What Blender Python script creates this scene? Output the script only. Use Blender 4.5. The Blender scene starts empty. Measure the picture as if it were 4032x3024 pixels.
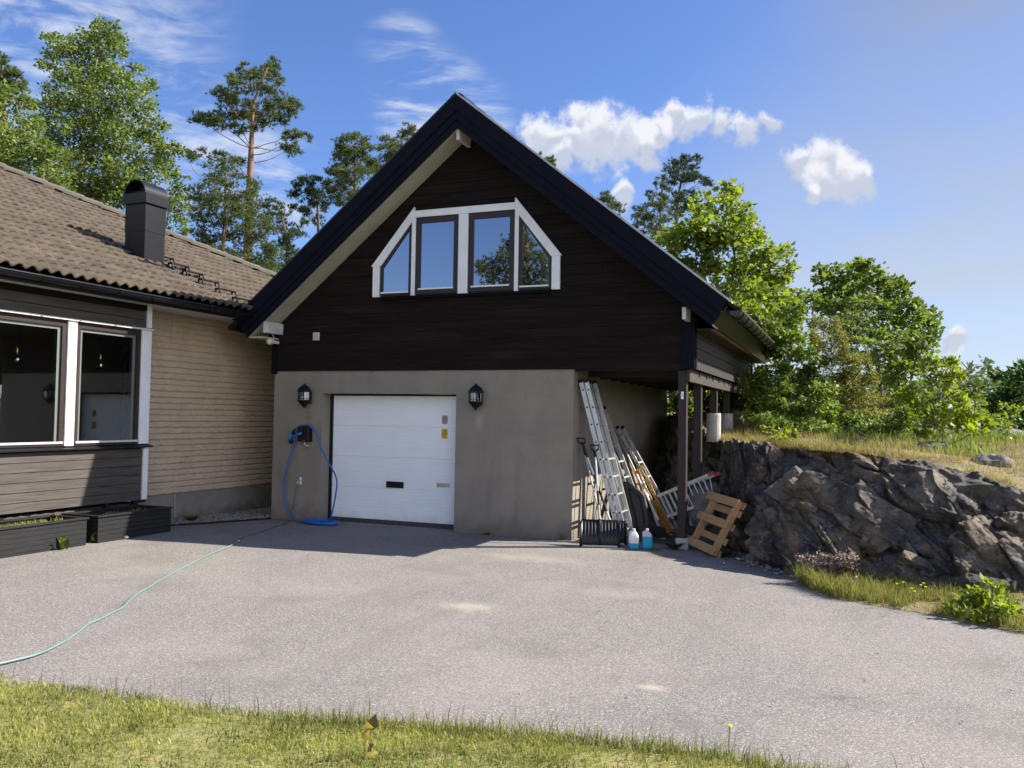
import bpy, math, random
import numpy as np
from mathutils import Vector, Matrix, noise as mnoise

S = bpy.context.scene
COL = S.collection
# ---------------------------------------------------------------- camera
CP = np.array([9.3138, -12.0662, 1.8335]); FPX = 3326.54; W, H = 4032, 3024
YAW, PITCH, ROLL = 0.3833, 0.0386, 0.0157
_F = np.array([-math.sin(YAW)*math.cos(PITCH), math.cos(YAW)*math.cos(PITCH), math.sin(PITCH)])
_R = np.array([math.cos(YAW), math.sin(YAW), 0.0]); _U = np.cross(_R, _F)
CR = math.cos(ROLL)*_R+math.sin(ROLL)*_U; CU = -math.sin(ROLL)*_R+math.cos(ROLL)*_U; CF = _F
cam = bpy.data.cameras.new("camera"); co = bpy.data.objects.new("camera", cam); COL.objects.link(co)
cam.sensor_width = 36; cam.lens = FPX/W*36; cam.clip_end = 2000; cam.clip_start = 0.05
co.matrix_world = Matrix(((CR[0], CU[0], -CF[0], CP[0]), (CR[1], CU[1], -CF[1], CP[1]), (CR[2], CU[2], -CF[2], CP[2]), (0, 0, 0, 1)))
S.camera = co
# ---------------------------------------------------------------- light, sky, exposure
SUN_EL, SUN_AZ = math.radians(37.4), math.radians(25.8)      # azimuth from +x towards +y
SD = Vector((math.cos(SUN_EL)*math.cos(SUN_AZ), math.cos(SUN_EL)*math.sin(SUN_AZ), math.sin(SUN_EL)))
sl = bpy.data.lights.new("sun", 'SUN'); sl.energy = 5.0; sl.angle = math.radians(0.53); sl.color = (1.0, 0.93, 0.82)
so = bpy.data.objects.new("sun", sl); COL.objects.link(so); so.rotation_euler = SD.to_track_quat('Z', 'Y').to_euler()
S.view_settings.view_transform = 'Standard'; S.view_settings.look = 'None'
S.view_settings.gamma = 1.0; S.view_settings.exposure = 1.15; S.view_settings.use_curve_mapping = False
try:
    S.cycles.max_bounces = 8; S.cycles.transparent_max_bounces = 12; S.cycles.use_denoising = True
    S.cycles.caustics_reflective = False; S.cycles.caustics_refractive = False
except Exception: pass

def ray(u, v): return CF+CR*(u-W/2)/FPX-CU*(v-H/2)/FPX
def on(u, v, ax, val):
    d = ray(u, v); return CP+d*((val-CP[ax])/d[ax])
def at(u, v, D):
    d = ray(u, v); return CP+d*(D/math.hypot(d[0], d[1]))
def gz(x, y):
    return 0.08*np.clip((4.5-x)/4.0, 0, 1.3)*np.clip(-y/2.5, 0, 1)
def gnd(u, v):
    z = 0.0
    for i in range(8):
        p = on(u, v, 2, z); z = float(gz(p[0], p[1]))
    return p

# ---- world
w = bpy.data.worlds.new("World"); S.world = w; w.use_nodes = True
nt = w.node_tree; nt.nodes.clear(); N = nt.nodes.new; L = nt.links.new
def wm(op, a, b=None, c=None, clamp=False):
    n = N('ShaderNodeMath'); n.operation = op; n.use_clamp = clamp
    for i, x in enumerate((a, b, c)):
        if x is None: continue
        if isinstance(x, (int, float)): n.inputs[i].default_value = x
        else: L(x, n.inputs[i])
    return n.outputs[0]
out = N('ShaderNodeOutputWorld'); tc = N('ShaderNodeTexCoord'); DIR = tc.outputs['Generated']
sky = N('ShaderNodeTexSky'); sky.sky_type = 'NISHITA'; sky.sun_disc = False
sky.sun_elevation = SUN_EL; sky.sun_rotation = math.pi/2-SUN_AZ; sky.altitude = 100; sky.air_density = 1.0; sky.dust_density = 0.8; sky.ozone_density = 3.0
bg1 = N('ShaderNodeBackground'); bg1.inputs['Strength'].default_value = 0.084
hs = N('ShaderNodeHueSaturation'); hs.inputs['Saturation'].default_value = 1.05; L(sky.outputs[0], hs.inputs['Color'])
mu = N('ShaderNodeMix'); mu.data_type = 'RGBA'; mu.blend_type = 'MULTIPLY'; mu.inputs[0].default_value = 1; L(hs.outputs[0], mu.inputs[6]); mu.inputs[7].default_value = (.73, .80, 1.06, 1); L(mu.outputs[2], bg1.inputs['Color'])
def dirpx(x, y):
    d = ray(x*1.8228, y*1.8228); return d/np.linalg.norm(d)
def smooth(x, lo, hi):
    n = N('ShaderNodeMapRange'); n.interpolation_type = 'SMOOTHSTEP'; L(x, n.inputs[0])
    n.inputs[1].default_value = lo; n.inputs[2].default_value = hi; return n.outputs[0]
WARP = N('ShaderNodeVectorMath'); WARP.operation = 'MULTIPLY_ADD'
_wn = N('ShaderNodeTexNoise'); _wn.inputs['Scale'].default_value = 26; _wn.inputs['Detail'].default_value = 4; L(DIR, _wn.inputs['Vector'])
L(_wn.outputs['Color'], WARP.inputs[0]); WARP.inputs[1].default_value = (.05, .05, .05); _w2 = N('ShaderNodeVectorMath'); _w2.operation = 'SUBTRACT'; L(DIR, _w2.inputs[0]); _w2.inputs[1].default_value = (.025, .025, .025); L(_w2.outputs[0], WARP.inputs[2])
def blobs(lst, dy=0, src=None):
    acc = None
    for x, y, r in lst:
        y = y+dy
        n = N('ShaderNodeVectorMath'); n.operation = 'DISTANCE'; L(src if src is not None else DIR, n.inputs[0]); n.inputs[1].default_value = tuple(dirpx(x, y))
        m = wm('MULTIPLY_ADD', n.outputs['Value'], -1824.0/r*1.02, 1.0)
        acc = m if acc is None else wm('MAXIMUM', acc, m)
    return acc
def wnoise(scale, detail=8, rough=0.6, vec=None, dist=0.0):
    n = N('ShaderNodeTexNoise'); n.inputs['Scale'].default_value = scale; n.inputs['Detail'].default_value = detail
    n.inputs['Roughness'].default_value = rough; n.inputs['Distortion'].default_value = dist; L(vec or DIR, n.inputs['Vector']); return n.outputs['Fac']
CL = [(1175, 300, 80), (1235, 305, 95), (1285, 290, 110), (1340, 310, 95), (1400, 318, 60), (1265, 255, 60), (1210, 345, 60),
             (1455, 250, 50), (1505, 262, 55), (1560, 275, 55), (1610, 285, 60), (1660, 270, 45), (1420, 285, 45),
             (1735, 350, 60), (1790, 358, 85), (1835, 385, 75), (1775, 400, 62), (1868, 398, 42), (1755, 435, 34),
             (1345, 424, 46), (2070, 747, 40), (2040, 752, 26), (2062, 815, 44), (2030, 835, 40), (1780, 860, 40)]
WV = WARP.outputs[0]; cum = blobs(CL, 0, WV); cumu = blobs(CL, -26, WV)
nz = wnoise(9.0, 10, 0.58)
nz2 = wnoise(34.0, 10, 0.66)
dens = wm('ADD', cum, wm('MULTIPLY', wm('SUBTRACT', nz, 0.5), 1.5))
dens = wm('ADD', dens, wm('MULTIPLY', wm('SUBTRACT', nz2, 0.5), 1.15))
cmask = wm('MULTIPLY', smooth(dens, 0.15, 0.60), smooth(cum, 0.0, 0.2))
shade = smooth(wm('ADD', wm('MULTIPLY', wm('SUBTRACT', cumu, cum), 1.3), wm('MULTIPLY', nz2, 0.9)), 0.12, 0.75)
# cirrus: stretched noise streaks
mp = N('ShaderNodeMapping'); L(DIR, mp.inputs['Vector']); mp.inputs['Rotation'].default_value = (0.0, 0.55, 0.5); mp.inputs['Scale'].default_value = (2.0, 9.0, 22.0)
ci = wnoise(1.6, 9, 0.62, mp.outputs[0], 0.4)
cib = blobs([(40, 30, 420), (-100, 200, 400), (120, 110, 260), (0, 150, 200), (330, 250, 200), (400, 310, 160), (520, 350, 130), (600, 400, 130), (870, 130, 110), (920, 185, 110), (960, 235, 110), (880, 240, 90), (1040, 250, 90), (980, 200, 90)])
cir = wm('MULTIPLY', smooth(ci, 0.40, 0.72), smooth(cib, 0.0, 0.6))
mp2 = N('ShaderNodeMapping'); L(DIR, mp2.inputs['Vector']); mp2.inputs['Rotation'].default_value = (0.0, -0.2, 0.0); mp2.inputs['Scale'].default_value = (1.5, 1.5, 7.0)
veil = blobs([(2330, 200, 700), (2250, 620, 900), (1900, 850, 620), (1500, 900, 450), (2800, 400, 1000)])
vei = wm('MULTIPLY', wm('MULTIPLY_ADD', smooth(wnoise(1.5, 6, 0.55, mp2.outputs[0], 0.3), 0.3, 0.75), 0.50, 0.52), smooth(veil, 0.0, 0.62))
bg2 = N('ShaderNodeBackground')
cc = N('ShaderNodeMix'); cc.data_type = 'RGBA'; L(shade, cc.inputs[0]); cc.inputs[6].default_value = (0.27, 0.29, 0.34, 1); cc.inputs[7].default_value = (0.43, 0.432, 0.442, 1)
L(cc.outputs[2], bg2.inputs['Color']); bg2.inputs['Strength'].default_value = 1.0
bg3 = N('ShaderNodeBackground'); vz = N('ShaderNodeSeparateXYZ'); L(DIR, vz.inputs[0]); vzr = N('ShaderNodeMapRange'); L(vz.outputs[2], vzr.inputs[0]); vzr.inputs[1].default_value = .10; vzr.inputs[2].default_value = .42
vzm = N('ShaderNodeMix'); vzm.data_type = 'RGBA'; L(vzr.outputs[0], vzm.inputs[0]); vzm.inputs[6].default_value = (.275, .312, .36, 1); vzm.inputs[7].default_value = (.155, .188, .275, 1); L(vzm.outputs[2], bg3.inputs['Color']); bg3.inputs['Strength'].default_value = 1.0
bg4 = N('ShaderNodeBackground'); bg4.inputs['Color'].default_value = (0.34, 0.37, 0.425, 1)
m0 = N('ShaderNodeMixShader'); L(wm('MULTIPLY', vei, 0.92, clamp=True), m0.inputs[0]); L(bg1.outputs[0], m0.inputs[1]); L(bg3.outputs[0], m0.inputs[2])
m1 = N('ShaderNodeMixShader'); L(wm('MULTIPLY', cir, 0.85, clamp=True), m1.inputs[0]); L(m0.outputs[0], m1.inputs[1]); L(bg4.outputs[0], m1.inputs[2])
m2 = N('ShaderNodeMixShader'); L(wm('MULTIPLY', cmask, 0.93), m2.inputs[0]); L(m1.outputs[0], m2.inputs[1]); L(bg2.outputs[0], m2.inputs[2])
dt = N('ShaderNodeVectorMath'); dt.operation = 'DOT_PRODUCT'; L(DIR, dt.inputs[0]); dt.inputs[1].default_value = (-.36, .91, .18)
m3 = N('ShaderNodeMixShader'); bg_fill = N('ShaderNodeBackground'); bg_fill.inputs['Color'].default_value = (0.95, 0.93, 0.92, 1)  # fill light: bright low sky added outside the view, behind and beside the camera
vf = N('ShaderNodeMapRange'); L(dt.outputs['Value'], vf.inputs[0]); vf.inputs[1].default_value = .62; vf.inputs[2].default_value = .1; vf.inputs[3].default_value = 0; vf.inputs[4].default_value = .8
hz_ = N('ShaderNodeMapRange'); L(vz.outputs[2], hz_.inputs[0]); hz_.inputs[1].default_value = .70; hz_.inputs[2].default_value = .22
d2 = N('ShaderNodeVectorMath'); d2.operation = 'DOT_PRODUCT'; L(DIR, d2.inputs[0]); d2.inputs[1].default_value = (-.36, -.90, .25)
gap = smooth(d2.outputs['Value'], .965, .90)  # hole left in the added fill where the loft panes mirror the sky
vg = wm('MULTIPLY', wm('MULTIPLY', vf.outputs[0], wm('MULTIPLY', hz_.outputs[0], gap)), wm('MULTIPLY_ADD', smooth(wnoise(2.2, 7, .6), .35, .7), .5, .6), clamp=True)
L(vg, m3.inputs[0]); L(m2.outputs[0], m3.inputs[1]); L(bg_fill.outputs[0], m3.inputs[2]); L(m3.outputs[0], out.inputs['Surface'])

# ---------------------------------------------------------------- materials
def newmat(name):
    m = bpy.data.materials.new(name); m.use_nodes = True; t = m.node_tree; t.nodes.clear()
    return m, t
def pm(name, c1, c2=None, scale=5.0, rough=0.7, bump=0.0, bscale=None, detail=6, metal=0.0, spec=0.4, stretch=None, lo=0.35, hi=0.65, spots=None, transl=None, bdist=0.01, coord='Object', rand=None, coat=0.0):
    m, t = newmat(name); N = t.nodes.new; L = t.links.new
    o = N('ShaderNodeOutputMaterial'); b = N('ShaderNodeBsdfPrincipled'); L(b.outputs[0], o.inputs[0])
    b.inputs['Roughness'].default_value = rough; b.inputs['Metallic'].default_value = metal
    b.inputs['Specular IOR Level'].default_value = spec; b.inputs['Coat Weight'].default_value = coat
    tc = N('ShaderNodeTexCoord'); vec = tc.outputs[coord]
    if stretch:
        mp = N('ShaderNodeMapping'); L(vec, mp.inputs[0]); mp.inputs['Scale'].default_value = stretch; vec = mp.outputs[0]
    colour = None
    if c2 is not None:
        n = N('ShaderNodeTexNoise'); n.inputs['Scale'].default_value = scale; n.inputs['Detail'].default_value = detail; n.inputs['Roughness'].default_value = 0.6; L(vec, n.inputs['Vector'])
        r = N('ShaderNodeMapRange'); L(n.outputs['Fac'], r.inputs[0]); r.inputs[1].default_value = lo; r.inputs[2].default_value = hi
        mx = N('ShaderNodeMix'); mx.data_type = 'RGBA'; L(r.outputs[0], mx.inputs[0]); mx.inputs[6].default_value = (*c1, 1); mx.inputs[7].default_value = (*c2, 1)
        colour = mx.outputs[2]
    for sp in (spots or []):   # (colour, scale, lo, hi, strength, detail, stretch)
        sc, ss, slo, shi, st = sp[:5]
        n = N('ShaderNodeTexNoise'); n.inputs['Scale'].default_value = ss; n.inputs['Detail'].default_value = sp[5] if len(sp) > 5 else 5
        v2 = tc.outputs[coord]
        if len(sp) > 6:
            mp = N('ShaderNodeMapping'); L(v2, mp.inputs[0]); mp.inputs['Scale'].default_value = sp[6]; v2 = mp.outputs[0]
        L(v2, n.inputs['Vector'])
        r = N('ShaderNodeMapRange'); L(n.outputs['Fac'], r.inputs[0]); r.inputs[1].default_value = slo; r.inputs[2].default_value = shi; r.inputs[4].default_value = st
        mx = N('ShaderNodeMix'); mx.data_type = 'RGBA'; L(r.outputs[0], mx.inputs[0])
        if colour is None: mx.inputs[6].default_value = (*c1, 1)
        else: L(colour, mx.inputs[6])
        mx.inputs[7].default_value = (*sc, 1); colour = mx.outputs[2]
    if rand:    # list of colours picked per island
        g = N('ShaderNodeNewGeometry'); cr = N('ShaderNodeValToRGB'); L(g.outputs['Random Per Island'], cr.inputs[0])
        e = cr.color_ramp.elements
        while len(e) < len(rand): e.new(0.5)
        for i, c in enumerate(rand): e[i].position = i/(len(rand)-1); e[i].color = (*c, 1)
        colour = cr.outputs[0]
        if c2 is not None:
            mm = N('ShaderNodeMix'); mm.data_type = 'RGBA'; mm.blend_type = 'MULTIPLY'; mm.inputs[0].default_value = 1; L(colour, mm.inputs[6]); L(mx.outputs[2], mm.inputs[7]); colour = mm.outputs[2]
    if colour is None: b.inputs['Base Color'].default_value = (*c1, 1)
    else: L(colour, b.inputs['Base Color'])
    if bump:
        n = N('ShaderNodeTexNoise'); n.inputs['Scale'].default_value = bscale or scale*3; n.inputs['Detail'].default_value = 5; L(vec, n.inputs['Vector'])
        bp = N('ShaderNodeBump'); bp.inputs['Strength'].default_value = bump; bp.inputs['Distance'].default_value = bdist; L(n.outputs['Fac'], bp.inputs['Height']); L(bp.outputs[0], b.inputs['Normal'])
    if transl:
        tr = N('ShaderNodeBsdfTranslucent'); ms = N('ShaderNodeMixShader'); ms.inputs[0].default_value = transl[0]
        if colour is not None:
            mm = N('ShaderNodeMix'); mm.data_type = 'RGBA'; mm.blend_type = 'MULTIPLY'; mm.inputs[0].default_value = 1; L(colour, mm.inputs[6]); mm.inputs[7].default_value = (*transl[1], 1); L(mm.outputs[2], tr.inputs[0])
        L(b.outputs[0], ms.inputs[1]); L(tr.outputs[0], ms.inputs[2]); L(ms.outputs[0], o.inputs[0])
    return m
M = {}
M['stucco'] = pm('stucco', (.285, .250, .208), (.232, .205, .172), 1.6, .92, .9, 75, detail=8, spots=[((.13, .115, .10), 45, .55, .75, .55), ((.30, .27, .235), 60, .58, .75, .45), ((.13, .11, .095), 1.1, .56, .8, .4, 4, (3, 3, .5))], bdist=.012)
M['dark_board'] = pm('dark_board', (.0090, .0060, .0060), (.0170, .0115, .0105), 3, .85, .35, 30, stretch=(.6, 6, 14), spec=.10, spots=[((.085, .058, .040), 9, .655, .74, .5, 6, (.3, 6, 18)), ((.03, .022, .02), 1.2, .5, .7, .5, 3, (.5, 1, 6)), ((.003, .0025, .0025), 5, .6, .75, .7, 5, (.8, 4, 7))])
M['side_board'] = pm('side_board', (.014, .011, .0095), (.026, .021, .017), 3, .75, .3, 30, stretch=(6, .6, 14), spots=[((.11, .09, .075), 6, .62, .8, .45, 5, (6, .7, 8))])
M['grey_board'] = pm('grey_board', (.050, .043, .038), (.082, .072, .064), 3, .75, .35, 22, stretch=(6, .5, 9), spots=[((.026, .022, .020), 5, .54, .70, .8, 6, (6, .5, 12)), ((.17, .155, .14), 7, .60, .8, .5, 5, (6, .5, 9))])
M['navy'] = pm('navy', (.0030, .0042, .0100), (.0050, .0062, .0125), 4, .75, .15, 25, spots=[((.022, .024, .026), 14, .72, .8, .5)], spec=.12)
M['white'] = pm('white_paint', (.78, .79, .81), (.70, .71, .73), 4, .45, .08, 30, spots=[((.45, .43, .40), 9, .68, .8, .35)])
M['oldwhite'] = pm('weathered_white_paint', (.60, .60, .60), (.46, .45, .43), 7, .6, .15, 30)
M['soffit'] = pm('soffit_paint', (.50, .46, .38), (.42, .385, .32), 3, .6, .05, 30)
M['tile'] = pm('concrete_tile', (.072, .055, .041), (.108, .085, .066), 2.2, .9, .5, 70, detail=8, spots=[((.050, .038, .030), 6, .50, .72, .7), ((.36, .36, .34), 13, .735, .755, .8), ((.17, .14, .11), 30, .55, .8, .35), ((.045, .037, .030), 3.3, .52, .60, .5, 1), ((.15, .135, .10), 2.9, .60, .72, .5, 2), ((.07, .075, .045), 1.4, .58, .70, .5, 6)])
M['hip'] = pm('hip_tile_concrete', (.10, .088, .073), (.135, .12, .10), 3, .92, .5, 60, spots=[((.09, .08, .07), 9, .55, .75, .5)])
M['brick'] = pm('split_brick', (.54, .43, .305), (.46, .365, .26), 2.5, .9, .6, 45, detail=8, spots=[((.32, .24, .18), 7, .6, .8, .45), ((.60, .48, .37), 16, .58, .8, .3)])
M['plinth'] = pm('plinth_concrete', (.255, .235, .21), (.20, .185, .165), 2.5, .9, .4, 30, spots=[((.12, .11, .10), 4, .6, .75, .5)])
M['concrete'] = pm('pier_concrete', (.42, .41, .38), (.33, .32, .30), 8, .9, .5, 40)
M['panel'] = pm('door_panel_paint', (.86, .90, .94), (.83, .87, .91), 3, .38, .02, 60, spec=.4)
M['black'] = pm('black_metal', (.0050, .0055, .007), (.007, .0075, .009), 5, .40, .03, 30, spec=.35)
M['blackmat'] = pm('black_plastic', (.0075, .0075, .009), None, rough=.55, spec=.3)
M['gutterblack'] = pm('gutter_black', (.006, .0065, .008), None, rough=.28, spec=.6)
M['planter'] = pm('planter_stain', (.0055, .0058, .007), (.011, .0112, .0125), 4, .6, .3, 20, stretch=(5, .8, 12), spots=[((.04, .038, .035), 10, .72, .8, .35)])
M['winframe'] = pm('window_frame_brown', (.020, .013, .0125), (.026, .018, .0165), 5, .5, .05, 30)
M['alu'] = pm('aluminium', (.62, .62, .60), (.50, .50, .49), 8, .42, .05, 40, metal=.75)
M['aludull'] = pm('dull_aluminium', (.50, .50, .48), (.36, .36, .35), 9, .5, .05, 40, metal=.55)
M['pallet'] = pm('pallet_wood', (.47, .29, .14), (.38, .22, .10), 4, .75, .2, 30, stretch=(2, 2, 9), spots=[((.28, .16, .07), 12, .66, .78, .5)])
M['asphalt'] = None
M['rubber'] = pm('rubber_grey', (.05, .055, .062), None, rough=.7)
M['yellowp'] = pm('yellow_paint', (.52, .27, .03), (.45, .23, .03), 8, .45, .05, 30)
M['red'] = pm('red_plastic', (.40, .03, .05), None, rough=.5)
M['cable'] = pm('blue_cable', (.012, .13, .46), (.010, .11, .40), 12, .42)
M['bluep'] = pm('blue_plastic', (.02, .16, .55), None, rough=.4)
M['hose'] = pm('green_hose', (.12, .20, .195), (.16, .25, .245), 12, .4, spec=.5)
M['brass'] = pm('brass', (.62, .43, .12), None, rough=.25, metal=.9)
M['chrome'] = pm('chrome', (.75, .75, .75), None, rough=.12, metal=1.0)
M['cream'] = pm('cream_plastic', (.62, .57, .42), None, rough=.5)
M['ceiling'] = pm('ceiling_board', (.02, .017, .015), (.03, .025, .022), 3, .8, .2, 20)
M['postwood'] = pm('post_stain', (.020, .014, .014), (.032, .022, .020), 3, .7, .2, 30, stretch=(6, 6, .8))
M['beamwood'] = pm('weathered_beam', (.030, .026, .022), (.052, .045, .038), 3, .8, .3, 20, stretch=(6, .6, 9))
M['cutwood'] = pm('bare_wood', (.24, .15, .09), (.17, .10, .06), 4, .8, .2, 20, stretch=(6, .7, 6))
M['soil'] = pm('soil', (.045, .032, .022), (.08, .06, .04), 20, .95, .6, 60)
M['gravel'] = pm('gravel_stone', (.22, .2, .18), rough=.9, rand=[(.10, .09, .085), (.26, .24, .22), (.16, .15, .14), (.42, .40, .38), (.20, .17, .14)])
M['boulder'] = pm('boulder_stone', (.22, .20, .175), (.12, .11, .10), 5, .9, .8, 14, spots=[((.20, .12, .06), 4, .6, .75, .4), ((.36, .34, .30), 20, .6, .75, .4)], bdist=.03)
M['bark'] = pm('aspen_bark', (.22, .20, .15), (.12, .105, .08), 6, .9, .4, 20)
M['pinebark'] = pm('pine_bark', (.25, .135, .078), (.16, .092, .058), 4, .9, .5, 14, spots=[((.09, .06, .045), 5, .55, .7, .6)])
M['darkbark'] = pm('dark_bark', (.09, .07, .055), (.14, .11, .09), 6, .9, .4, 20)
M['deadtwig'] = pm('dead_twig', (.20, .16, .13), None, rough=.9)
def leafm(name, cols, tr=.35, tcol=(1.9, 1.9, .95), rough=.55, spec=.35):
    return pm(name, (.62, .66, .62), (1.25, 1.2, 1.15), 1.1, detail=3, lo=.35, hi=.65, rough=rough, spec=spec, rand=cols, transl=(tr, tcol))
M['aspenleaf'] = leafm('aspen_leaf', [(.08, .125, .022), (.145, .20, .042), (.105, .16, .03), (.22, .27, .10), (.055, .09, .017)])
M['mapleleaf'] = leafm('maple_leaf', [(.15, .215, .028), (.20, .265, .040), (.115, .175, .024), (.26, .32, .07), (.08, .13, .018)], .44, (1.7, 1.7, .8))
M['darkmaple'] = leafm('dark_maple_leaf', [(.075, .13, .022), (.135, .20, .036), (.095, .155, .026), (.19, .25, .06), (.05, .09, .016)])
M['rowanleaf'] = leafm('rowan_leaf', [(.10, .17, .03), (.14, .19, .035), (.08, .14, .025), (.15, .17, .04)], .4)
M['shrubleaf'] = leafm('aspen_shrub_leaf', [(.075, .135, .022), (.14, .205, .035), (.10, .165, .026), (.20, .26, .07), (.055, .10, .016)])
M['brownleaf'] = leafm('brownish_shrub_leaf', [(.12, .145, .03), (.19, .18, .05), (.10, .14, .03), (.22, .185, .06), (.14, .19, .035)])
M['limeleaf'] = leafm('lime_leaf', [(.17, .24, .022), (.23, .29, .035), (.14, .20, .022), (.28, .32, .06)], .42, (1.8, 1.8, .5))
M['darkleaf'] = leafm('dark_tree_leaf', [(.028, .07, .014), (.05, .105, .02), (.035, .085, .016), (.07, .13, .03)], .3)
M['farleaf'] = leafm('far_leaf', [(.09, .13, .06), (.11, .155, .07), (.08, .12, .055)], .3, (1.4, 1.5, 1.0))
M['needle'] = pm('pine_needle', (.05, .09, .02), rough=.6, spec=.3, rand=[(.05, .085, .025), (.085, .12, .035), (.12, .145, .045), (.06, .10, .03), (.15, .165, .055)], transl=(.22, (1.6, 1.6, .8)))
M['needleblue'] = pm('dark_pine_needle', (.03, .05, .03), rough=.6, spec=.3, rand=[(.03, .06, .028), (.05, .085, .036), (.07, .10, .04), (.036, .07, .03)], transl=(.2, (1.5, 1.5, .9)))
M['lawnblade'] = pm('lawn_blade', (.2, .25, .05), (1.25, 1.15, 1.1), 2.2, .6, lo=.3, hi=.7, rand=[(.20, .26, .04), (.29, .34, .06), (.38, .38, .11), (.20, .28, .04), (.60, .52, .28), (.30, .36, .07), (.13, .20, .03), (.48, .44, .19), (.24, .32, .05)], transl=(.35, (1.5, 1.5, .7)))
M['hillblade'] = pm('hill_blade', (.2, .25, .05), rough=.65, rand=[(.33, .25, .12), (.20, .20, .06), (.42, .33, .17), (.13, .16, .035), (.28, .24, .09), (.36, .28, .14), (.22, .15, .08), (.10, .13, .03)], transl=(.35, (1.4, 1.4, .8)))
M['vergeblade'] = pm('verge_blade', (.2, .25, .05), rough=.65, rand=[(.09, .14, .018), (.15, .19, .03), (.30, .25, .11), (.08, .12, .018), (.20, .21, .045), (.34, .27, .13)], transl=(.35, (1.6, 1.6, .7)))
M['seedstalk'] = pm('seed_stalk', (.12, .09, .06), rough=.8, rand=[(.12, .08, .06), (.20, .16, .08), (.09, .07, .04)])
M['flower'] = pm('yellow_petal', (.75, .60, .02), None, rough=.6)
M['heather'] = pm('dry_heather', (.15, .10, .09), rough=.9, rand=[(.22, .14, .115), (.36, .26, .22), (.14, .09, .075), (.48, .37, .30)])
M['curtain'] = pm('blue_curtain', (.045, .085, .13), (.035, .065, .105), 3, .9)
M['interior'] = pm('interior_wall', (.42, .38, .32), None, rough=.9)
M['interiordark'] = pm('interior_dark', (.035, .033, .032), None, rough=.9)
M['innerframe'] = pm('inner_frame_grey', (.13, .145, .14), None, rough=.5)
M['mint'] = pm('mint_pot', (.16, .30, .24), None, rough=.5)
M['litter'] = pm('blue_litter', (.12, .35, .60), None, rough=.4)
M['sticker'] = pm('sticker_yellow', (.78, .52, .045), (.70, .45, .04), 20, .6)
M['stickerold'] = pm('sticker_faded', (.50, .46, .38), (.40, .36, .28), 30, .7)
M['ink'] = pm('ink_black', (.02, .012, .008), None, rough=.6)
M['greyink'] = pm('ink_grey', (.30, .30, .30), None, rough=.5)
M['lidboard'] = pm('grey_black_plastic', (.030, .031, .033), (.038, .039, .041), 9, .6, .1, 60)
M['tapmetal'] = pm('tap_metal', (.55, .52, .48), None, rough=.35, metal=.7)

def wall_grime(m, z0, z1, col, streaks=()):      # splash dirt along the foot of a wall, rust and lime streaks below fittings
    t = m.node_tree; N = t.nodes.new; L = t.links.new; b = [n for n in t.nodes if n.type == 'BSDF_PRINCIPLED'][0]; src = b.inputs['Base Color'].links[0].from_socket; tc = [n for n in t.nodes if n.type == 'TEX_COORD'][0]
    sp = N('ShaderNodeSeparateXYZ'); L(tc.outputs['Object'], sp.inputs[0]); no = N('ShaderNodeTexNoise'); no.inputs['Scale'].default_value = 5; no.inputs['Detail'].default_value = 8; L(tc.outputs['Object'], no.inputs['Vector'])
    a = N('ShaderNodeMath'); a.operation = 'MULTIPLY_ADD'; L(no.outputs['Fac'], a.inputs[0]); a.inputs[1].default_value = -.45; L(sp.outputs[2], a.inputs[2])
    r = N('ShaderNodeMapRange'); L(a.outputs[0], r.inputs[0]); r.inputs[1].default_value = z0-.22; r.inputs[2].default_value = z1-.22; r.inputs[3].default_value = .65; r.inputs[4].default_value = 0
    mx = N('ShaderNodeMix'); mx.data_type = 'RGBA'; L(r.outputs[0], mx.inputs[0]); L(src, mx.inputs[6]); mx.inputs[7].default_value = (*col, 1); c = mx.outputs[2]
    for (x, zt, zb, w_, cl, st) in streaks:
        mp = N('ShaderNodeMapping'); L(tc.outputs['Object'], mp.inputs[0]); zc = (zt+zb)/2; hh = (zt-zb)/2; mp.inputs['Scale'].default_value = (1/w_, 0, 1/hh); mp.inputs['Location'].default_value = (-x/w_, 0, -zc/hh)
        ln = N('ShaderNodeVectorMath'); ln.operation = 'LENGTH'; L(mp.outputs[0], ln.inputs[0]); ns = N('ShaderNodeTexNoise'); ns.inputs['Scale'].default_value = 9; ns.inputs['Detail'].default_value = 6; L(tc.outputs['Object'], ns.inputs['Vector'])
        aa = N('ShaderNodeMath'); aa.operation = 'MULTIPLY_ADD'; L(ns.outputs['Fac'], aa.inputs[0]); aa.inputs[1].default_value = 1.2; L(ln.outputs['Value'], aa.inputs[2]); rr = N('ShaderNodeMapRange'); L(aa.outputs[0], rr.inputs[0]); rr.inputs[1].default_value = .5; rr.inputs[2].default_value = 1.5; rr.inputs[3].default_value = st; rr.inputs[4].default_value = 0
        m2_ = N('ShaderNodeMix'); m2_.data_type = 'RGBA'; L(rr.outputs[0], m2_.inputs[0]); L(c, m2_.inputs[6]); m2_.inputs[7].default_value = (*cl, 1); c = m2_.outputs[2]
    L(c, b.inputs['Base Color'])
wall_grime(M['stucco'], .0, .30, (.12, .10, .078), [(3.905-3.6, 1.93, 1.55, .10, (.42, .38, .33), .6), (.73-3.6, 1.93, 1.6, .09, (.12, .09, .065), .55), (4.55-3.6, .75, -.1, .06, (.12, .10, .08), .5), (.72-3.6, 1.33, 1.15, .12, (.14, .12, .10), .5)])
wall_grime(M['plinth'], .02, .22, (.10, .085, .065)); wall_grime(M['panel'], .02, .22, (.66, .65, .61))
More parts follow.
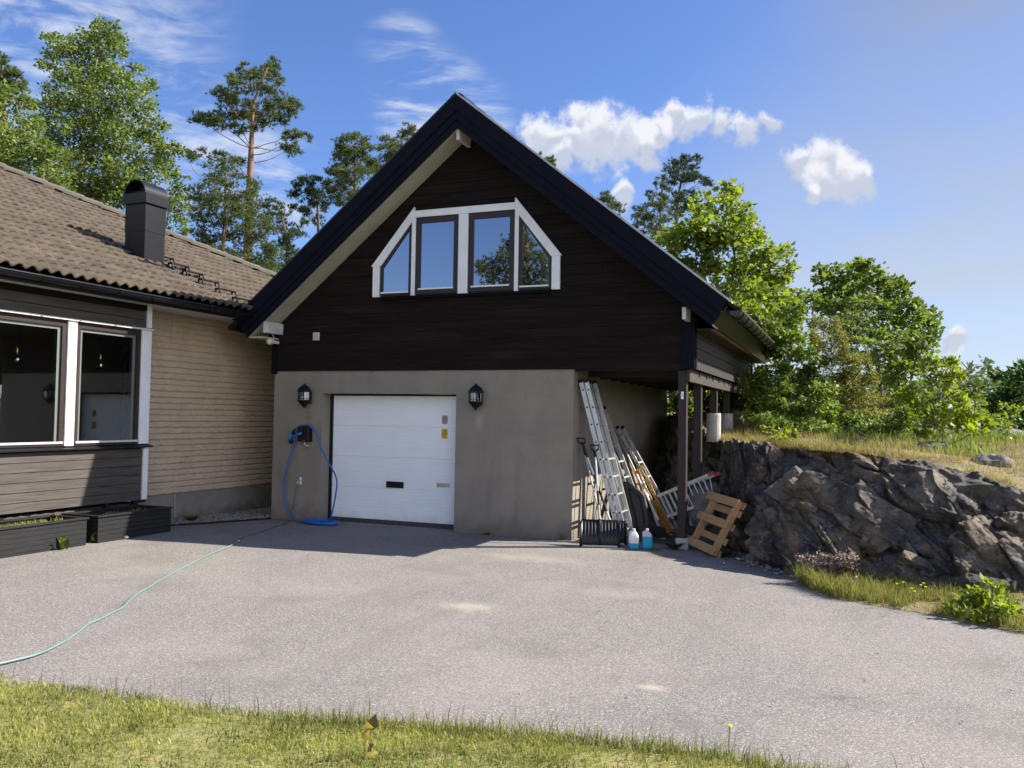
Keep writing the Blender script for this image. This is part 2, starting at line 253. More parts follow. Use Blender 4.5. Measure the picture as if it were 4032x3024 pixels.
# glass
def glassmat(name, tint, refl, rough=0.0, base=None):
    m, t = newmat(name); N = t.nodes.new; L = t.links.new
    o = N('ShaderNodeOutputMaterial'); gl = N('ShaderNodeBsdfGlossy'); gl.inputs['Roughness'].default_value = rough; gl.inputs['Color'].default_value = (.93, .95, 1, 1)
    fr = N('ShaderNodeLayerWeight'); fr.inputs['Blend'].default_value = .35
    r = N('ShaderNodeMapRange'); L(fr.outputs['Fresnel'], r.inputs[0]); r.inputs[3].default_value = refl; r.inputs[4].default_value = 1
    ms = N('ShaderNodeMixShader'); L(r.outputs[0], ms.inputs[0]); L(gl.outputs[0], ms.inputs[2])
    if base is None: tr = N('ShaderNodeBsdfTransparent'); tr.inputs[0].default_value = (*tint, 1)
    else: tr = N('ShaderNodeBsdfDiffuse'); tr.inputs[0].default_value = (*base, 1)
    L(tr.outputs[0], ms.inputs[1]); L(ms.outputs[0], o.inputs[0]); return m
M['gable_glass'] = glassmat('gable_window_glass', (1, 1, 1), .32, base=(.010, .011, .013))
M['bay_glass'] = glassmat('bay_window_glass', (.80, .84, .82), .10)
M['lampglass'] = glassmat('lantern_glass', (.8, .85, .85), .12)
def liquid(name, c, a):
    m, t = newmat(name); N = t.nodes.new; L = t.links.new
    o = N('ShaderNodeOutputMaterial'); b = N('ShaderNodeBsdfPrincipled'); b.inputs['Base Color'].default_value = (*c, 1); b.inputs['Roughness'].default_value = .25
    tr = N('ShaderNodeBsdfTranslucent'); tr.inputs[0].default_value = (*c, 1); ms = N('ShaderNodeMixShader'); ms.inputs[0].default_value = a
    L(b.outputs[0], ms.inputs[1]); L(tr.outputs[0], ms.inputs[2]); L(ms.outputs[0], o.inputs[0]); return m
M['jugwhite'] = liquid('translucent_white_plastic', (.80, .84, .86), .45); M['jugblue'] = liquid('blue_washer_fluid', (.03, .50, .72), .45)

# asphalt: aggregate speckle, dusty patches, wear
def asphalt():
    m, t = newmat('asphalt'); N = t.nodes.new; L = t.links.new
    o = N('ShaderNodeOutputMaterial'); b = N('ShaderNodeBsdfPrincipled'); L(b.outputs[0], o.inputs[0]); b.inputs['Roughness'].default_value = .88; b.inputs['Specular IOR Level'].default_value = .3
    tc = N('ShaderNodeTexCoord'); V = tc.outputs['Object']
    def nz(s, d=6, r=.6, vec=None):
        n = N('ShaderNodeTexNoise'); n.inputs['Scale'].default_value = s; n.inputs['Detail'].default_value = d; n.inputs['Roughness'].default_value = r; L(vec or V, n.inputs['Vector']); return n.outputs['Fac']
    def mr(x, a, b_, c=0, d=1):
        n = N('ShaderNodeMapRange'); L(x, n.inputs[0]); n.inputs[1].default_value = a; n.inputs[2].default_value = b_; n.inputs[3].default_value = c; n.inputs[4].default_value = d; return n.outputs[0]
    def mix(f, a, c, bt='MIX'):
        n = N('ShaderNodeMix'); n.data_type = 'RGBA'; n.blend_type = bt
        if isinstance(f, float): n.inputs[0].default_value = f
        else: L(f, n.inputs[0])
        for i, x in ((6, a), (7, c)):
            if isinstance(x, tuple): n.inputs[i].default_value = (*x, 1)
            else: L(x, n.inputs[i])
        return n.outputs[2]
    vo = N('ShaderNodeTexVoronoi'); vo.inputs['Scale'].default_value = 150; L(V, vo.inputs['Vector'])
    sep = N('ShaderNodeSeparateColor'); L(vo.outputs['Color'], sep.inputs[0])
    c = mix(mr(sep.outputs[0], .0, 1.), (.064, .060, .055), (.355, .332, .308))
    c = mix(mr(sep.outputs[1], .90, 1.), c, (.60, .55, .48))
    c = mix(mr(nz(55, 4), .42, .62, 0, .75), c, (.140, .131, .123))
    c = mix(mr(nz(.55, 5, .55), .45, .75, 0, .35), c, (.31, .285, .25))      # dry dusty drifts
    c = mix(mr(nz(1.7, 7, .68), .60, .74, 0, .38), c, (.33, .29, .235))
    c = mix(mr(nz(.9, 7, .65, None), .30, .46, .40, 0), c, (.105, .096, .088))
    for rot_, thr in ((0.0, .0035), (.9, .0028)):
        mpc = N('ShaderNodeMapping'); L(V, mpc.inputs[0]); mpc.inputs['Rotation'].default_value = (0, 0, rot_); mpc.inputs['Location'].default_value = (3.3*rot_, 1.7, 0)
        dn = N('ShaderNodeTexNoise'); dn.inputs['Scale'].default_value = 2.5; dn.inputs['Detail'].default_value = 6; L(mpc.outputs[0], dn.inputs['Vector'])
        va = N('ShaderNodeVectorMath'); va.operation = 'MULTIPLY_ADD'; L(dn.outputs['Color'], va.inputs[0]); va.inputs[1].default_value = (.55, .55, 0); L(mpc.outputs[0], va.inputs[2])
        ve = N('ShaderNodeTexVoronoi'); ve.feature = 'DISTANCE_TO_EDGE'; ve.voronoi_dimensions = '2D'; ve.inputs['Scale'].default_value = .34; L(va.outputs[0], ve.inputs['Vector'])
        ck = N('ShaderNodeMath'); ck.operation = 'MULTIPLY'; L(mr(ve.outputs['Distance'], thr*.5, thr, .40, 0), ck.inputs[0]); L(mr(nz(.8, 3), .45, .62), ck.inputs[1]); c = mix(ck.outputs[0], c, (.05, .045, .04))
    c = mix(mr(nz(2.3, 8, .7), .64, .74, 0, .45), c, (.085, .078, .072))
    mt = N('ShaderNodeMapping'); L(V, mt.inputs[0]); mt.inputs['Rotation'].default_value = (0, 0, .18); mt.inputs['Scale'].default_value = (2.2, .16, 1); c = mix(mr(nz(1.0, 4, .5, mt.outputs[0]), .55, .70, 0, .22), c, (.13, .122, .114))
    for (px, py, rr, ry, a, colr) in [(5.5, -1.75, 1.1, .35, .7, (.34, .31, .25)), (5.9, -4.6, .35, .28, .85, (.40, .36, .29)), (8.05, -6.3, .14, .09, .9, (.48, .42, .32)), (6.9, -.75, .5, .22, .7, (.20, .12, .065)), (7.0, -3.4, .5, .2, .4, (.34, .31, .26))]:
        mp = N('ShaderNodeMapping'); L(V, mp.inputs[0]); mp.inputs['Location'].default_value = (-px/rr, -py/ry, 0); mp.inputs['Scale'].default_value = (1/rr, 1/ry, 0)
        ln = N('ShaderNodeVectorMath'); ln.operation = 'LENGTH'; L(mp.outputs[0], ln.inputs[0])
        ad = N('ShaderNodeMath'); ad.operation = 'MULTIPLY_ADD'; L(nz(4, 9, .75), ad.inputs[0]); ad.inputs[1].default_value = 2.6; L(ln.outputs['Value'], ad.inputs[2])
        c = mix(mr(ad.outputs[0], 1.35, 2.3, a*.8, 0), c, colr)
    L(c, b.inputs['Base Color'])
    bp = N('ShaderNodeBump'); bp.inputs['Strength'].default_value = .55; bp.inputs['Distance'].default_value = .004; L(nz(170, 3, .7), bp.inputs['Height']); L(bp.outputs[0], b.inputs['Normal'])
    return m
M['asphalt'] = asphalt()
def rockm():
    m, t = newmat('rock'); N = t.nodes.new; L = t.links.new
    o = N('ShaderNodeOutputMaterial'); b = N('ShaderNodeBsdfPrincipled'); L(b.outputs[0], o.inputs[0]); b.inputs['Roughness'].default_value = .72; b.inputs['Specular IOR Level'].default_value = .45
    tc = N('ShaderNodeTexCoord'); V = tc.outputs['Object']
    def nz(s, d=8, r=.62, st=None):
        v = V
        if st: mp = N('ShaderNodeMapping'); L(V, mp.inputs[0]); mp.inputs['Rotation'].default_value = (0, .6, 0); mp.inputs['Scale'].default_value = st; v = mp.outputs[0]
        n = N('ShaderNodeTexNoise'); n.inputs['Scale'].default_value = s; n.inputs['Detail'].default_value = d; n.inputs['Roughness'].default_value = r; L(v, n.inputs['Vector']); return n.outputs['Fac']
    def mr(x, a, b_, c=0, d=1):
        n = N('ShaderNodeMapRange'); L(x, n.inputs[0]); n.inputs[1].default_value = a; n.inputs[2].default_value = b_; n.inputs[3].default_value = c; n.inputs[4].default_value = d; return n.outputs[0]
    def mix(f, a, c):
        n = N('ShaderNodeMix'); n.data_type = 'RGBA'; L(f, n.inputs[0])
        for i, x in ((6, a), (7, c)):
            if isinstance(x, tuple): n.inputs[i].default_value = (*x, 1)
            else: L(x, n.inputs[i])
        return n.outputs[2]
    c = mix(mr(nz(2.2), .38, .62), (.068, .062, .054), (.27, .238, .19))
    c = mix(mr(nz(1.1, 5), .48, .60, 0, .85), c, (.24, .165, .09))
    c = mix(mr(nz(4.2, 8, .7), .60, .68, 0, .6), c, (.115, .12, .045))
    c = mix(mr(nz(1.3, 6, .6, (1, 1, 3)), .57, .68, 0, .8), c, (.022, .023, .028))
    c = mix(mr(nz(9, 8), .56, .70, 0, .7), c, (.30, .28, .25))
    c = mix(mr(nz(26, 6), .55, .75, 0, .6), c, (.055, .05, .045))
    c = mix(mr(nz(3.2, 9, .7), .52, .60, 0, .7), c, (.028, .028, .031))
    c = mix(mr(nz(5.5, 9, .72), .57, .63, 0, .8), c, (.36, .33, .285))
    c = mix(mr(nz(16, 9, .75), .60, .66, 0, .7), c, (.40, .37, .32))
    c = mix(mr(nz(19, 9, .75), .60, .66, 0, .8), c, (.022, .021, .022))
    at_ = N('ShaderNodeAttribute'); at_.attribute_name = 'soil'
    c = mix(mr(at_.outputs['Fac'], .2, .8), c, mix(mr(nz(14, 6), .4, .6), (.10, .055, .03), (.20, .15, .07)))
    L(c, b.inputs['Base Color'])
    n1 = N('ShaderNodeBump'); n1.inputs['Strength'].default_value = 1.0; n1.inputs['Distance'].default_value = .10; L(nz(7, 10, .68, (1, 1, 2.2)), n1.inputs['Height'])
    n2 = N('ShaderNodeBump'); n2.inputs['Strength'].default_value = 1.0; n2.inputs['Distance'].default_value = .035; L(nz(28, 9, .75), n2.inputs['Height']); L(n1.outputs[0], n2.inputs['Normal']); L(n2.outputs[0], b.inputs['Normal'])
    return m
M['rock'] = rockm()
M['hillsoil'] = pm('hill_turf', (.17, .14, .055), (.25, .20, .095), 1.3, .95, .9, 22, spots=[((.13, .06, .03), 1.1, .52, .62, .85), ((.11, .14, .035), 2.2, .54, .66, .8), ((.06, .045, .03), 9, .58, .68, .6)], bdist=.04)
M['lawnsoil'] = pm('lawn_turf', (.16, .185, .045), (.27, .235, .10), 9, .95, .6, 60, spots=[((.08, .06, .035), 14, .58, .7, .7)])
M['ground'] = pm('ground_turf', (.07, .10, .03), (.12, .12, .05), .5, .95)

# ---------------------------------------------------------------- mesh helpers
class MB:
    def __init__(s): s.v = []; s.f = []
    def add(s, vs, fs):
        o = len(s.v); s.v += [tuple(map(float, p)) for p in vs]; s.f += [tuple(i+o for i in f) for f in fs]; return s
    def box(s, x0, x1, y0, y1, z0, z1, bev=0.0):
        if bev <= 0:
            return s.add([(x0, y0, z0), (x1, y0, z0), (x1, y1, z0), (x0, y1, z0), (x0, y0, z1), (x1, y0, z1), (x1, y1, z1), (x0, y1, z1)],
                     [(0, 3, 2, 1), (4, 5, 6, 7), (0, 1, 5, 4), (1, 2, 6, 5), (2, 3, 7, 6), (3, 0, 4, 7)])
        return s.obb(((x0+x1)/2, (y0+y1)/2, (z0+z1)/2), (1, 0, 0), (0, 1, 0), (0, 0, 1), (x1-x0)/2, (y1-y0)/2, (z1-z0)/2, bev)
    def obb(s, c, ax, ay, az, hx, hy, hz, bev=0.0):
        c = np.array(c, float); A = [np.array(a, float)/np.linalg.norm(a) for a in (ax, ay, az)]; h = (hx, hy, hz)
        if bev <= 0:
            vs = [c+A[0]*sx*hx+A[1]*sy*hy+A[2]*sz*hz for sz in (-1, 1) for sx, sy in ((-1, -1), (1, -1), (1, 1), (-1, 1))]
            return s.add(vs, [(0, 3, 2, 1), (4, 5, 6, 7), (0, 1, 5, 4), (1, 2, 6, 5), (2, 3, 7, 6), (3, 0, 4, 7)])
        vs = []; idx = {}
        for sx in (-1, 1):
            for sy in (-1, 1):
                for sz in (-1, 1):
                    for k in range(3):
                        d = [sx*(hx-(bev if k != 0 else 0)), sy*(hy-(bev if k != 1 else 0)), sz*(hz-(bev if k != 2 else 0))]
                        idx[(sx, sy, sz, k)] = len(vs); vs.append(c+A[0]*d[0]+A[1]*d[1]+A[2]*d[2])
        fs = []
        for k in range(3):
            for sg in (-1, 1):
                o = [(-1, -1), (1, -1), (1, 1), (-1, 1)]; q = []
                for a, b in o:
                    t = [a, b]; t.insert(k, sg); q.append(idx[(*t, k)])
                fs.append(tuple(q))
        for k in range(3):
            i, j = [a for a in range(3) if a != k]
            for a in (-1, 1):
                for b in (-1, 1):
                    q = []
                    for e in (-1, 1):
                        t = [0, 0, 0]; t[i] = a; t[j] = b; t[k] = e; q.append((t[:], e))
                    fs.append((idx[(*q[0][0], i)], idx[(*q[0][0], j)], idx[(*q[1][0], j)], idx[(*q[1][0], i)]))
        for sx in (-1, 1):
            for sy in (-1, 1):
                for sz in (-1, 1): fs.append(tuple(idx[(sx, sy, sz, k)] for k in range(3)))
        return s.add(vs, fs)
    def beam(s, a, b, w, h, up=(0, 0, 1), bev=0.0):      # rectangular bar from a to b
        a = np.array(a, float); b = np.array(b, float); d = b-a; l = np.linalg.norm(d); d /= l
        x = np.cross(d, up); x /= np.linalg.norm(x); z = np.cross(x, d)
        return s.obb((a+b)/2, x, d, z, w/2, l/2, h/2, bev)
    def prism(s, poly, ax, lo, hi):     # polygon in the two other axes, extruded along ax
        n = len(poly); vs = []
        for t in (lo, hi):
            for p in poly:
                q = list(p); q.insert(ax, t); vs.append(q)
        return s.add(vs, [tuple(range(n)), tuple(range(2*n-1, n-1, -1))]+[(i, (i+1) % n, n+(i+1) % n, n+i) for i in range(n)])
    def tube(s, pts, r, n=8, cap=True):
        pts = [np.array(p, float) for p in pts]; m = len(pts); rr = r if hasattr(r, '__len__') else [r]*m
        T = [pts[min(i+1, m-1)]-pts[max(i-1, 0)] for i in range(m)]; T = [t/(np.linalg.norm(t)+1e-12) for t in T]
        u = np.cross(T[0], (0, 0, 1)); 
        if np.linalg.norm(u) < 1e-3: u = np.cross(T[0], (1, 0, 0))
        vs = []
        for i in range(m):
            u = u-T[i]*np.dot(u, T[i]); u /= np.linalg.norm(u)+1e-12; v = np.cross(T[i], u)
            for k in range(n):
                a = 2*math.pi*k/n; vs.append(pts[i]+(u*math.cos(a)+v*math.sin(a))*rr[i])
        fs = [(i*n+k, i*n+(k+1) % n, (i+1)*n+(k+1) % n, (i+1)*n+k) for i in range(m-1) for k in range(n)]
        if cap: fs += [tuple(range(n-1, -1, -1)), tuple((m-1)*n+k for k in range(n))]
        return s.add(vs, fs)
    def lathe(s, c, prof, n=16, ax=2):   # prof: (radius, height)
        vs = []
        for r, h in prof:
            for k in range(n):
                a = 2*math.pi*k/n; q = [c[0]+r*math.cos(a), c[1]+r*math.sin(a), c[2]+h] if ax == 2 else ([c[0]+r*math.cos(a), c[1]+h, c[2]+r*math.sin(a)] if ax == 1 else [c[0]+h, c[1]+r*math.cos(a), c[2]+r*math.sin(a)])
                vs.append(q)
        m = len(prof)
        return s.add(vs, [(i*n+k, i*n+(k+1) % n, (i+1)*n+(k+1) % n, (i+1)*n+k) for i in range(m-1) for k in range(n)]+[tuple(range(n-1, -1, -1)), tuple((m-1)*n+k for k in range(n))])
    def build(s, name, mat, parent=None, smooth=False, **kw):
        return mesh(name, s.v, s.f, mat, parent, smooth, **kw)
ROOTLOC = {}
def mesh(name, v, f, mat, parent=None, smooth=False, label=None):
    me = bpy.data.meshes.new(name); v = np.asarray(v, float)
    L0 = np.zeros(3)
    if parent is not None: L0 = np.array(ROOTLOC.get(parent.name, (0, 0, 0)))
    me.from_pydata((v-L0).tolist(), [], [tuple(map(int, q)) for q in f]) if isinstance(f, list) else big(me, v-L0, f)
    me.validate(verbose=False); me.update()
    ms = mat if isinstance(mat, (list, tuple)) else [mat]
    for m in ms: me.materials.append(M[m] if isinstance(m, str) else m)
    if smooth: me.shade_smooth()
    o = bpy.data.objects.new(name, me); COL.objects.link(o)
    if parent is not None: o.parent = parent; ROOTLOC[o.name] = tuple(L0)
    if label: o['label'] = label
    return o
def big(me, v, f):      # f: (n,k) array, k = 3 or 4
    f = np.asarray(f); n, k = f.shape
    me.vertices.add(len(v)); me.vertices.foreach_set('co', np.ascontiguousarray(v, dtype=np.float32).ravel())
    me.loops.add(n*k); me.loops.foreach_set('vertex_index', f.astype(np.int32).ravel())
    me.polygons.add(n); me.polygons.foreach_set('loop_start', np.arange(0, n*k, k, dtype=np.int32)); me.polygons.foreach_set('loop_total', np.full(n, k, dtype=np.int32))
    me.update(calc_edges=True)
def empty(name, loc, label, cat, group=None):
    o = bpy.data.objects.new(name, None); COL.objects.link(o); o.location = loc; o.empty_display_size = .1
    ROOTLOC[o.name] = tuple(map(float, loc)); o['label'] = label; o['category'] = cat
    if group: o['group'] = group
    return o
def tag(o, label, cat, group=None):
    o['label'] = label; o['category'] = cat
    if group: o['group'] = group
    return o
def kind(o, k, label=None):
    o['kind'] = k
    if label: o['label'] = label
    return o
def dup(root, loc, rotz=0, label=None, scale=None):
    r = root.copy(); COL.objects.link(r); r.location = loc; r.rotation_euler = (0, 0, rotz)
    if scale: r.scale = (scale,)*3
    if label: r['label'] = label
    for ch in list(root.children):
        c = ch.copy(); COL.objects.link(c); c.parent = r
        for g in ch.children:
            d = g.copy(); COL.objects.link(d); d.parent = c
    return r
# numpy noise
def vnoise(P, seed=0):
    P = np.asarray(P, float); I = np.floor(P).astype(np.int64); Fr = P-I; Fr = Fr*Fr*(3-2*Fr); r = 0
    def hsh(a):
        h = (a[..., 0]*374761393+a[..., 1]*668265263+a[..., 2]*2147483647+seed*144665) & 0xffffffff
        h = ((h ^ (h >> 13))*1274126177) & 0xffffffff; return ((h ^ (h >> 16)) & 0xffff)/65535.0
    for dx in (0, 1):
        for dy in (0, 1):
            for dz in (0, 1):
                wgt = (Fr[..., 0] if dx else 1-Fr[..., 0])*(Fr[..., 1] if dy else 1-Fr[..., 1])*(Fr[..., 2] if dz else 1-Fr[..., 2])
                r = r+wgt*hsh(I+np.array([dx, dy, dz]))
    return r*2-1
def fbm(P, oct=4, seed=0):
    P = np.asarray(P, float); a = 1; r = 0
    for i in range(oct): r = r+a*vnoise(P*2**i+i*17.3, seed+i); a *= .5
    return r
def gridfaces(nu, nv):
    i = np.arange(nu-1)[:, None]*nv+np.arange(nv-1)[None]; return np.stack([i, i+nv, i+nv+1, i+1], -1).reshape(-1, 4)
rnd = random.Random(7); RS = np.random.RandomState(11)
# ================================================================ GROUND SHEETS
def sheet(name, x0, x1, y0, y1, dx, mat, dz=0.0):
    xs = np.arange(x0, x1+dx*.5, dx); ys = np.arange(y0, y1+dx*.5, dx); X, Y = np.meshgrid(xs, ys, indexing='ij')
    Z = gz(X, Y)+dz+.006*vnoise(np.stack([X*.9, Y*.9, X*0], -1), 5)
    return kind(mesh(name, np.stack([X, Y, Z], -1).reshape(-1, 3), gridfaces(len(xs), len(ys)), mat, smooth=True), 'structure')
sheet('driveway', -1.1, 17, -10.2, 8, .25, 'asphalt')
MB().add([(-400, -400, -.12), (400, -400, -.12), (400, 400, -.12), (-400, 400, -.12)], [(0, 1, 2, 3)]).build('ground', 'ground')['kind'] = 'structure'
# lawn: edge traced from the photograph's kerbless border, on the ground
LE = sorted([tuple(gnd(u, v)[:2]) for u, v in ((-700, 2600), (0, 2688), (452, 2746), (814, 2796), (1175, 2832), (1537, 2860), (1998, 2896), (2440, 2936), (2820, 2992), (3100, 3040), (3600, 3120), (4500, 3260))])
LX = np.array([p[0] for p in LE]); LY = np.array([p[1] for p in LE])
def yedge(x): return np.interp(x, LX, LY)+.035*vnoise(np.stack([np.asarray(x)*3.1, np.asarray(x)*0, np.asarray(x)*0], -1), 9)
xs = np.linspace(-6, 22, 420); rows = [yedge(xs)]+[yedge(xs)-d for d in (.04, .12, .4, 1, 2, 4, 8, 14)]
zz = [.003, .018, .028, .03, .03, .03, .02, .0, .0]
V = np.concatenate([np.stack([xs, r, gz(xs, r)+z], -1) for r, z in zip(rows, zz)])
n = len(xs); i = np.arange(n-1)[None]+np.arange(len(rows)-1)[:, None]*n
kind(mesh('lawn', V, np.stack([i, i+n, i+n+1, i+1], -1).reshape(-1, 4), 'lawnsoil', smooth=True), 'structure')
def blades(name, P, hmin, hmax, wid, mat, lean=.35, seed=1, seg=2, zfn=None, group=None):
    r = np.random.RandomState(seed); n = len(P); h = r.uniform(hmin, hmax, n)*r.uniform(.7, 1, n); a = r.uniform(0, 2*np.pi, n); b = r.uniform(0, 2*np.pi, n)
    l = np.abs(r.normal(0, lean, n)); dx = np.cos(a)*l*h; dy = np.sin(a)*l*h; wv = np.stack([np.cos(b), np.sin(b), b*0], -1)*(wid*r.uniform(.6, 1.3, n))[:, None]/2
    p1 = P+np.stack([dx*.35, dy*.35, h*.6], -1); p2 = P+np.stack([dx, dy, h], -1)
    V = np.stack([P-wv, P+wv, p1+wv*.8, p1-wv*.8, p2], 1).reshape(-1, 3)
    o = np.arange(n)[:, None]*5
    F = np.concatenate([o+np.array([[0, 1, 2]]), o+np.array([[0, 2, 3]]), o+np.array([[3, 2, 4]])])
    return kind(mesh(name, V, F, mat), 'stuff')
n = 165000; x = RS.uniform(1.8, 11.5, n); d = RS.uniform(0, 1, n)**1.15*2.5; y = yedge(x)-d+RS.normal(0, .02, n)
dens = vnoise(np.stack([x*2.2, y*2.2, x*0], -1), 3); keep = RS.uniform(0, 1, n) < .72+.5*dens
P = np.stack([x, y, gz(x, y)+.028], -1)[keep]
o = blades('lawn_grass', P, .016, .048, .0050, 'lawnblade', .85, 2); o['label'] = 'short yellow green lawn with dry straw patches'
n = 5200; x = RS.uniform(2.5, 12, n); y = yedge(x)+RS.normal(-.05, .05, n); k = vnoise(np.stack([x*1.7, x*0, x*0], -1), 8) > -.35+.9*(x < 6.2)
o = blades('border_grass', np.stack([x, y, gz(x, y)+.005], -1)[k], .05, .15, .0045, 'vergeblade', .5, 4); o['label'] = 'longer grass along the edge of the asphalt'
n = 260; x = RS.uniform(3.5, 11, n); y = yedge(x)+RS.normal(-.05, .07, n)
o = blades('seed_stalks', np.stack([x, y, gz(x, y)], -1), .12, .24, .0040, 'seedstalk', .35, 5); o['label'] = 'thin dark grass seed stalks at the lawn edge'

kind(MB().add([(5.45, .55, .006), (6.6, .35, .006), (7.6, .5, .006), (7.6, 7, .006), (5.45, 7, .006)], [(0, 1, 2, 3, 4)]).build('shed_soil', 'soil'), 'structure')
# gravel bed beside the plinth
gp = [(-1.07, -2.42), (-.42, -2.36), (-.30, -1.55), (-.14, -.75), (0.0, -.02), (0.0, 5.5), (-1.07, 5.5)]
yy = np.linspace(-2.42, 5.5, 120); xr = np.interp(yy, [-2.42, -1.55, -.75, -.02, 5.5], [-.40, -.30, -.14, .0, .0]); tt = np.linspace(0, 1, 8); GX_ = -1.07+(xr[:, None]+1.07)*tt[None]; GY_ = np.broadcast_to(yy[:, None], GX_.shape)
kind(mesh('gravel_bed', np.stack([GX_, GY_, gz(GX_, GY_)+.016], -1).reshape(-1, 3), gridfaces(120, 8), 'soil'), 'structure')
def pebbles(name, pts, smin, smax, mat, seed=3):
    r = np.random.RandomState(seed); ico = np.array([(0, 0, 1), (.9, 0, .3), (.28, .85, .3), (-.73, .53, .3), (-.73, -.53, .3), (.28, -.85, .3), (0, 0, -.6)])
    F0 = np.array([(0, 1, 2), (0, 2, 3), (0, 3, 4), (0, 4, 5), (0, 5, 1), (6, 2, 1), (6, 3, 2), (6, 4, 3), (6, 5, 4), (6, 1, 5)])
    n = len(pts); s = r.uniform(smin, smax, n)*r.uniform(.6, 1, n); a = r.uniform(0, 6.28, n); c, sn = np.cos(a), np.sin(a)
    J = ico[None]*(1+r.uniform(-.25, .25, (n, 7, 1)))*np.stack([s, s*r.uniform(.6, 1, n), s*r.uniform(.4, .8, n)], -1)[:, None]
    X = J[..., 0]*c[:, None]-J[..., 1]*sn[:, None]; Y = J[..., 0]*sn[:, None]+J[..., 1]*c[:, None]
    V = (np.stack([X, Y, J[..., 2]], -1)+pts[:, None]).reshape(-1, 3); F = (np.arange(n)[:, None, None]*7+F0[None]).reshape(-1, 3)
    return kind(mesh(name, V, F, mat), 'stuff')
n = 9000; x = RS.uniform(-1.06, 0, n); y = RS.uniform(-2.4, 1.8, n); k = x < np.interp(y, [-2.4, -1.55, -.75, 0], [-.42, -.30, -.14, -.02])+RS.normal(0, .02, n)
pts = np.stack([x, y, gz(x, y)+.020+RS.uniform(0, .014, n)], -1)[k]
pebbles('gravel', pts, .010, .026, 'gravel')['label'] = 'loose grey gravel along the house plinth'
# ================================================================ GARAGE
G = empty('garage_building', (3.6, 0, 0), 'brown black gabled garage with grey stucco base and white framed loft window', 'garage')
XC, XR, ZC, DEP = 5.4422, 7.2112, 2.5761, 7.24
RX, SL, ZL = 3.6557, .8136, 6.27          # ridge x, roof slope, z of lower barge line at ridge
def zl(x): return ZL-abs(x-RX)*SL
b = MB().box(0, .9985, 0, .3, -.2, ZC).box(3.4987, XC, 0, .3, -.2, ZC).box(.9985, 3.4987, 0, .3, 2.1777, ZC)
b.box(XC-.25, XC, .3, 6.9, -.2, ZC).box(0, .25, .3, 6.9, -.2, ZC).box(.25, XC-.25, 6.65, 6.9, -.2, ZC)
b.build('stucco_wall', 'stucco', G)
# gable cladding, board by board
b = MB(); z = ZC-.02; r = random.Random(3)
while z < ZL-.05:
    h = .158; zt = min(z+h-.010, ZL); x0 = max(.0, RX-(ZL-z)/SL+.0); x1 = min(XR, RX+(ZL-z)/SL)
    x0t = max(.0, RX-(ZL-zt)/SL); x1t = min(XR, RX+(ZL-zt)/SL)
    cuts = [x0]; c = x0+r.uniform(1.2, 4.2)
    while c < x1-.5: cuts.append(c); c += r.uniform(2.6, 4.4)
    cuts.append(x1)
    for j in range(len(cuts)-1):
        a, e = cuts[j]+(.0015 if j else 0), cuts[j+1]-.0015; at_, et = (a if j else max(a, x0t)), (e if j < len(cuts)-2 else min(e, x1t))
        if et-at_ < .02: continue
        yo = r.uniform(0, .004); dz = r.uniform(-.0025, .0025)
        b.add([(a, -.022-yo, z+dz), (e, -.022-yo, z), (et, -.016-yo, zt), (at_, -.016-yo, zt+dz), (a, 0, z+dz), (e, 0, z), (et, 0, zt), (at_, 0, zt+dz)], [(0, 1, 2, 3), (0, 4, 5, 1), (3, 2, 6, 7), (1, 5, 6, 2), (4, 0, 3, 7)])
    z += h
b.build('gable_cladding', 'dark_board', G)
MB().prism([(.0, ZC), (XR, ZC), (XR, zl(XR)), (RX, ZL), (0, zl(0))], 1, .0, .10).build('gable_backing', 'ceiling', G)
# right side upper storey boards
b = MB(); z = ZC-.02
while z < 3.36:
    b.add([(XR+.026, .02, z), (XR+.026, DEP, z), (XR+.018, DEP, z+.150), (XR+.018, .02, z+.150), (XR, .02, z), (XR, DEP, z), (XR, DEP, z+.150), (XR, .02, z+.150)], [(0, 1, 2, 3), (4, 0, 3, 7), (0, 4, 5, 1), (3, 2, 6, 7), (1, 5, 6, 2)]); z += .156
b.build('side_cladding', 'side_board', G)
MB().box(XR-.12, XR-.001, .11, DEP-.01, ZC+.02, 3.40).build('side_backing', 'ceiling', G)
b = MB().box(XC, XR-.01, .06, DEP-.02, ZC+.002, ZC+.05)
for k in range(11): b.box(XC, XR-.02, .1+k*.66, .145+k*.66, ZC-.10 if k else ZC-.04, ZC)
b.build('overhang_ceiling', 'ceiling', G)
MB().box(.0, XR, DEP, DEP+.1, ZC, 3.4).build('rear_wall', 'dark_board', G)
MB().box(-.035, .055, -.055, -.005, ZC-.07, 3.24).build('corner_board', 'navy', G)
MB().box(7.07, XR+.035, -.06, -.002, ZC-.02, 3.34).box(XR+.0265, XR+.05, -.002, .07, ZC-.02, 3.34).build('corner_board', 'navy', G)
MB().box(XR+.0265, XR+.05, DEP-.08, DEP+.02, ZC-.02, 3.34).build('corner_board', 'navy', G)
# bargeboards: three lapped boards per slope
def barge(sgn):
    b = MB(); steps = [(.51, .265, -.525, -.45), (.275, .135, -.502, -.45), (.145, .0, -.480, -.45)]
    for hi, lo, y0, y1 in steps:
        xe_b = 3.885; xe = lambda o: xe_b+.22*(o/.51)           # square-cut foot
        P = [(RX, ZL+lo), (RX, ZL+hi), (RX+sgn*xe(hi), ZL+hi-SL*xe(hi)), (RX+sgn*xe(lo), ZL+lo-SL*xe(lo))]
        b.prism(P, 1, y0, y1)
    return b.build('bargeboard', 'navy', G)
barge(-1); barge(1)
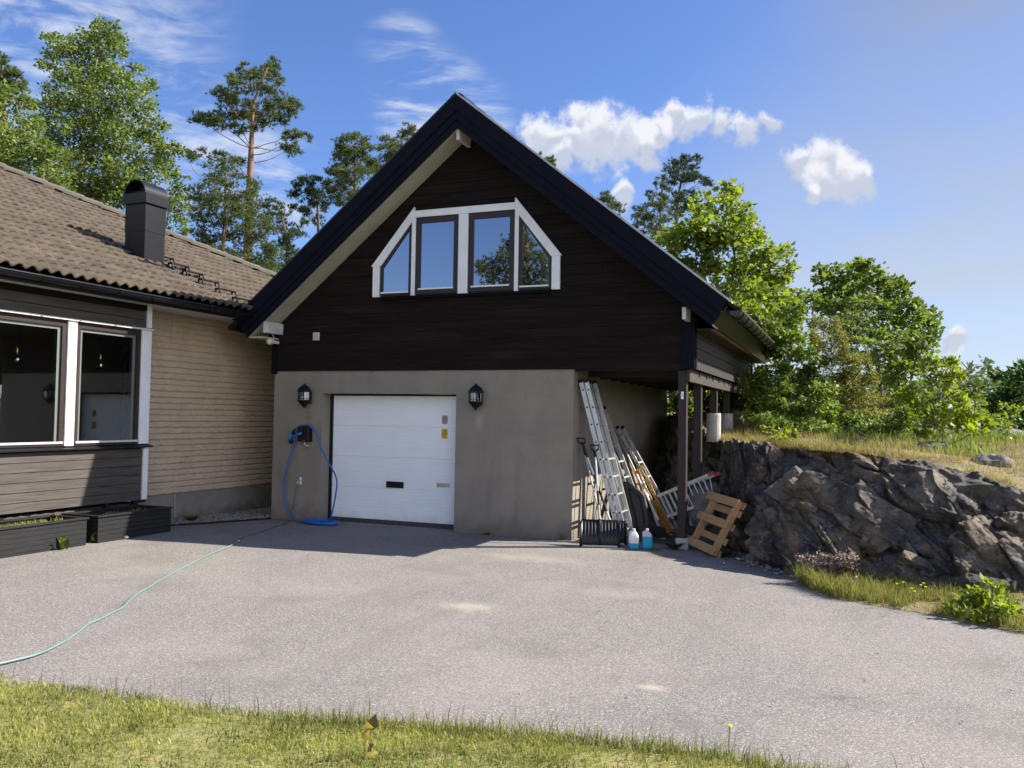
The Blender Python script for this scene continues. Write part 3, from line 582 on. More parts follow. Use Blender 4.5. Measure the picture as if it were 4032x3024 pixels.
# verge flashing on top of the boards
for sgn in (-1, 1):
    b = MB(); P = [(RX, ZL+.512), (RX, ZL+.548), (RX+sgn*4.16, ZL+.548-SL*4.16), (RX+sgn*4.16, ZL+.512-SL*4.16)]
    b.prism(P, 1, -.53, -.40); b.build('verge_flashing', 'gutterblack' if sgn < 0 else 'aludull', G)
# roof
def tileroof(name, mat, E, A, U, La, Ls, clip=None, wave=.18, course=.345, parent=None, seed=1, spw=8):
    E, A, U = [np.array(q, float) for q in (E, A, U)]; Nn = np.cross(A, U); Nn = Nn if Nn[2] > 0 else -Nn; r = np.random.RandomState(seed)
    na = int(La/wave*spw)+1; a = np.linspace(0, La, na); tl = (a/(wave*2)).astype(int); rows = []; nc = int(Ls/course)
    prof = .052*(1-np.abs(np.sin(np.pi*a/wave))**2.0)
    for c in range(nc):
        ja = r.uniform(-.004, .006, tl.max()+2)[tl]
        for s, h in ((c*course-.012, -.008), (c*course-.03, .040), ((c+1)*course+.02, -.012)):
            aa = a.copy()
            if clip is not None: aa = np.minimum(aa, clip(s))
            rows.append(E+aa[:, None]*A+(s+ja)[:, None]*U+(h+prof+ja*.6)[:, None]*Nn)
    V = np.stack(rows).reshape(-1, 3); R_ = len(rows); i = (np.arange(R_-1)[:, None]*na+np.arange(na-1)[None])
    m = np.arange(R_-1) % 3 != 2; i = i[m]; F = np.stack([i, i+1, i+na+1, i+na], -1).reshape(-1, 4)
    if clip is not None:
        l = np.abs(V[F[:, 0]]-V[F[:, 1]]).sum(-1) > 1e-5; F = F[l]
    return mesh(name, V, F, mat, parent)
cs, sn = math.cos(math.atan(SL)), math.sin(math.atan(SL)); LS = 4.20/cs
for sgn in (-1, 1):
    tileroof('roof_tiles', 'tile', (RX+sgn*4.21, -.47, ZL+.425-SL*4.21), (0, 1, 0), (-sgn*cs, 0, sn), 8.0, LS, parent=G, seed=4+sgn, wave=.18)
    MB().add([(RX, -.45, ZL+.40), (RX, 7.5, ZL+.40), (RX+sgn*4.15, 7.5, ZL+.40-SL*4.15), (RX+sgn*4.15, -.45, ZL+.40-SL*4.15)], [(0, 1, 2, 3)]).build('roof_deck', 'ceiling', G)
    # beige boarded soffit under the overhang (three boards)
    b = MB()
    for k in range(3):
        y0 = -.449+k*.151; P = [(RX, ZL+.006), (RX, ZL+.03), (RX+sgn*3.90, ZL+.03-SL*3.90), (RX+sgn*3.90, ZL+.006-SL*3.90)]; b.prism(P, 1, y0, y0+.146)
    b.build('soffit', 'soffit', G)
b = MB()
for k in range(20):
    y0 = -.5+k*.4; a = [(RX+.14*math.cos(t), 0, ZL+.405+.135*math.sin(t)) for t in np.linspace(0, math.pi, 9)]
    o = len(b.v); b.v += [(p[0], y0, p[2]) for p in a]+[(p[0]+(.006 if p[0] > RX else -.006), y0+.42, p[2]+.012) for p in a]; b.f += [(o+i, o+i+1, o+10+i, o+9+i) for i in range(8)]
b.build('ridge_cap', 'gutterblack', G)
# boxed eaves: fascia, strip and gutter
for sgn in (-1, 1):
    X = lambda d: RX+sgn*d
    b = MB(); b.add([(X(3.886), -.44, 3.112), (X(4.10), -.44, 3.36), (X(4.10), 7.48, 3.36), (X(3.886), 7.48, 3.112), (X(3.866), -.44, 3.13), (X(4.08), -.44, 3.38), (X(4.08), 7.48, 3.38), (X(3.866), 7.48, 3.13)], [(0, 1, 2, 3), (4, 5, 6, 7), (0, 1, 5, 4), (3, 2, 6, 7)]); b.build('fascia', 'black', G)
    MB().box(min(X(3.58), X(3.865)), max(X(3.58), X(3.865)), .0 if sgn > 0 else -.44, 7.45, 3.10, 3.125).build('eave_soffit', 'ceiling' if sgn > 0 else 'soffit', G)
    if sgn > 0: MB().box(X(3.80), X(3.862), -.05, 7.45, 3.094, 3.0995).build('eave_batten', 'cutwood', G)
    gx, gzz = X(4.20), 3.30
    b = MB(); n = 9; ys = (-.50, 7.55)
    arc = [(gx+.075*math.cos(t), gzz-.075*math.sin(t)) for t in np.linspace(0, math.pi, n)]
    o = 0; b.v += [(p[0], ys[0], p[1]) for p in arc]+[(p[0], ys[1], p[1]) for p in arc]; b.f += [(i, i+1, n+i+1, n+i) for i in range(n-1)]; b.f += [tuple(range(n)), tuple(range(n, 2*n))]
    b.tube([(gx+.077, ys[0], gzz+.002), (gx+.077, ys[1], gzz+.002)], .010, 6).tube([(gx-.077, ys[0], gzz), (gx-.077, ys[1], gzz)], .006, 6)
    gt = b.build('gutter', 'gutterblack', G)
    for k in range(13):
        y = -.2+k*.6; MB().tube([(gx+.084*math.cos(t), y, gzz-.084*math.sin(t)) for t in np.linspace(-.2, math.pi, 10)], .008, 5).build('bracket', 'black', gt)
# purlin ends
MB().box(.075, .165, -.445, -.0, 3.185, 3.375, .004).build('purlin', 'oldwhite', G)
MB().box(3.625, 3.68, -.43, .0, 6.10, 6.262, .004).build('purlin', 'oldwhite', G)
MB().box(7.13, 7.185, -.41, -.0, 3.215, 3.385, .004).build('purlin', 'oldwhite', G)
# posts, piers, beam of the lean-to
for py, zb, zp, name in ((.09, .14, None, 0), (1.36, .60, .18, 1), (3.0, 1.95, 1.45, 1), (4.62, 1.96, 1.6, 1), (6.38, 2.05, 1.7, 1)):
    p = MB().box(7.0, 7.12, py-.06, py+.06, zb, ZC-.045 if py < .2 else ZC-.03, .004).build('post', 'postwood', G)
    if py < .2: MB().box(6.985, 7.165, py-.10, py+.08, -.08, .15, .012).build('pier', 'concrete', G)
    else: MB().lathe((7.06, py, zp), [(.125, 0), (.125, zb-zp-.03), (.118, zb-zp)], 20).build('pier', 'concrete', G, smooth=False)
MB().box(7.122, 7.172, .01, 7.2, 2.37, ZC-.025, .004).build('beam', 'beamwood', G)
# -- garage door
DX0, DX1, DY = .9985, 3.4987, .262
D = [( .0, .012)]; prof = []
def door_profile():
    P = []
    for k, (zb, zt) in enumerate(((.08, .61), (.61, 1.125), (1.125, 1.64), (1.64, 2.165))):
        P += [(zb+.001, .016), (zb+.006, .0)]
        gr = [zt-d for d in (.39, .35, .29, .23, .17, .11, .05)]
        for g in gr: P += [(g-.006, 0), (g-.002, .006), (g+.002, .006), (g+.006, 0)]
        P += [(zt-.006, .0), (zt-.001, .016)]
    return P
P = door_profile(); v = []; 
for z, d in P: v += [(DX0+.05, DY+d, z), (DX1+.05, DY+d, z)]
f = [(2*i, 2*i+1, 2*i+3, 2*i+2) for i in range(len(P)-1)]
door = mesh('garage_door', v, f, 'panel', G)
b = MB().box(DX0+.05, DX1+.05, DY+.004, DY+.03, .005, .079); b.build('bottom_seal', 'rubber', door)
b = MB()
for k in range(18): b.box(1.12+k*.137, 1.17+k*.137, DY+.001, DY+.0045, .038, .046)
b.build('seal_slot', 'blackmat', door)['kind'] = 'stuff'
MB().box(DX0+.05, DX1+.03, .19, DY+.03, -.02, .004).build('threshold', 'aludull', G)
MB().box(DX0+.0005, DX0+.05, DY-.03, DY+.02, -.02, 2.175).box(DX0+.05, DX1+.05, DY-.012, DY+.02, 2.145, 2.175).build('door_frame', 'blackmat', G)
h = MB().box(2.115, 2.445, DY-.012, DY-.001, .622, .728, .004).build('handle', 'blackmat', door)
b = MB().box(2.125, 2.435, DY-.035, DY-.012, .70, .725, .005).box(2.13, 2.20, DY-.03, DY-.012, .635, .70, .005).box(2.36, 2.43, DY-.03, DY-.012, .635, .70, .005).box(2.20, 2.36, DY-.03, DY-.012, .63, .648, .004)
b.build('handle_grip', 'black', door)
b = MB().box(3.05, 3.285, DY-.006, DY+.0005, .668, .735, .002); npl = b.build('nameplate', 'chrome', door)
def text(name, body, loc, size, mat, parent, ry=0, ext=.0004, rotx=math.pi/2, rz=0, align='CENTER', bold=0.0):
    c = bpy.data.curves.new(name, 'FONT'); c.body = body; c.size = size; c.extrude = ext; c.align_x = align; c.align_y = 'CENTER'; c.offset = bold
    o = bpy.data.objects.new(name, c); COL.objects.link(o); dg = bpy.context.evaluated_depsgraph_get(); me = bpy.data.meshes.new_from_object(o.evaluated_get(dg)); bpy.data.objects.remove(o)
    me.materials.clear(); me.materials.append(M[mat]); o = bpy.data.objects.new(name, me); COL.objects.link(o)
    if parent is not None: o.parent = parent; L0 = ROOTLOC.get(parent.name, (0, 0, 0)); o.location = tuple(np.array(loc)-np.array(L0))
    else: o.location = loc
    o.rotation_euler = (rotx, ry, rz); return o
text('lettering', 'Crawford', (3.168, DY-.008, .70), .052, 'greyink', door, bold=.001)
def sticker(x, zc, w, h, mat, cut):
    z0, z1 = zc-h/2, zc+h/2; P = [(x-w/2+cut, z0), (x+w/2-cut, z0), (x+w/2, z0+cut), (x+w/2, z1), (x-w/2, z1), (x-w/2, z0+cut)] if cut else [(x-w/2, z0), (x+w/2, z0), (x+w/2, z1), (x-w/2, z1)]
    s = MB().prism(P, 1, DY-.0025, DY-.001).build('warning_sticker', mat, door)
    b = MB(); t = z1-.008; bt = zc-.005; A, B, C_ = (x, t), (x-w*.46, bt), (x+w*.46, bt); y = DY-.0032
    def bar(p, q, wd): b.beam((p[0], y, p[1]), (q[0], y, q[1]), .001, wd, up=(0, 0, 1) if abs(p[1]-q[1]) < 1e-6 else (q[1]-p[1], 0, -(q[0]-p[0])))
    bar(A, B, .008); bar(A, C_, .008); bar(B, C_, .008); bar((x-w*.2, bt+.016), (x+w*.16, bt+.042), .007)
    b.build('warning_triangle', 'ink', door)
    text('lettering', 'SKADERISK', (x, DY-.0035, bt-.018), .0165, 'ink', door); text('lettering', 'EJ LEKA', (x, DY-.0035, bt-.038), .0125, 'ink', door); text('lettering', 'VID PORTEN', (x, DY-.0035, bt-.052), .0125, 'ink', door)
sticker(3.178, 1.765, .105, .145, 'stickerold', .022); sticker(3.178, 1.538, .105, .158, 'sticker', 0)
# -- loft window
def winpoly(poly, y0, y1, name, mat, par): return MB().prism(poly, 1, y0, y1).build(name, mat, par)
W0, WL, WR, WS, WT = 3.766, 1.964, 5.222, 4.277, 5.146; XL, XH = 2.697, 4.488
win = winpoly([(WL+.10, W0+.005), (WR-.10, W0+.005), (WR-.10, WS), (XH, WT-.09), (XL, WT-.09), (WL+.10, WS)], -.032, -.0265, 'loft_window', 'winframe', G)
tr = 'white'
b = MB(); b.box(WL, 2.095, -.066, -.028, W0, WS-.002).box(WR-.13, WR, -.066, -.028, W0+.0, WS-.002)
b.box(2.68, 2.75, -.066, -.028, W0, 5.035).box(3.52, 3.688, -.066, -.028, W0, 5.035).box(4.48, 4.545, -.066, -.028, W0, 5.035)
b.box(2.72, 4.475, -.068, -.028, 5.037, WT)
b.prism([(WL-.03, WS), (2.115, WS), (2.728, 5.030), (2.718, 5.21)], 1, -.070, -.028)
b.prism([(WR+.03, WS), (WR-.145, WS), (4.478, 5.030), (4.478, 5.215), (4.492, 5.215)], 1, -.070, -.028)
b.build('white_trim', 'white', win)
def pane(poly, inset, name='frame'):
    c = np.mean(poly, 0); n = len(poly); P = [np.array(p) for p in poly]
    def off(d):
        R_ = []
        for i in range(n):
            p0, p1, p2 = P[i-1], P[i], P[(i+1) % n]; e1 = (p1-p0)/np.linalg.norm(p1-p0); e2 = (p2-p1)/np.linalg.norm(p2-p1); n1 = np.array([-e1[1], e1[0]]); n2 = np.array([-e2[1], e2[0]])
            m = n1+n2; m /= np.dot(m, n1); R_.append(p1+m*d)
        return R_
    inn = off(inset); o = [(p[0], -.055, p[1]) for p in P]+[(p[0], -.055, p[1]) for p in inn]+[(p[0], -.030, p[1]) for p in inn]+[(p[0], -.030, p[1]) for p in P]
    f = []
    for i in range(n):
        j = (i+1) % n; f += [(i, j, n+j, n+i), (n+i, n+j, 2*n+j, 2*n+i), (3*n+i, 3*n+j, j, i)]
    mesh('frame', o, f, 'winframe', win)
    MB().add([(p[0], -.036, p[1]) for p in inn], [tuple(range(n))]).build('pane', 'gable_glass', win)
    lo = min(p[1] for p in inn); xa = min(p[0] for p in inn); xb = max(p[0] for p in inn)
    MB().box(xa-.03, xb+.005, -.068, -.0555, lo-.022, lo+.002).build('pane_sill', 'white', win)
pane([(2.098, 3.79), (2.677, 3.79), (2.677, 4.995), (2.098, 4.255)], .05)
pane([(2.753, 3.79), (3.517, 3.79), (3.517, 5.02), (2.753, 5.02)], .085)
pane([(3.691, 3.79), (4.477, 3.79), (4.477, 5.02), (3.691, 5.02)], .085)
pane([(4.548, 3.79), (5.088, 3.79), (5.088, 4.255), (4.548, 4.995)], .05)
MB().add([(WL+.13, -.03, W0-.004), (WR-.12, -.03, W0-.004), (WR-.12, -.11, W0-.03), (WL+.13, -.11, W0-.03), (WR-.12, -.11, W0-.045), (WL+.13, -.11, W0-.045), (WL+.13, -.03, W0-.02), (WR-.12, -.03, W0-.02)], [(0, 1, 2, 3), (3, 2, 4, 5), (5, 4, 7, 6)]).build('sill_flashing', 'navy', win)

# ---- wall-mounted things
def lantern(x, label):
    t = empty('wall_lantern', (x, 0, 1.93), label, 'wall lamp', 'lanterns beside the garage door')
    MB().box(x-.05, x+.05, -.03, 0, 2.0, 2.2, .005).build('back_plate', 'black', t)
    c = (x, -.145, 1.93); b = MB(); k = 6
    MB().lathe(c, [(.012, -.005), (.03, .0), (.028, .02), (.055, .04), (.06, .055), (.105, .095), (.128, .115), (.128, .13), (.11, .132)], 6).build('base', 'black', t)
    MB().lathe(c, [(.118, .262), (.135, .268), (.135, .285), (.118, .30), (.098, .335), (.06, .362), (.055, .37), (.03, .378), (.022, .40), (.004, .41)], 6).build('cap', 'black', t)
    for i in range(6):
        a = math.pi/3*i; b.box(x+.108*math.cos(a)-.006, x+.108*math.cos(a)+.006, c[1]+.108*math.sin(a)-.006, c[1]+.108*math.sin(a)+.006, 2.06, 2.195)
    for i in range(6):
        a, e = math.pi/3*i, math.pi/3*(i+1); p = (x+.104*math.cos(a), c[1]+.104*math.sin(a), 2.085); q = (x+.104*math.cos(e), c[1]+.104*math.sin(e), 2.085); b.beam(p, q, .006, .008)
    b.build('cage', 'black', t)
    g = MB().lathe(c, [(.10, .135), (.10, .262)], 6); g.f = g.f[:-2]; g.build('glass', 'lampglass', t)
    MB().lathe((x, c[1], 2.075), [(.02, 0), (.02, .03), (.036, .06), (.038, .09), (.02, .115)], 10).build('bulb', 'jugwhite', t, smooth=True)
lantern(.73, 'black wall lantern above the charging box left of the garage door'); lantern(3.905, 'black wall lantern on the bare stucco right of the garage door')
t = empty('wall_vent', (.86, -.02, 3.08), 'small cream louvred vent on the dark cladding', 'vent')
b = MB().box(.79, .925, -.034, -.027, 3.078, 3.212, .003); b.build('frame', 'cream', t)
b = MB()
for k in range(5): b.beam((.805, -.042, 3.10+k*.023), (.91, -.042, 3.10+k*.023), .012, .012, bev=0)
b.build('slat', 'cream', t)['kind'] = 'stuff'
t = empty('security_camera', (.1, -.2, 3.05), 'small cream camera under the purlin end at the garage corner', 'camera')
MB().lathe((.075, -.30, 3.05), [(.045, 0), (.052, .02), (.052, .09), (.03, .12)], 14, ax=1).build('housing', 'cream', t, smooth=True)
MB().lathe((.085, -.24, 3.0), [(.01, -.02), (.03, -.012), (.034, .02)], 12).build('lens_dome', 'lampglass', t)
MB().box(.085, .125, -.24, -.06, 3.02, 3.075, .006).tube([(.11, -.2, 3.07), (.115, -.2, 3.14), (.10, -.25, 3.19)], .007, 6).build('bracket', 'cream', t)
t = empty('charging_box', (.695, 0, 1.36), 'black car charging box on the stucco wall', 'car charger')
MB().box(.585, .815, -.125, -.0, 1.355, 1.615, .012).build('housing', 'blackmat', t); MB().box(.715, .755, -.128, -.1255, 1.372, 1.38).build('badge', 'greyink', t)
MB().tube([(.70, -.05, 1.36), (.70, -.06, 1.32), (.73, -.06, 1.29), (.76, -.02, 1.28)], .009, 8).build('conduit', 'white', t)
MB().lathe((.69, -.15, 1.49), [(.034, 0), (.034, .03)], 14, ax=1).build('socket', 'black', t)
c3 = lambda a, b_: (1000+a*.48216, 1350+b_*.48216)
t = empty('charging_cable', (.9, -.2, 0), 'blue charging cable looping from the charging box down to a coil on the asphalt', 'cable')
def cabpath(pts, y=-.10): return [on(*c3(*p), 1, y) for p in pts]
def smoothpath(pts, k=4, it=None):
    P = [np.array(p, float) for p in pts]; out = []
    for i in range(len(P)-1):
        p0, p1, p2, p3 = P[max(i-1, 0)], P[i], P[i+1], P[min(i+2, len(P)-1)]
        for j in range(k):
            s = j/k; out.append(.5*((2*p1)+(-p0+p2)*s+(2*p0-5*p1+4*p2-p3)*s*s+(-p0+3*p1-3*p2+p3)*s**3))
    return out+[P[-1]]
up_ = cabpath([(300, 1412), (268, 1350), (246, 1270), (243, 1180), (255, 1090), (275, 1000), (300, 910), (318, 850), (333, 805)], -.09)[::-1]
cl = gnd(1000+545*.48216, 1350+1484*.48216); zc_ = float(cl[2])+.014
coil = []
for tt in np.linspace(math.pi, math.pi*11.0, 130):
    rr = .27+.035*math.sin(tt*.37+1); coil.append((cl[0]+rr*1.05*math.cos(tt), cl[1]+.02+rr*.55*math.sin(tt)+.02*math.sin(tt*.21), zc_+.004+.0085*(tt/math.pi-1)*.45))
left = [(.70, -.16, 1.49), (.64, -.19, 1.475), (.56, -.17, 1.44), (.50, -.13, 1.41)]
right = cabpath([(600, 1450), (638, 1385), (662, 1270), (677, 1150), (664, 1080), (630, 1015), (582, 930), (546, 850), (520, 770), (490, 712), (452, 678)], -.10)
end = [(.74, -.07, 1.632), (.67, -.05, 1.632), (.60, -.06, 1.62), (.545, -.07, 1.585), (.52, -.08, 1.56)]
path = smoothpath(left+up_+[np.array(on(*c3(350, 1455), 2, .02)), (coil[0][0]-.12, coil[0][1]+.03, .02)], 4)+coil+smoothpath([coil[-1]]+right+end, 4)
MB().tube(path, .0135, 8).build('cable', 'cable', t, smooth=True)
MB().tube([(.525, -.08, 1.565), (.49, -.085, 1.52), (.465, -.09, 1.47)], [.016, .026, .028], 10).build('connector_handle', 'blackmat', t, smooth=True)
MB().tube([(.468, -.12, 1.49), (.45, -.125, 1.44), (.445, -.125, 1.385)], [.02, .026, .032], 10).build('connector_body', 'bluep', t, smooth=True)
MB().tube([(.445, -.10, 1.39), (.445, -.10, 1.315)], [.036, .036], 12).build('connector_head', 'blackmat', t)
MB().tube([(.70, -.155, 1.495), (.67, -.19, 1.485), (.62, -.19, 1.465)], [.026, .022, .016], 10).build('plug', 'bluep', t, smooth=True)
t = empty('garden_tap', (.585, 0, .62), 'small chrome garden tap on the stucco wall', 'tap')
MB().box(.567, .615, -.012, 0, .625, .745, .004).build('wall_plate', 'white', t)
MB().tube([(.59, -.01, .69), (.59, -.07, .685), (.585, -.09, .655), (.58, -.09, .63)], [.012, .012, .012, .013], 8).build('spout', 'tapmetal', t, smooth=True)
MB().beam((.54, -.06, .70), (.615, -.06, .715), .012, .012).build('lever', 'tapmetal', t)
t = empty('garden_hose', (1, -4, 0), 'pale green garden hose running from the wall tap across the asphalt', 'hose')
hp = [(.58, -.09, .63)]+[tuple(on(*c3(*p), 1, -.09)) for p in ((340, 1200), (333, 1260), (318, 1340))]+[tuple(on(*c3(302, 1408), 2, .04))]
c2 = lambda a, b_: (a*.54249, 1400+b_*.54249); c8 = lambda a, b_: (a*.90416, 2100+b_*.90416)
def hg(q, r): p = gnd(*q); return (p[0], p[1], p[2]+r+.004)
thin = hp+[hg(c2(*p), .007) for p in ((2080, 1222), (1990, 1250), (1900, 1284), (1820, 1308), (1762, 1330), (1728, 1352))]
MB().tube(smoothpath(thin, 5), .0065, 7).build('thin_hose', pm('thin_hose', (.06, .10, .095), None, rough=.5), t, smooth=True)
thick = [hg(c8(*p), .011) for p in ((1035, 40), (1005, 58), (960, 77), (900, 103), (840, 133), (790, 158), (740, 186), (690, 214), (640, 246), (600, 268), (565, 296), (530, 330), (490, 352), (440, 378), (380, 406), (335, 440), (290, 472), (240, 500), (190, 524), (130, 545), (60, 562), (0, 576), (-120, 600), (-300, 610))]
MB().tube(smoothpath(thick, 6), .0088, 8).build('hose_line', 'hose', t, smooth=True)
p = gnd(*c2(1728, 1353)); MB().lathe((p[0], p[1], p[2]+.016), [(.012, -.03), (.017, -.02), (.017, .02), (.012, .03)], 10, ax=0).build('hose_coupling', 'brass', t, smooth=True)
MB().box(7.043, 7.077, .0235, .030, 2.12, 2.23, .002).tube([(7.06, .022, 2.21), (7.06, -.02, 2.20), (7.05, -.03, 2.16)], .009, 6).build('post_bracket', 'chrome', G)

# ================================================================ HOUSE
HX, BX, GX = -1.05, -.62, -.20
Hs = empty('house_building', (-3, -2, 0), 'low house of tan split brick with brown tiled roof and dark boarded bay', 'house')
# split-face brick relief
ys = np.arange(-2.34, 2.6, .0125); zs = np.arange(.475, 3.44, .0085); Y, Z = np.meshgrid(ys, zs, indexing='ij'); rh = .0985
row = np.floor((Z-.475)/rh).astype(int); v = (Z-.475)/rh-row; rr = np.random.RandomState(5); offs = rr.uniform(0, .35, row.max()+1)
by = (Y+offs[row])/.37; bi = np.floor(by+.18*np.sin(row*2.7)).astype(int); bf = by+.18*np.sin(row*2.7)-bi
bo = vnoise(np.stack([bi*1.37, row*1.91, bi*0], -1), 3)
t_ = .24+.13*fbm(np.stack([Y*11, row*7.3, Y*0], -1), 3, 2)+.06*bo; t_ = np.clip(t_, .06, .6)
hgt = np.where(v < t_, .002+.034*(v/t_)**.8, .036-.016*(v-t_)/(1-t_))+.006*fbm(np.stack([Y*26, Z*40, Y*0], -1), 3, 6)+.003*bo
hgt = np.where((v > .955) | (v < .02), .0, hgt); hgt = np.where((bf*.37 < .007), hgt*.55, hgt)
mesh('brick_wall', np.stack([HX+hgt, Y, Z], -1).reshape(-1, 3), gridfaces(len(ys), len(zs)), 'brick', Hs)
MB().box(HX-.15, HX+.012, 2.6, 6.0, .475, 3.44).build('brick_wall', 'brick', Hs)
MB().box(-8, HX-.001, 5.7, 6.0, -.1, 3.44).build('brick_wall', 'brick', Hs)
MB().box(HX-.3, HX+.004, -7.5, 6.0, -.15, .475).build('plinth', 'plinth', Hs)
MB().tube([(HX+.02, -1.18, .03), (HX+.02, -1.18, .47)], .011, 8).box(HX+.004, HX+.02, -1.20, -1.16, .44, .46).build('conduit', 'aludull', Hs)
# bay: boards below and above the window
def hb(z0, z1, h, y0, y1, x, mat, name, par=Hs, seed=1):
    b = MB(); r = random.Random(seed); z = z0
    while z < z1-.02:
        zt = min(z+h-.008, z1); o = r.uniform(0, .004); b.add([(x+.024+o, y0, z), (x+.024+o, y1, z), (x+.018+o, y1, zt), (x+.018+o, y0, zt), (x, y0, z), (x, y1, z), (x, y1, zt), (x, y0, zt)], [(0, 1, 2, 3), (0, 4, 5, 1), (3, 2, 6, 7), (1, 5, 6, 2), (4, 0, 3, 7)]); z += h
    return b.build(name, mat, par)
hb(.50, 1.265, .128, -8, -2.30, BX-.02, 'grey_board', 'bay_cladding'); hb(3.085, 3.345, .130, -8, -2.30, BX-.02, 'grey_board', 'bay_cladding', seed=3)
MB().box(BX-.06, BX-.021, -8, -2.215, .5, 1.27).box(BX-.06, BX-.021, -8, -2.215, 3.0, 3.44).box(HX+.03, BX-.06, -2.26, -2.215, .5, 1.3).box(HX+.03, BX-.06, -2.26, -2.215, 3.0, 3.44).box(HX+.03, BX-.06, -2.26, -2.215, 1.3, 3.0).box(HX+.03, BX-.061, -8, -2.27, .5, .54).build('bay_side', 'blackmat', Hs)
MB().box(BX-.02, BX+.012, -8, -2.3, 3.347, 3.44).build('bay_frieze', 'dark_board', Hs)
MB().box(BX-.03, BX+.03, -2.302, -2.215, 3.09, 3.43, .003).build('corner_trim', 'white', Hs)
MB().box(BX-.03, BX+.03, -2.295, -2.205, .50, 1.27, .003).build('corner_trim', 'white', Hs)
MB().box(BX-.05, BX+.055, -8, -2.205, 3.052, 3.078).build('head_flashing', 'oldwhite', Hs)
MB().add([(BX-.02, -8, 1.335), (BX-.02, -2.17, 1.335), (BX+.085, -2.17, 1.305), (BX+.085, -8, 1.305), (BX+.085, -2.17, 1.285), (BX+.085, -8, 1.285), (BX-.02, -2.17, 1.28), (BX-.02, -8, 1.28)], [(0, 1, 2, 3), (3, 2, 4, 5), (5, 4, 6, 7), (1, 0, 7, 6), (1, 2, 4, 6)]).build('sill_flashing', 'black', Hs)
bw = MB().box(BX-.03, BX+.025, -2.39, -2.205, 1.338, 3.05, .004).build('bay_window', 'white', Hs)
for y0, y1 in ((-3.68, -3.535), (-5.75, -5.60), (-7.9, -7.75)): MB().box(BX-.03, BX+.025, y0, y1, 1.338, 3.05, .004).build('mullion', 'white', bw)
for y0, y1 in ((-3.535, -2.39), (-5.60, -3.68), (-7.75, -5.75)):
    b = MB()
    for a in ((y0, y0+.075, 1.34, 3.05), (y1-.075, y1, 1.34, 3.05), (y0+.075, y1-.075, 1.34, 1.40), (y0+.075, y1-.075, 2.965, 3.05)): b.box(BX-.055, BX+.0, a[0], a[1], a[2], a[3])
    b.build('frame', 'winframe', bw)
    b = MB(); i = .075
    for a in ((y0+i, y0+i+.05, 1.40, 2.965), (y1-i-.05, y1-i, 1.40, 2.965), (y0+i+.05, y1-i-.05, 2.92, 2.965)): b.box(BX-.09, BX-.03, a[0], a[1], a[2], a[3])
    b.build('inner_frame', 'innerframe', bw)
    MB().add([(BX-.035, y0+.07, 1.39), (BX-.035, y1-.07, 1.39), (BX-.035, y1-.07, 2.97), (BX-.035, y0+.07, 2.97)], [(0, 1, 2, 3)]).build('pane', 'bay_glass', bw)
    MB().box(BX-.02, BX+.018, y0+.04, y1-.02, 1.372, 1.400).build('pane_sill', 'oldwhite', bw)
# room behind the bay glass
b = MB().box(-5.0, -4.95, -8, -1.2, .45, 3.1).box(-5, HX-.35, -1.25, -1.2, .45, 3.1).box(-5, -.69, -8, -7.95, .45, 3.1)
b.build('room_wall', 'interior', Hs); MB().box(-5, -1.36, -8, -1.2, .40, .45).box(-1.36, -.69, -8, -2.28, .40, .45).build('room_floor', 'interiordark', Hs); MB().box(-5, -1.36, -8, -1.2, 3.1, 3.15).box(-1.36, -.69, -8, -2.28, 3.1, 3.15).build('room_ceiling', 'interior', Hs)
MB().box(HX-.35, HX-.3, -7.9, -5.8, .45, 3.1).build('room_wall', 'interior', Hs)
MB().box(BX-.40, BX-.10, -8, -2.3, 1.30, 1.335).build('window_ledge', 'white', Hs)
dr = MB().box(-4.94, -4.90, -4.9, -4.0, .45, 2.5).build('room_door', pm('room_door', (.30, .29, .28), None, rough=.6), Hs)
MB().tube([(-4.89, -4.10, 1.45), (-4.84, -4.10, 1.45), (-4.84, -4.22, 1.45)], .012, 6).build('handle', 'blackmat', dr)
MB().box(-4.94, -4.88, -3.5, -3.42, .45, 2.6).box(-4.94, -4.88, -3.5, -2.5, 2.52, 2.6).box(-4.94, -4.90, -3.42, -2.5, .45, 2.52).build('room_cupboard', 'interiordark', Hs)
# eaves
MB().box(HX-.1, -.245, -9, 6.2, 3.43, 3.45).build('soffit', 'oldwhite', Hs)
MB().box(-.243, -.215, -9, 6.25, 3.40, 3.555).build('fascia', 'blackmat', Hs)
def gutter(gx, gzz, y0, y1, r=.065):
    b = MB(); n = 9; arc = [(gx+r*math.cos(t), gzz-r*math.sin(t)) for t in np.linspace(0, math.pi, n)]
    b.v += [(p[0], y0, p[1]) for p in arc]+[(p[0], y1, p[1]) for p in arc]; b.f += [(i, i+1, n+i+1, n+i) for i in range(n-1)]+[tuple(range(n)), tuple(range(n, 2*n))]
    return b.tube([(gx+r, y0, gzz), (gx+r, y1, gzz)], .010, 8)
gt = gutter(-.145, 3.505, -9, -.18).build('gutter', 'gutterblack', Hs)
for k in range(15): y = -8.7+k*.6; MB().tube([(-.145+.073*math.cos(t), y, 3.505-.073*math.sin(t)) for t in np.linspace(-.3, math.pi, 9)], .007, 5).build('bracket', 'black', gt)
P25 = math.radians(25); c25, s25, t25 = math.cos(P25), math.sin(P25), math.tan(P25)
EX, EZ, EY = -.13, 3.565, 6.5
roof = tileroof('roof_tiles', 'tile', (EX, -9.5, EZ), (0, 1, 0), (-c25, 0, s25), EY+9.5, 8.7, clip=lambda s: (EY-s*c25)+9.5, parent=Hs, seed=8, spw=9)
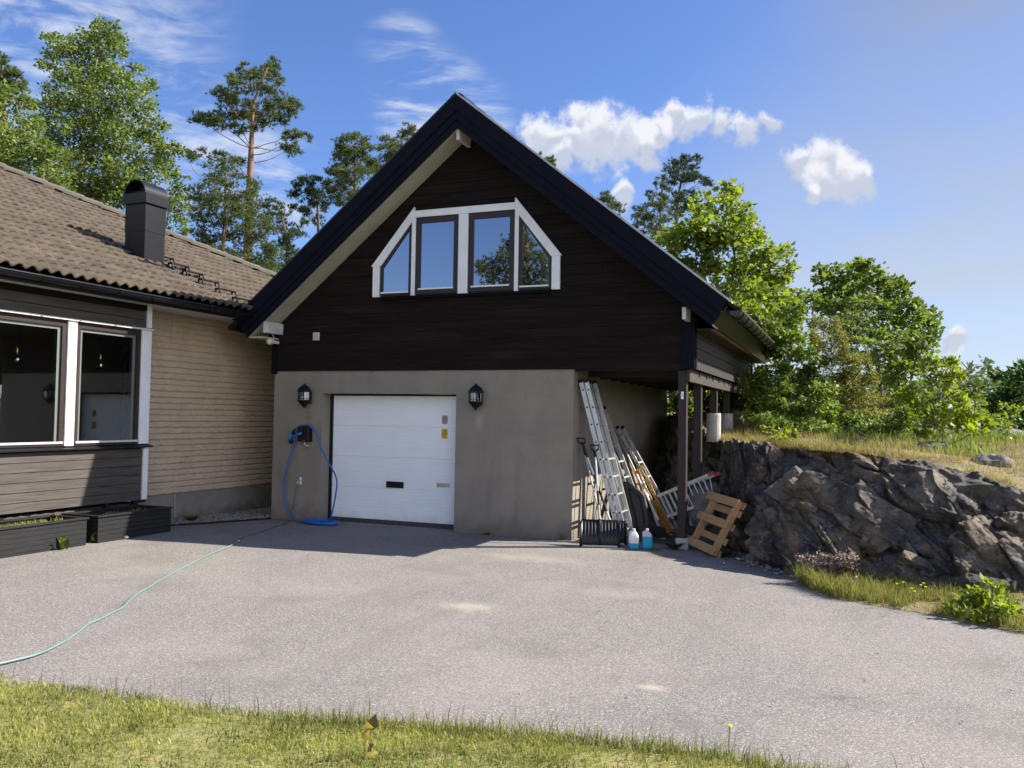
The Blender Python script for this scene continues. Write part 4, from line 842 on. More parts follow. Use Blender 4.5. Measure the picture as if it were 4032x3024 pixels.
MB().add([(EX-.02, -9.5, EZ-.035), (EX-.02, EY, EZ-.035), (EX-7.85, EY-7.83, EZ-.035+7.83*t25), (EX-7.85, -9.5, EZ-.035+7.83*t25)], [(0, 1, 2, 3)]).build('roof_deck', 'blackmat', Hs)
MB().add([(EX, EY, EZ), (EX-15.7, EY, EZ), (EX-7.85, EY-7.85, EZ+7.85*t25)], [(0, 1, 2)]).add([(EX-7.85, EY-7.85, EZ+7.85*t25), (EX-7.85, -9.5, EZ+7.85*t25), (EX-15.7, -9.5, EZ), (EX-15.7, EY, EZ)], [(0, 1, 2, 3)]).build('rear_roof', 'tile', Hs)
b = MB(); A = np.array([EX, EY, EZ+.075]); B = np.array([EX-7.85, EY-7.85, EZ+.075+7.85*t25]); Lh = np.linalg.norm(B-A); d = (B-A)/Lh; sd = np.cross(d, (0, 0, 1)); sd /= np.linalg.norm(sd); up = np.cross(sd, d)
k = 0
while k*.38 < Lh:
    p = A+d*(k*.38-.02); q = A+d*min(k*.38+.40, Lh); w0, w1 = .118+rnd.uniform(-.003, .003), .108; o = len(b.v)
    for pt, w_, hh in ((p, w0, .052), (q, w1, .030)):
        for a_, hh_ in ((-1, -.055), (-.82, .005), (-.35, .045), (.35, .045), (.82, .005), (1, -.055)): b.v.append(tuple(pt+sd*w_*a_+up*(hh+hh_)))
    b.f += [(o+i, o+i+1, o+7+i, o+6+i) for i in range(5)]+[tuple(o+i for i in range(6))]; k += 1
b.build('hip_tiles', 'hip', Hs)
# chimney in black sheet metal
CX0, CX1, CY0, CY1 = -2.13, -1.69, -1.34, -.90
ch = MB().box(CX0, CX1, CY0, CY1, 4.0, 4.855).box(CX0-.006, CX1+.006, CY0-.006, CY1+.006, 4.858, 5.42).build('chimney', 'black', Hs)
b = MB().box(CX0-.04, CX1+.04, CY0-.04, CY1+.04, 5.33, 5.50); b.build('chimney_collar', 'black', ch)
n = 17; arc = [((CX0+CX1)/2+.235*math.cos(t), 5.50+.235*math.sin(t)) for t in np.linspace(0, math.pi, n)]; b = MB()
for rr_, s_ in ((1, 1), (.94, 1)):
    b.v += [((CX0+CX1)/2+(p[0]-(CX0+CX1)/2)*rr_, CY0-.035, 5.50+(p[1]-5.5)*rr_) for p in arc]+[((CX0+CX1)/2+(p[0]-(CX0+CX1)/2)*rr_, CY1+.035, 5.50+(p[1]-5.5)*rr_) for p in arc]
b.f = [(i, i+1, n+i+1, n+i) for i in range(n-1)]+[(2*n+i, 2*n+i+1, 3*n+i+1, 3*n+i) for i in range(n-1)]+[(i, i+1, 2*n+i+1, 2*n+i) for i in range(n-1)]+[(n+i, n+i+1, 3*n+i+1, 3*n+i) for i in range(n-1)]
b.build('chimney_hood', 'black', ch)
MB().box(CX0+.06, CX1-.06, CY0+.06, CY1-.06, 5.5, 5.56).lathe(((CX0+CX1)/2, (CY0+CY1)/2, 5.5), [(.10, 0), (.10, .16)], 14).build('flue', 'blackmat', ch)
def rz(x, off=0): return EZ+.03+off+(EX-x)*t25
fl = [(CX0-.62, CY0-.02, rz(CX0-.62)+.03), (CX1+.30, CY0-.16, rz(CX1+.30)+.03), (CX1+.30, CY1+.16, rz(CX1+.30)+.03), (CX0-.62, CY1+.02, rz(CX0-.62)+.03)]
b = MB().add(fl+[(p[0], p[1], p[2]-.05) for p in fl], [(0, 1, 2, 3), (0, 1, 5, 4), (1, 2, 6, 5), (2, 3, 7, 6), (3, 0, 4, 7)])
b.beam((CX1+.01, CY0-.05, rz(CX1)+.05), (CX1+.25, CY0+.05, rz(CX1+.25)+.045), .012, .02).beam((CX1+.01, CY1-.02, rz(CX1)+.05), (CX1+.25, CY1-.02, rz(CX1+.25)+.045), .012, .02); b.build('chimney_flashing', 'black', ch)
for i, x in enumerate((-2.30, -1.95, -1.60, -1.28, -.93, -.56, -.20)):
    b = MB(); z = rz(x)+.11
    for dx in (-.035, 0, .035): b.beam((x+dx, -.86, z), (x+dx, -.46, z), .012, .016)
    for y in (-.86, -.46): b.beam((x-.04, y, z-.005), (x+.045, y, z-.005), .010, .035).beam((x+.04, y, z), (x+.10, y, rz(x+.10)-.01), .010, .022).beam((x-.03, y, z), (x-.02, y, rz(x-.02)-.02), .010, .03)
    b.build('roof_step', 'black', Hs)
b = MB().beam((-.09, -.84, rz(-.09)+.05), (-.07, -.84, rz(-.07)-.12), .03, .04).beam((-.09, -.5, rz(-.09)+.05), (-.07, -.5, rz(-.07)-.12), .03, .04); b.build('step_anchor', 'black', Hs)
MB().tube([(-.85, -1.55, 3.43), (-.85, -1.55, 3.30), (-.86, -1.55, 3.10), (-.86, -1.56, 2.98)], [.006, .006, .006, .009], 6).build('hanging_wire', 'greyink', Hs)
# things in the bay window
for (u_, v_) in ((67, 1366), (395, 1394)):
    q_ = on(u_, v_, 0, -1.0); y, zt = float(q_[1]), float(q_[2])+.01
    t = empty('pendant_lamp', (-1.0, y, zt-.25), 'bare mirrored bulb on a brass holder '+('in the larger left window' if u_ < 200 else 'in the window nearest the brick wall'), 'lamp', 'pendant bulbs in the bay window')
    MB().tube([(-1.0, y, zt), (-1.0, y, 3.1)], .003, 5).build('cord', 'blackmat', t)
    MB().lathe((-1.0, y, zt-.11), [(.022, 0), (.024, .03), (.022, .07), (.012, .10), (.003, .115)], 14).build('holder', 'brass', t, smooth=True)
    MB().lathe((-1.0, y, zt-.235), [(.004, 0), (.03, .008), (.048, .03), (.053, .055), (.045, .085), (.022, .115), (.016, .13)], 18).build('bulb', 'chrome', t, smooth=True)
t = empty('curtain', (-1.0, -2.6, 1.35), 'blue curtain hanging inside the window nearest the brick wall', 'curtain')
cv = [(-.86+.03*math.sin(i*.9), -3.0+i*.018, z) for z in (1.36, 3.08) for i in range(24)]
yc0, yc1 = float(on(482, 1500, 0, -.86)[1]), float(on(526, 1500, 0, -.86)[1])
cv = [(-.86+.03*math.sin(i*1.3), (yc0 if z < 2 else yc0+.06)+(yc1-yc0)*i/23, z) for z in (1.36, 3.08) for i in range(24)]
MB().add(cv, [(i, i+1, 25+i, 24+i) for i in range(23)]).build('curtain_cloth', 'curtain', t, smooth=True)
# ================================================================ ROCK CUTTING AND HILL
FT = np.array([(4.9, 6.9), (5.6, 5.3), (6.25, 3.5), (6.75, 2.2), (7.15, 1.35), (7.6, .55), (8.1, -.25), (8.6, -1.05), (9.2, -1.45), (9.9, -1.62), (10.6, -1.75), (11.5, -1.95), (13, -2.4), (16, -3.2)])
TP = np.array([(4.9, 8.1, 1.95), (5.9, 6.4, 1.85), (6.75, 4.6, 1.66), (7.1, 3.3, 1.54), (7.35, 2.5, 1.47), (7.8, 1.5, 1.46), (8.3, .55, 1.47), (8.85, -.05, 1.46), (9.5, -.2, 1.43), (10.15, -.25, 1.33), (10.9, -.4, 1.12), (11.7, -.6, .95), (13.2, -1.0, .8), (16.2, -1.7, .6)])
cum_ = np.concatenate([[0], np.cumsum(np.linalg.norm(np.diff(FT, axis=0), axis=1))])
def crv(A, s): return np.stack([np.interp(s, cum_, A[:, k]) for k in range(A.shape[1])], -1)
SS = np.linspace(0, cum_[-1], 1050); 
def smoothed(A, k=41):
    P = crv(A, SS); pad = np.concatenate([np.repeat(P[:1], k//2, 0), P, np.repeat(P[-1:], k//2, 0)]); ker = np.hanning(k+2)[1:-1]; ker /= ker.sum()
    return np.stack([np.convolve(pad[:, i], ker, 'valid') for i in range(A.shape[1])], -1)
Fs, Ts = smoothed(FT, 61), smoothed(TP, 61)
ts = np.linspace(0, 1, 150)
s_ = np.broadcast_to(SS[:, None], (len(SS), len(ts))); t_ = np.broadcast_to(ts[None], s_.shape)
hz = (t_**1.45)[..., None]; base2 = Fs[:, None]*(1-hz)+Ts[:, None, :2]*hz
zz_ = -.08+(Ts[:, None, 2]+.08)*(1-(1-t_)**1.25)
rise = (Ts[:, None, 2])*t_
nrm2 = np.stack([(Fs-Ts[:, :2])[:, 0], (Fs-Ts[:, :2])[:, 1]], -1); nrm2 /= np.linalg.norm(nrm2, axis=1)[:, None]
def cells(q, a, b, ang, seed, warp=.25):
    c, sn_ = math.cos(ang), math.sin(ang); qx, qy = q[..., 0], q[..., 1]
    w1 = fbm(np.stack([qx*1.3, qy*1.3, qx*0], -1), 3, seed); w2 = fbm(np.stack([qx*1.3+9, qy*1.3, qx*0], -1), 3, seed+5)
    X = (qx*c+qy*sn_)/a+warp*w1; Y = (-qx*sn_+qy*c)/b+warp*w2; ix, iy = np.floor(X).astype(int), np.floor(Y).astype(int)
    d1 = np.full(X.shape, 9.); d2 = d1.copy(); off = X*0; tx = X*0; ty = X*0
    def h(i, j, k): 
        v = (i*374761393+j*668265263+(seed*7+k)*362437) & 0xffffffff; v = ((v ^ (v >> 13))*1274126177) & 0xffffffff; return ((v ^ (v >> 16)) & 0xffff)/65535.
    for di in (-1, 0, 1):
        for dj in (-1, 0, 1):
            i, j = ix+di, iy+dj; px, py = i+.15+.7*h(i, j, 1), j+.15+.7*h(i, j, 2); dx, dy = X-px, Y-py; dd = np.maximum(np.abs(dx), np.abs(dy))*.6+np.hypot(dx, dy)*.5
            near = dd < d1; d2 = np.where(near, d1, np.minimum(d2, dd)); d1 = np.where(near, dd, d1)
            off = np.where(near, h(i, j, 3)-.5, off); tx = np.where(near, (h(i, j, 4)-.5)*dx+(h(i, j, 5)-.55)*dy, tx)
    return off, tx, d2-d1
q = np.stack([s_, zz_], -1)
o1, k1, e1 = cells(q, 1.25, .50, -.60, 21, .38); o2, k2, e2 = cells(q, .62, .20, -.66, 57, .35); o3, k3, e3 = cells(q, .20, .10, -.55, 91, .4)
big_ = fbm(np.stack([s_*.55, zz_*.9, s_*0], -1), 3, 4)
yr = -s_*math.sin(-.62)+zz_*math.cos(-.62)+.10*fbm(np.stack([s_*1.1, zz_*1.6, s_*0], -1), 4, 61); lam = .40; ph = yr/lam+.25*vnoise(np.stack([s_*.6, s_*0, s_*0], -1), 3); saw = ph-np.floor(ph); ledge = np.where(saw < .80, saw/.80, (1-saw)/.20)
ph2 = yr/.13+.6*vnoise(np.stack([s_*1.4, s_*0, s_*0], -1), 6); saw2 = ph2-np.floor(ph2); amp2 = np.clip(.5+vnoise(np.stack([s_*1.7, zz_*2.5, s_*0], -1), 66), 0, 1)
rid = 1-np.abs(fbm(np.stack([s_*4.5, zz_*6, s_*0], -1), 5, 33)); rid2 = 1-np.abs(fbm(np.stack([s_*15, zz_*19, s_*0], -1), 4, 35))
disp = .15*big_+.36*o1+.50*k1-.09*np.exp(-e1/.022)+.11*ledge*(.4+.6*np.clip(.5+vnoise(np.stack([s_*.9, zz_*1.2, s_*0], -1), 68), 0, 1))+.10*o2+.20*k2-.03*np.exp(-e2/.03)+.035*saw2*amp2+.03*o3+.06*k3+.045*rid+.018*rid2
disp = disp-.06
env = np.clip(t_/.06, .25, 1)*np.clip((1-t_)/.10, 0, 1)**.8; env = np.where(t_ > .93, np.clip((1-t_)/.07, 0, 1), np.clip(t_/.05, .3, 1)); disp = disp*env
up_c = .30+.55*t_
V = np.stack([base2[..., 0]+nrm2[:, None, 0]*disp, base2[..., 1]+nrm2[:, None, 1]*disp, zz_+disp*up_c*.75], -1)
o = mesh('rock_face', V.reshape(-1, 3), gridfaces(*s_.shape), 'rock', smooth=False); o['kind'] = 'structure'
at_ = o.data.attributes.new('soil', 'FLOAT', 'POINT'); sv = np.clip((t_-.90)/.06+.9*fbm(np.stack([s_*2.2, zz_*2, s_*0], -1), 3, 70), 0, 1)*(t_ > .8); at_.data.foreach_set('value', np.ascontiguousarray(sv, dtype=np.float32).ravel())
# fractured slabs breaking out of the face, dipping to the right with the strata
def slabs():
    g = np.linspace(-1, 1, 17); A_, B_ = np.meshgrid(g, g, indexing='ij'); one = np.ones_like(A_); P0 = []; F0 = []; n = 13
    n = 17; i = (np.arange(n-1)[:, None]*n+np.arange(n-1)[None]).ravel(); q = np.stack([i, i+1, i+n+1, i+n], -1)
    for k, (X, Y, Z) in enumerate(((one, A_, B_), (-one, A_, B_), (A_, one, B_), (A_, -one, B_), (A_, B_, one), (A_, B_, -one))): P0.append(np.stack([X, Y, Z], -1).reshape(-1, 3)); F0.append(q+k*n*n)
    P0 = np.concatenate(P0); F0 = np.concatenate(F0); r = np.random.RandomState(17); VV = []; FF = []; c = 0; iS = np.arange(len(SS))
    for k in range(330):
        s0 = r.uniform(1.2, cum_[-1]-1.6); tt0 = r.uniform(.05, .93); j = int(np.searchsorted(SS, s0)); jt = int(tt0*(len(ts)-1)); big = r.uniform(0, 1)**2.2
        L_ = (.12+.46*big)*(1 if s0 > 6.0 else .62); T_ = L_*r.uniform(.26, .50); D_ = min(L_*.7, .26)*r.uniform(.7, 1.1); cpt = V0_[j, jt]
        nr = np.array([nrm2[j, 0], nrm2[j, 1], .35+.5*tt0]); nr /= np.linalg.norm(nr); ex_ = np.cross([0, 0, 1.], nr); ex_ = ex_ if ex_[0] > 0 else -ex_; ex_ /= np.linalg.norm(ex_); ez_ = np.cross(ex_, -nr); ez_ = ez_ if ez_[2] > 0 else -ez_
        an = -.62+r.normal(0, .22); ax = ex_*math.cos(an)+ez_*math.sin(an); az_ = -ex_*math.sin(an)+ez_*math.cos(an); nn = nr+ax*r.normal(0, .25)+az_*r.normal(0, .25); nn /= np.linalg.norm(nn); ax = ax-nn*np.dot(ax, nn); ax /= np.linalg.norm(ax); az_ = np.cross(nn, ax)
        p = P0.copy()
        for m in range(11):
            pn = r.normal(0, 1, 3); pn /= np.linalg.norm(pn); d = r.uniform(.62, 1.02); e = p@pn-d; p = p-np.maximum(e, 0)[:, None]*pn
        w = p*np.array([L_, D_, T_]); w = cpt+nr*(-D_*r.uniform(.55, .92))+w[:, :1]*ax+w[:, 1:2]*nn+w[:, 2:3]*az_
        w = w+(.024*fbm(w*6, 5, 5)+.020*(1-np.abs(fbm(w*9, 4, 9))))[:, None]*nr
        w = w[np.newaxis][0]; 
        if s0 < 7.6 and w[:, 1].min() < 1.50 and w[:, 0].min() < 7.72 and w[:, 2].max() > .25 and w[:, 1].max() > .6: continue
        w[:, 2] = np.minimum(w[:, 2], Ts[j, 2]+.03+.04*vnoise(w*3, 4))
        VV.append(w); FF.append(F0+c); c += len(w)
    return np.concatenate(VV), np.concatenate(FF)
V0_ = V.reshape(len(SS), len(ts), 3); SV, SF = slabs()
bpy.data.objects.remove(o); allV = np.concatenate([V.reshape(-1, 3), SV]); allF = np.concatenate([gridfaces(*s_.shape), SF+len(SS)*len(ts)])
o = mesh('rock_face', allV, allF, 'rock'); o['kind'] = 'structure'
at_ = o.data.attributes.new('soil', 'FLOAT', 'POINT'); at_.data.foreach_set('value', np.concatenate([sv.ravel(), np.zeros(len(SV))]).astype(np.float32))
# hill top behind the cutting
def hillz(si, d):
    T = crv(TP, si); x0 = T[..., 0]; left = np.clip((9.0-x0)/3.0, 0, 1)
    return T[..., 2]+d*(.085*left)*np.exp(-d/9.)+.02*np.minimum(d, 12)*(1-left)+.16*np.clip((x0-10.)/1.5, 0, 1)*np.minimum(d, 3.2)+.05*vnoise(np.stack([x0*1.2+d*.2, d*.8, d*0], -1), 12)*np.clip(d/.6, 0, 1)
def hillxy(si, d):
    T = crv(TP, si); f = np.clip((T[..., 0]-7)/6., 0, 1); return T[..., 0]+d*(.02+.42*f), T[..., 1]+d
dd = np.concatenate([[-.02, .05], np.linspace(.15, 6, 45), np.linspace(6.4, 20, 28), [24, 30, 40, 60, 90]]); sH = np.linspace(0, cum_[-1], 240)
S2, D2 = np.meshgrid(sH, dd, indexing='ij'); hx, hy = hillxy(S2, D2); hzv = hillz(S2, np.maximum(D2, 0))-.01
hzv = hzv-np.clip((D2-14)/30., 0, 1)*1.0
kind(mesh('hill', np.stack([hx, hy, hzv], -1).reshape(-1, 3), gridfaces(*S2.shape), 'hillsoil', smooth=True), 'structure')
def hillpt(u, v):        # point where the pixel's ray meets the hill top
    best = None
    for D in np.arange(10.5, 34, .05):
        p = at(u, v, D); j = np.argmin((hx-p[0])**2+(hy-p[1])**2); z = hzv.ravel()[j]
        if p[2] <= z+.01 and (hx.ravel()[j]-p[0])**2+(hy.ravel()[j]-p[1])**2 < .5: return np.array([p[0], p[1], z])
    return at(u, v, 15)
n = 40000; si = RS.uniform(2.2, cum_[-1]-2.0, n); d = RS.uniform(.02, 1, n)**1.3*8; x, y = hillxy(si, d); z = hillz(si, d)-.01
cl_ = vnoise(np.stack([x*1.3, y*1.3, x*0], -1), 41)+.7*vnoise(np.stack([x*3.7, y*3.7, x*0], -1), 42)
k = (cl_ > -.25+.5*(d < .5)) & (RS.uniform(0, 1, n) < .35+.65*np.clip(cl_+.3, 0, 1)) & ((si > 5) | (RS.uniform(0, 1, n) < .35))
blades('hill_grass', np.stack([x, y, z], -1)[k], .04, .20, .0070, 'hillblade', .6, 21)['label'] = 'dry yellow and green grass on the rock shelf'
n = 16000; si = RS.uniform(2.5, cum_[-1]-2, n); d = RS.uniform(1.8, 8, n); x, y = hillxy(si, d); z = hillz(si, d)-.01; k = vnoise(np.stack([x*1.1, y*1.1, x*0], -1), 47)+.25*(d-3) > .1
blades('hill_herbs', np.stack([x, y, z], -1)[k], .10, .34, .016, 'shrubleaf', .6, 24)['label'] = 'greener herbs and grass further back on the shelf'
n = 9000; si = RS.uniform(5.5, cum_[-1]-3, n); d = RS.uniform(-.06, .3, n); x, y = hillxy(si, d); z = hillz(si, np.maximum(d, 0))-.02
k = vnoise(np.stack([x*2.3, x*0, x*0], -1), 44) > -.25
blades('shelf_edge_grass', np.stack([x, y, z], -1)[k], .05, .15, .007, 'hillblade', .9, 22)['label'] = 'short withered grass on the rim of the rock'
# strip of soil and grass between asphalt and rock
ep = [gnd(u, v)[:2] for u, v in ((3101, 2274), (3201, 2330), (3301, 2363), (3524, 2396), (3747, 2435), (3986, 2486), (4300, 2560), (4900, 2700))]
ex = np.array([p[0] for p in ep]); ey = np.array([p[1] for p in ep]); xs = np.linspace(8.55, 14, 120); yo = np.interp(xs, ex, ey)+.05*vnoise(np.stack([xs*4, xs*0, xs*0], -1), 2); yi = np.interp(xs, FT[:, 0], FT[:, 1])+.35
V = np.concatenate([np.stack([xs, yo, xs*0+.002], -1), np.stack([xs, yo*.85+yi*.15, xs*0+.035], -1), np.stack([xs, yo*.4+yi*.6, xs*0+.09], -1), np.stack([xs, yi, xs*0+.2], -1)]); n = len(xs); i = np.arange(n-1)[None]+np.arange(3)[:, None]*n
kind(mesh('verge', V, np.stack([i, i+1, i+n+1, i+n], -1).reshape(-1, 4), 'hillsoil', smooth=True), 'structure')
n = 20000; x = RS.uniform(8.75, 13, n); a = RS.uniform(0, 1, n)**1.3; yo_ = np.interp(x, ex, ey); yi_ = np.interp(x, FT[:, 0], FT[:, 1]); y = yo_+(yi_-yo_)*a*.95; k = vnoise(np.stack([x*2.5, y*2.5, x*0], -1), 15)+.6*vnoise(np.stack([x*8, y*8, x*0], -1), 16) > -.12-.3*(x < 9.3)
blades('verge_grass', np.stack([x, y, .02+a*.07], -1)[k], .03, .13, .006, 'vergeblade', .6, 31)['label'] = 'grass strip between the asphalt and the foot of the rock'
n = 620; x = np.where(RS.uniform(0, 1, n) < .5, RS.normal(8.84, .06, n), RS.normal(9.12, .11, n)); x = np.maximum(x, 8.72); yo_ = np.interp(x, ex, ey); y = yo_+np.abs(RS.normal(.10, .08, n))
blades('verge_tuft', np.stack([x, y, x*0+.02], -1), .10, .30, .007, 'vergeblade', .5, 32)['label'] = 'tall bright grass tuft where the rock meets the asphalt'
n = 900; si = RS.uniform(2.0, 11, n); F_ = crv(FT, si); pts = np.stack([F_[:, 0]+RS.normal(-.16, .12, n), F_[:, 1]+RS.normal(-.16, .12, n), np.zeros(n)+.015], -1)
n2 = 1500; x = RS.uniform(9.3, 12.5, n2); p2 = np.stack([x, np.interp(x, FT[:, 0], FT[:, 1])-RS.uniform(-.1, .38, n2), np.zeros(n2)+.08], -1)
n3 = 160; p3 = np.stack([RS.uniform(6.3, 8.6, n3), RS.uniform(-1.1, .5, n3), np.zeros(n3)+.006], -1); n4 = 220; p4 = np.stack([RS.uniform(1, 13, n4), RS.uniform(-7.2, -.1, n4), np.zeros(n4)+.01], -1)
pebbles('rubble', np.concatenate([pts, p2]), .012, .05, 'gravel', 5)['label'] = 'broken stone chips along the foot of the rock'
pebbles('loose_chips', np.concatenate([p3, p4]), .004, .013, 'gravel', 6)['label'] = 'small loose chips scattered over the asphalt'
def boulder(c, r, label, mat='boulder', seed=1, name='boulder', cat='rock', group=None):
    u, v = np.meshgrid(np.linspace(0, 2*np.pi, 49)[:-1], np.linspace(.02, np.pi-.02, 25), indexing='ij'); D = np.stack([np.cos(u)*np.sin(v), np.sin(u)*np.sin(v), np.cos(v)], -1)
    k = 1+.16*fbm(D*1.6+seed, 4, seed)+.07*np.round(fbm(D*2.2+seed*2, 2, seed+3)*2)/2
    P = D*k[..., None]*np.array(r); P = P+np.array(c); nu, nv = u.shape; i = np.arange(nu)[:, None]*nv+np.arange(nv-1)[None]; j = ((np.arange(nu)+1) % nu)[:, None]*nv+np.arange(nv-1)[None]
    o = mesh(name, P.reshape(-1, 3), np.stack([i, i+1, j+1, j], -1).reshape(-1, 4), mat); return tag(o, label, cat, group)
p = hillpt(3668, 1778); boulder((p[0], p[1], p[2]), (.33, .28, .17), 'rounded grey boulder in the dry grass above the middle of the rock', seed=3)
p = hillpt(3905, 1822); boulder((p[0], p[1], p[2]-.02), (.25, .22, .16), 'small grey boulder in the grass near the right end of the shelf', seed=5)
p = hillpt(3950, 1722); boulder((p[0], p[1]+.5, p[2]-.05), (1.1, .6, .22), 'long flat grey slab of rock below the dark trees at right', seed=8)
p = hillpt(3440, 1712); boulder((p[0], p[1]+.2, p[2]-.05), (.7, .4, .14), 'low brown mossy rock below the brownish shrub', seed=11)
boulder((7.23, 1.35, .50), (.30, .30, .36), 'tan boulder wedged behind the front post of the lean-to', seed=14)
boulder((7.42, .35, .12), (.17, .15, .15), 'dark stone behind the pallet at the front post', seed=15)
p = gnd(2968, 2212); boulder((p[0], p[1], .05), (.10, .08, .07), 'fist sized stone on the asphalt below the pallet side of the rock', seed=16)
p = gnd(497, 2122); boulder((p[0], p[1], float(p[2])+.02), (.035, .03, .025), 'small pale stone on the asphalt in front of the right planter', mat='concrete', seed=18)
p = hillpt(3397, 1760)+np.array([0, 0, .09]); b = MB(); b.add([(p[0]-.07, p[1], p[2]+.02), (p[0]-.02, p[1]-.03, p[2]+.07), (p[0]+.03, p[1], p[2]+.03), (p[0]+.09, p[1]-.02, p[2]+.05), (p[0]+.05, p[1]+.05, p[2]+.01), (p[0]-.04, p[1]+.05, p[2]+.03)], [(0, 1, 5), (1, 2, 5), (2, 3, 4), (2, 4, 5)]); tag(b.build('plastic_litter', 'litter'), 'crumpled scrap of blue plastic in the grass above the rock', 'litter')

# ================================================================ THINGS UNDER THE LEAN-TO
c5 = lambda a, b_: (2150+a*.54259, 1350+b_*.54259); c7 = lambda a, b_: (2200+a*.36166, 1800+b_*.36166)
def ladder(name, label, T, B, wy, nr, rail=(.026, .068), mat='alu', sections=1, so_=.085, cat='ladder', cap=True, group=None):
    T = np.array(T, float); B = np.array(B, float); t = empty(name, tuple((B[0], B[1]+wy/2, 0)), label, cat, group); d = (B-T)/np.linalg.norm(B-T); Lr = np.linalg.norm(B-T); wv = np.array([0, 1.0, 0]); nn = np.cross(d, wv); nn /= np.linalg.norm(nn); nn = nn if nn[0] > 0 else -nn
    for s_i in range(sections):
        o = nn*so_*s_i+d*(.02*s_i)
        for w_ in (0, wy):
            b = MB(); a, e = T+o+wv*w_, B+o+wv*w_; b.obb((a+e)/2, nn, wv, d, rail[1]/2, rail[0]/2, Lr/2, .003)
            for sg in (-1, 1): b.obb((a+e)/2+nn*sg*(rail[1]/2-.004)-wv*(.006 if w_ == 0 else -.006), nn, wv, d, .004, rail[0]/2, Lr/2-.001)
            b.build('rail', mat, t)
        rb = MB(); hb_ = MB()
        for k in range(nr):
            p = T+o+d*(Lr*(k+.45)/nr); rb.obb(p+wv*wy/2, nn, wv, d, .016, wy/2-.012, .014, .003); hb_.obb(p-wv*(rail[0]/2+.0015), nn, wv, d, .0125, .0015, .0125)
        rb.build('rung', mat, t)['kind'] = 'stuff'; hb_.build('rung_end', 'blackmat', t)['kind'] = 'stuff'
        if cap:
            b = MB()
            for w_ in (0, wy): b.obb(T+o+wv*w_-d*.02, nn, wv, d, rail[1]/2+.003, rail[0]/2+.003, .028, .004)
            b.build('end_cap', 'blackmat', t)
    return t
ladder('extension_ladder', 'tall aluminium extension ladder with black end caps nearest the stucco corner', (5.50, .20, 2.37), (6.14, .20, .03), .42, 9, sections=2)
T2 = on(*c5(432, 455), 0, 5.52); B2 = gnd(*c5(668, 1330)); B2 = (6.30, T2[1]-.15, .03)
ladder('single_ladder', 'dull aluminium ladder leaning just behind the extension ladder', (5.52, 1.02, 1.98), (6.30, .95, .03), .40, 8, mat='aludull', sections=1)
ladder('narrow_ladder', 'short grey ladder leaning behind the white pole', (5.62, 1.95, 1.66), (6.62, 1.75, .03), .34, 7, rail=(.022, .05), mat='aludull')
def pole(name, label, T, B, r, segs, cat='pole', n=8):
    t = empty(name, tuple(B), label, cat); T = np.array(T); B = np.array(B)
    for i, (a, e, m, nm) in enumerate(segs): MB().tube([B+(T-B)*a, B+(T-B)*e], r*(1.12 if m == 'blackmat' else 1), n).build(nm, m, t)
    return t
Tp = on(*c5(492, 608), 0, 5.5); Bp = gnd(*c5(875, 1416))
pole('long_pole', 'long white aluminium pole with a red tip leaning on the side wall', Tp, np.array([Bp[0], Bp[1], .01]), .017, [(0, .14, 'red', 'tip'), (.14, .55, 'white', 'shaft'), (.55, 1, 'alu', 'shaft')])
Tq = on(*c5(452, 655), 0, 5.55); pole('dark_pole', 'thin dark green pole between the ladders', Tq, (6.32, .80, .01), .013, [(0, .3, 'alu', 'shaft'), (.3, 1, pm('dark_green', (.02, .06, .04), None, rough=.4), 'shaft')])
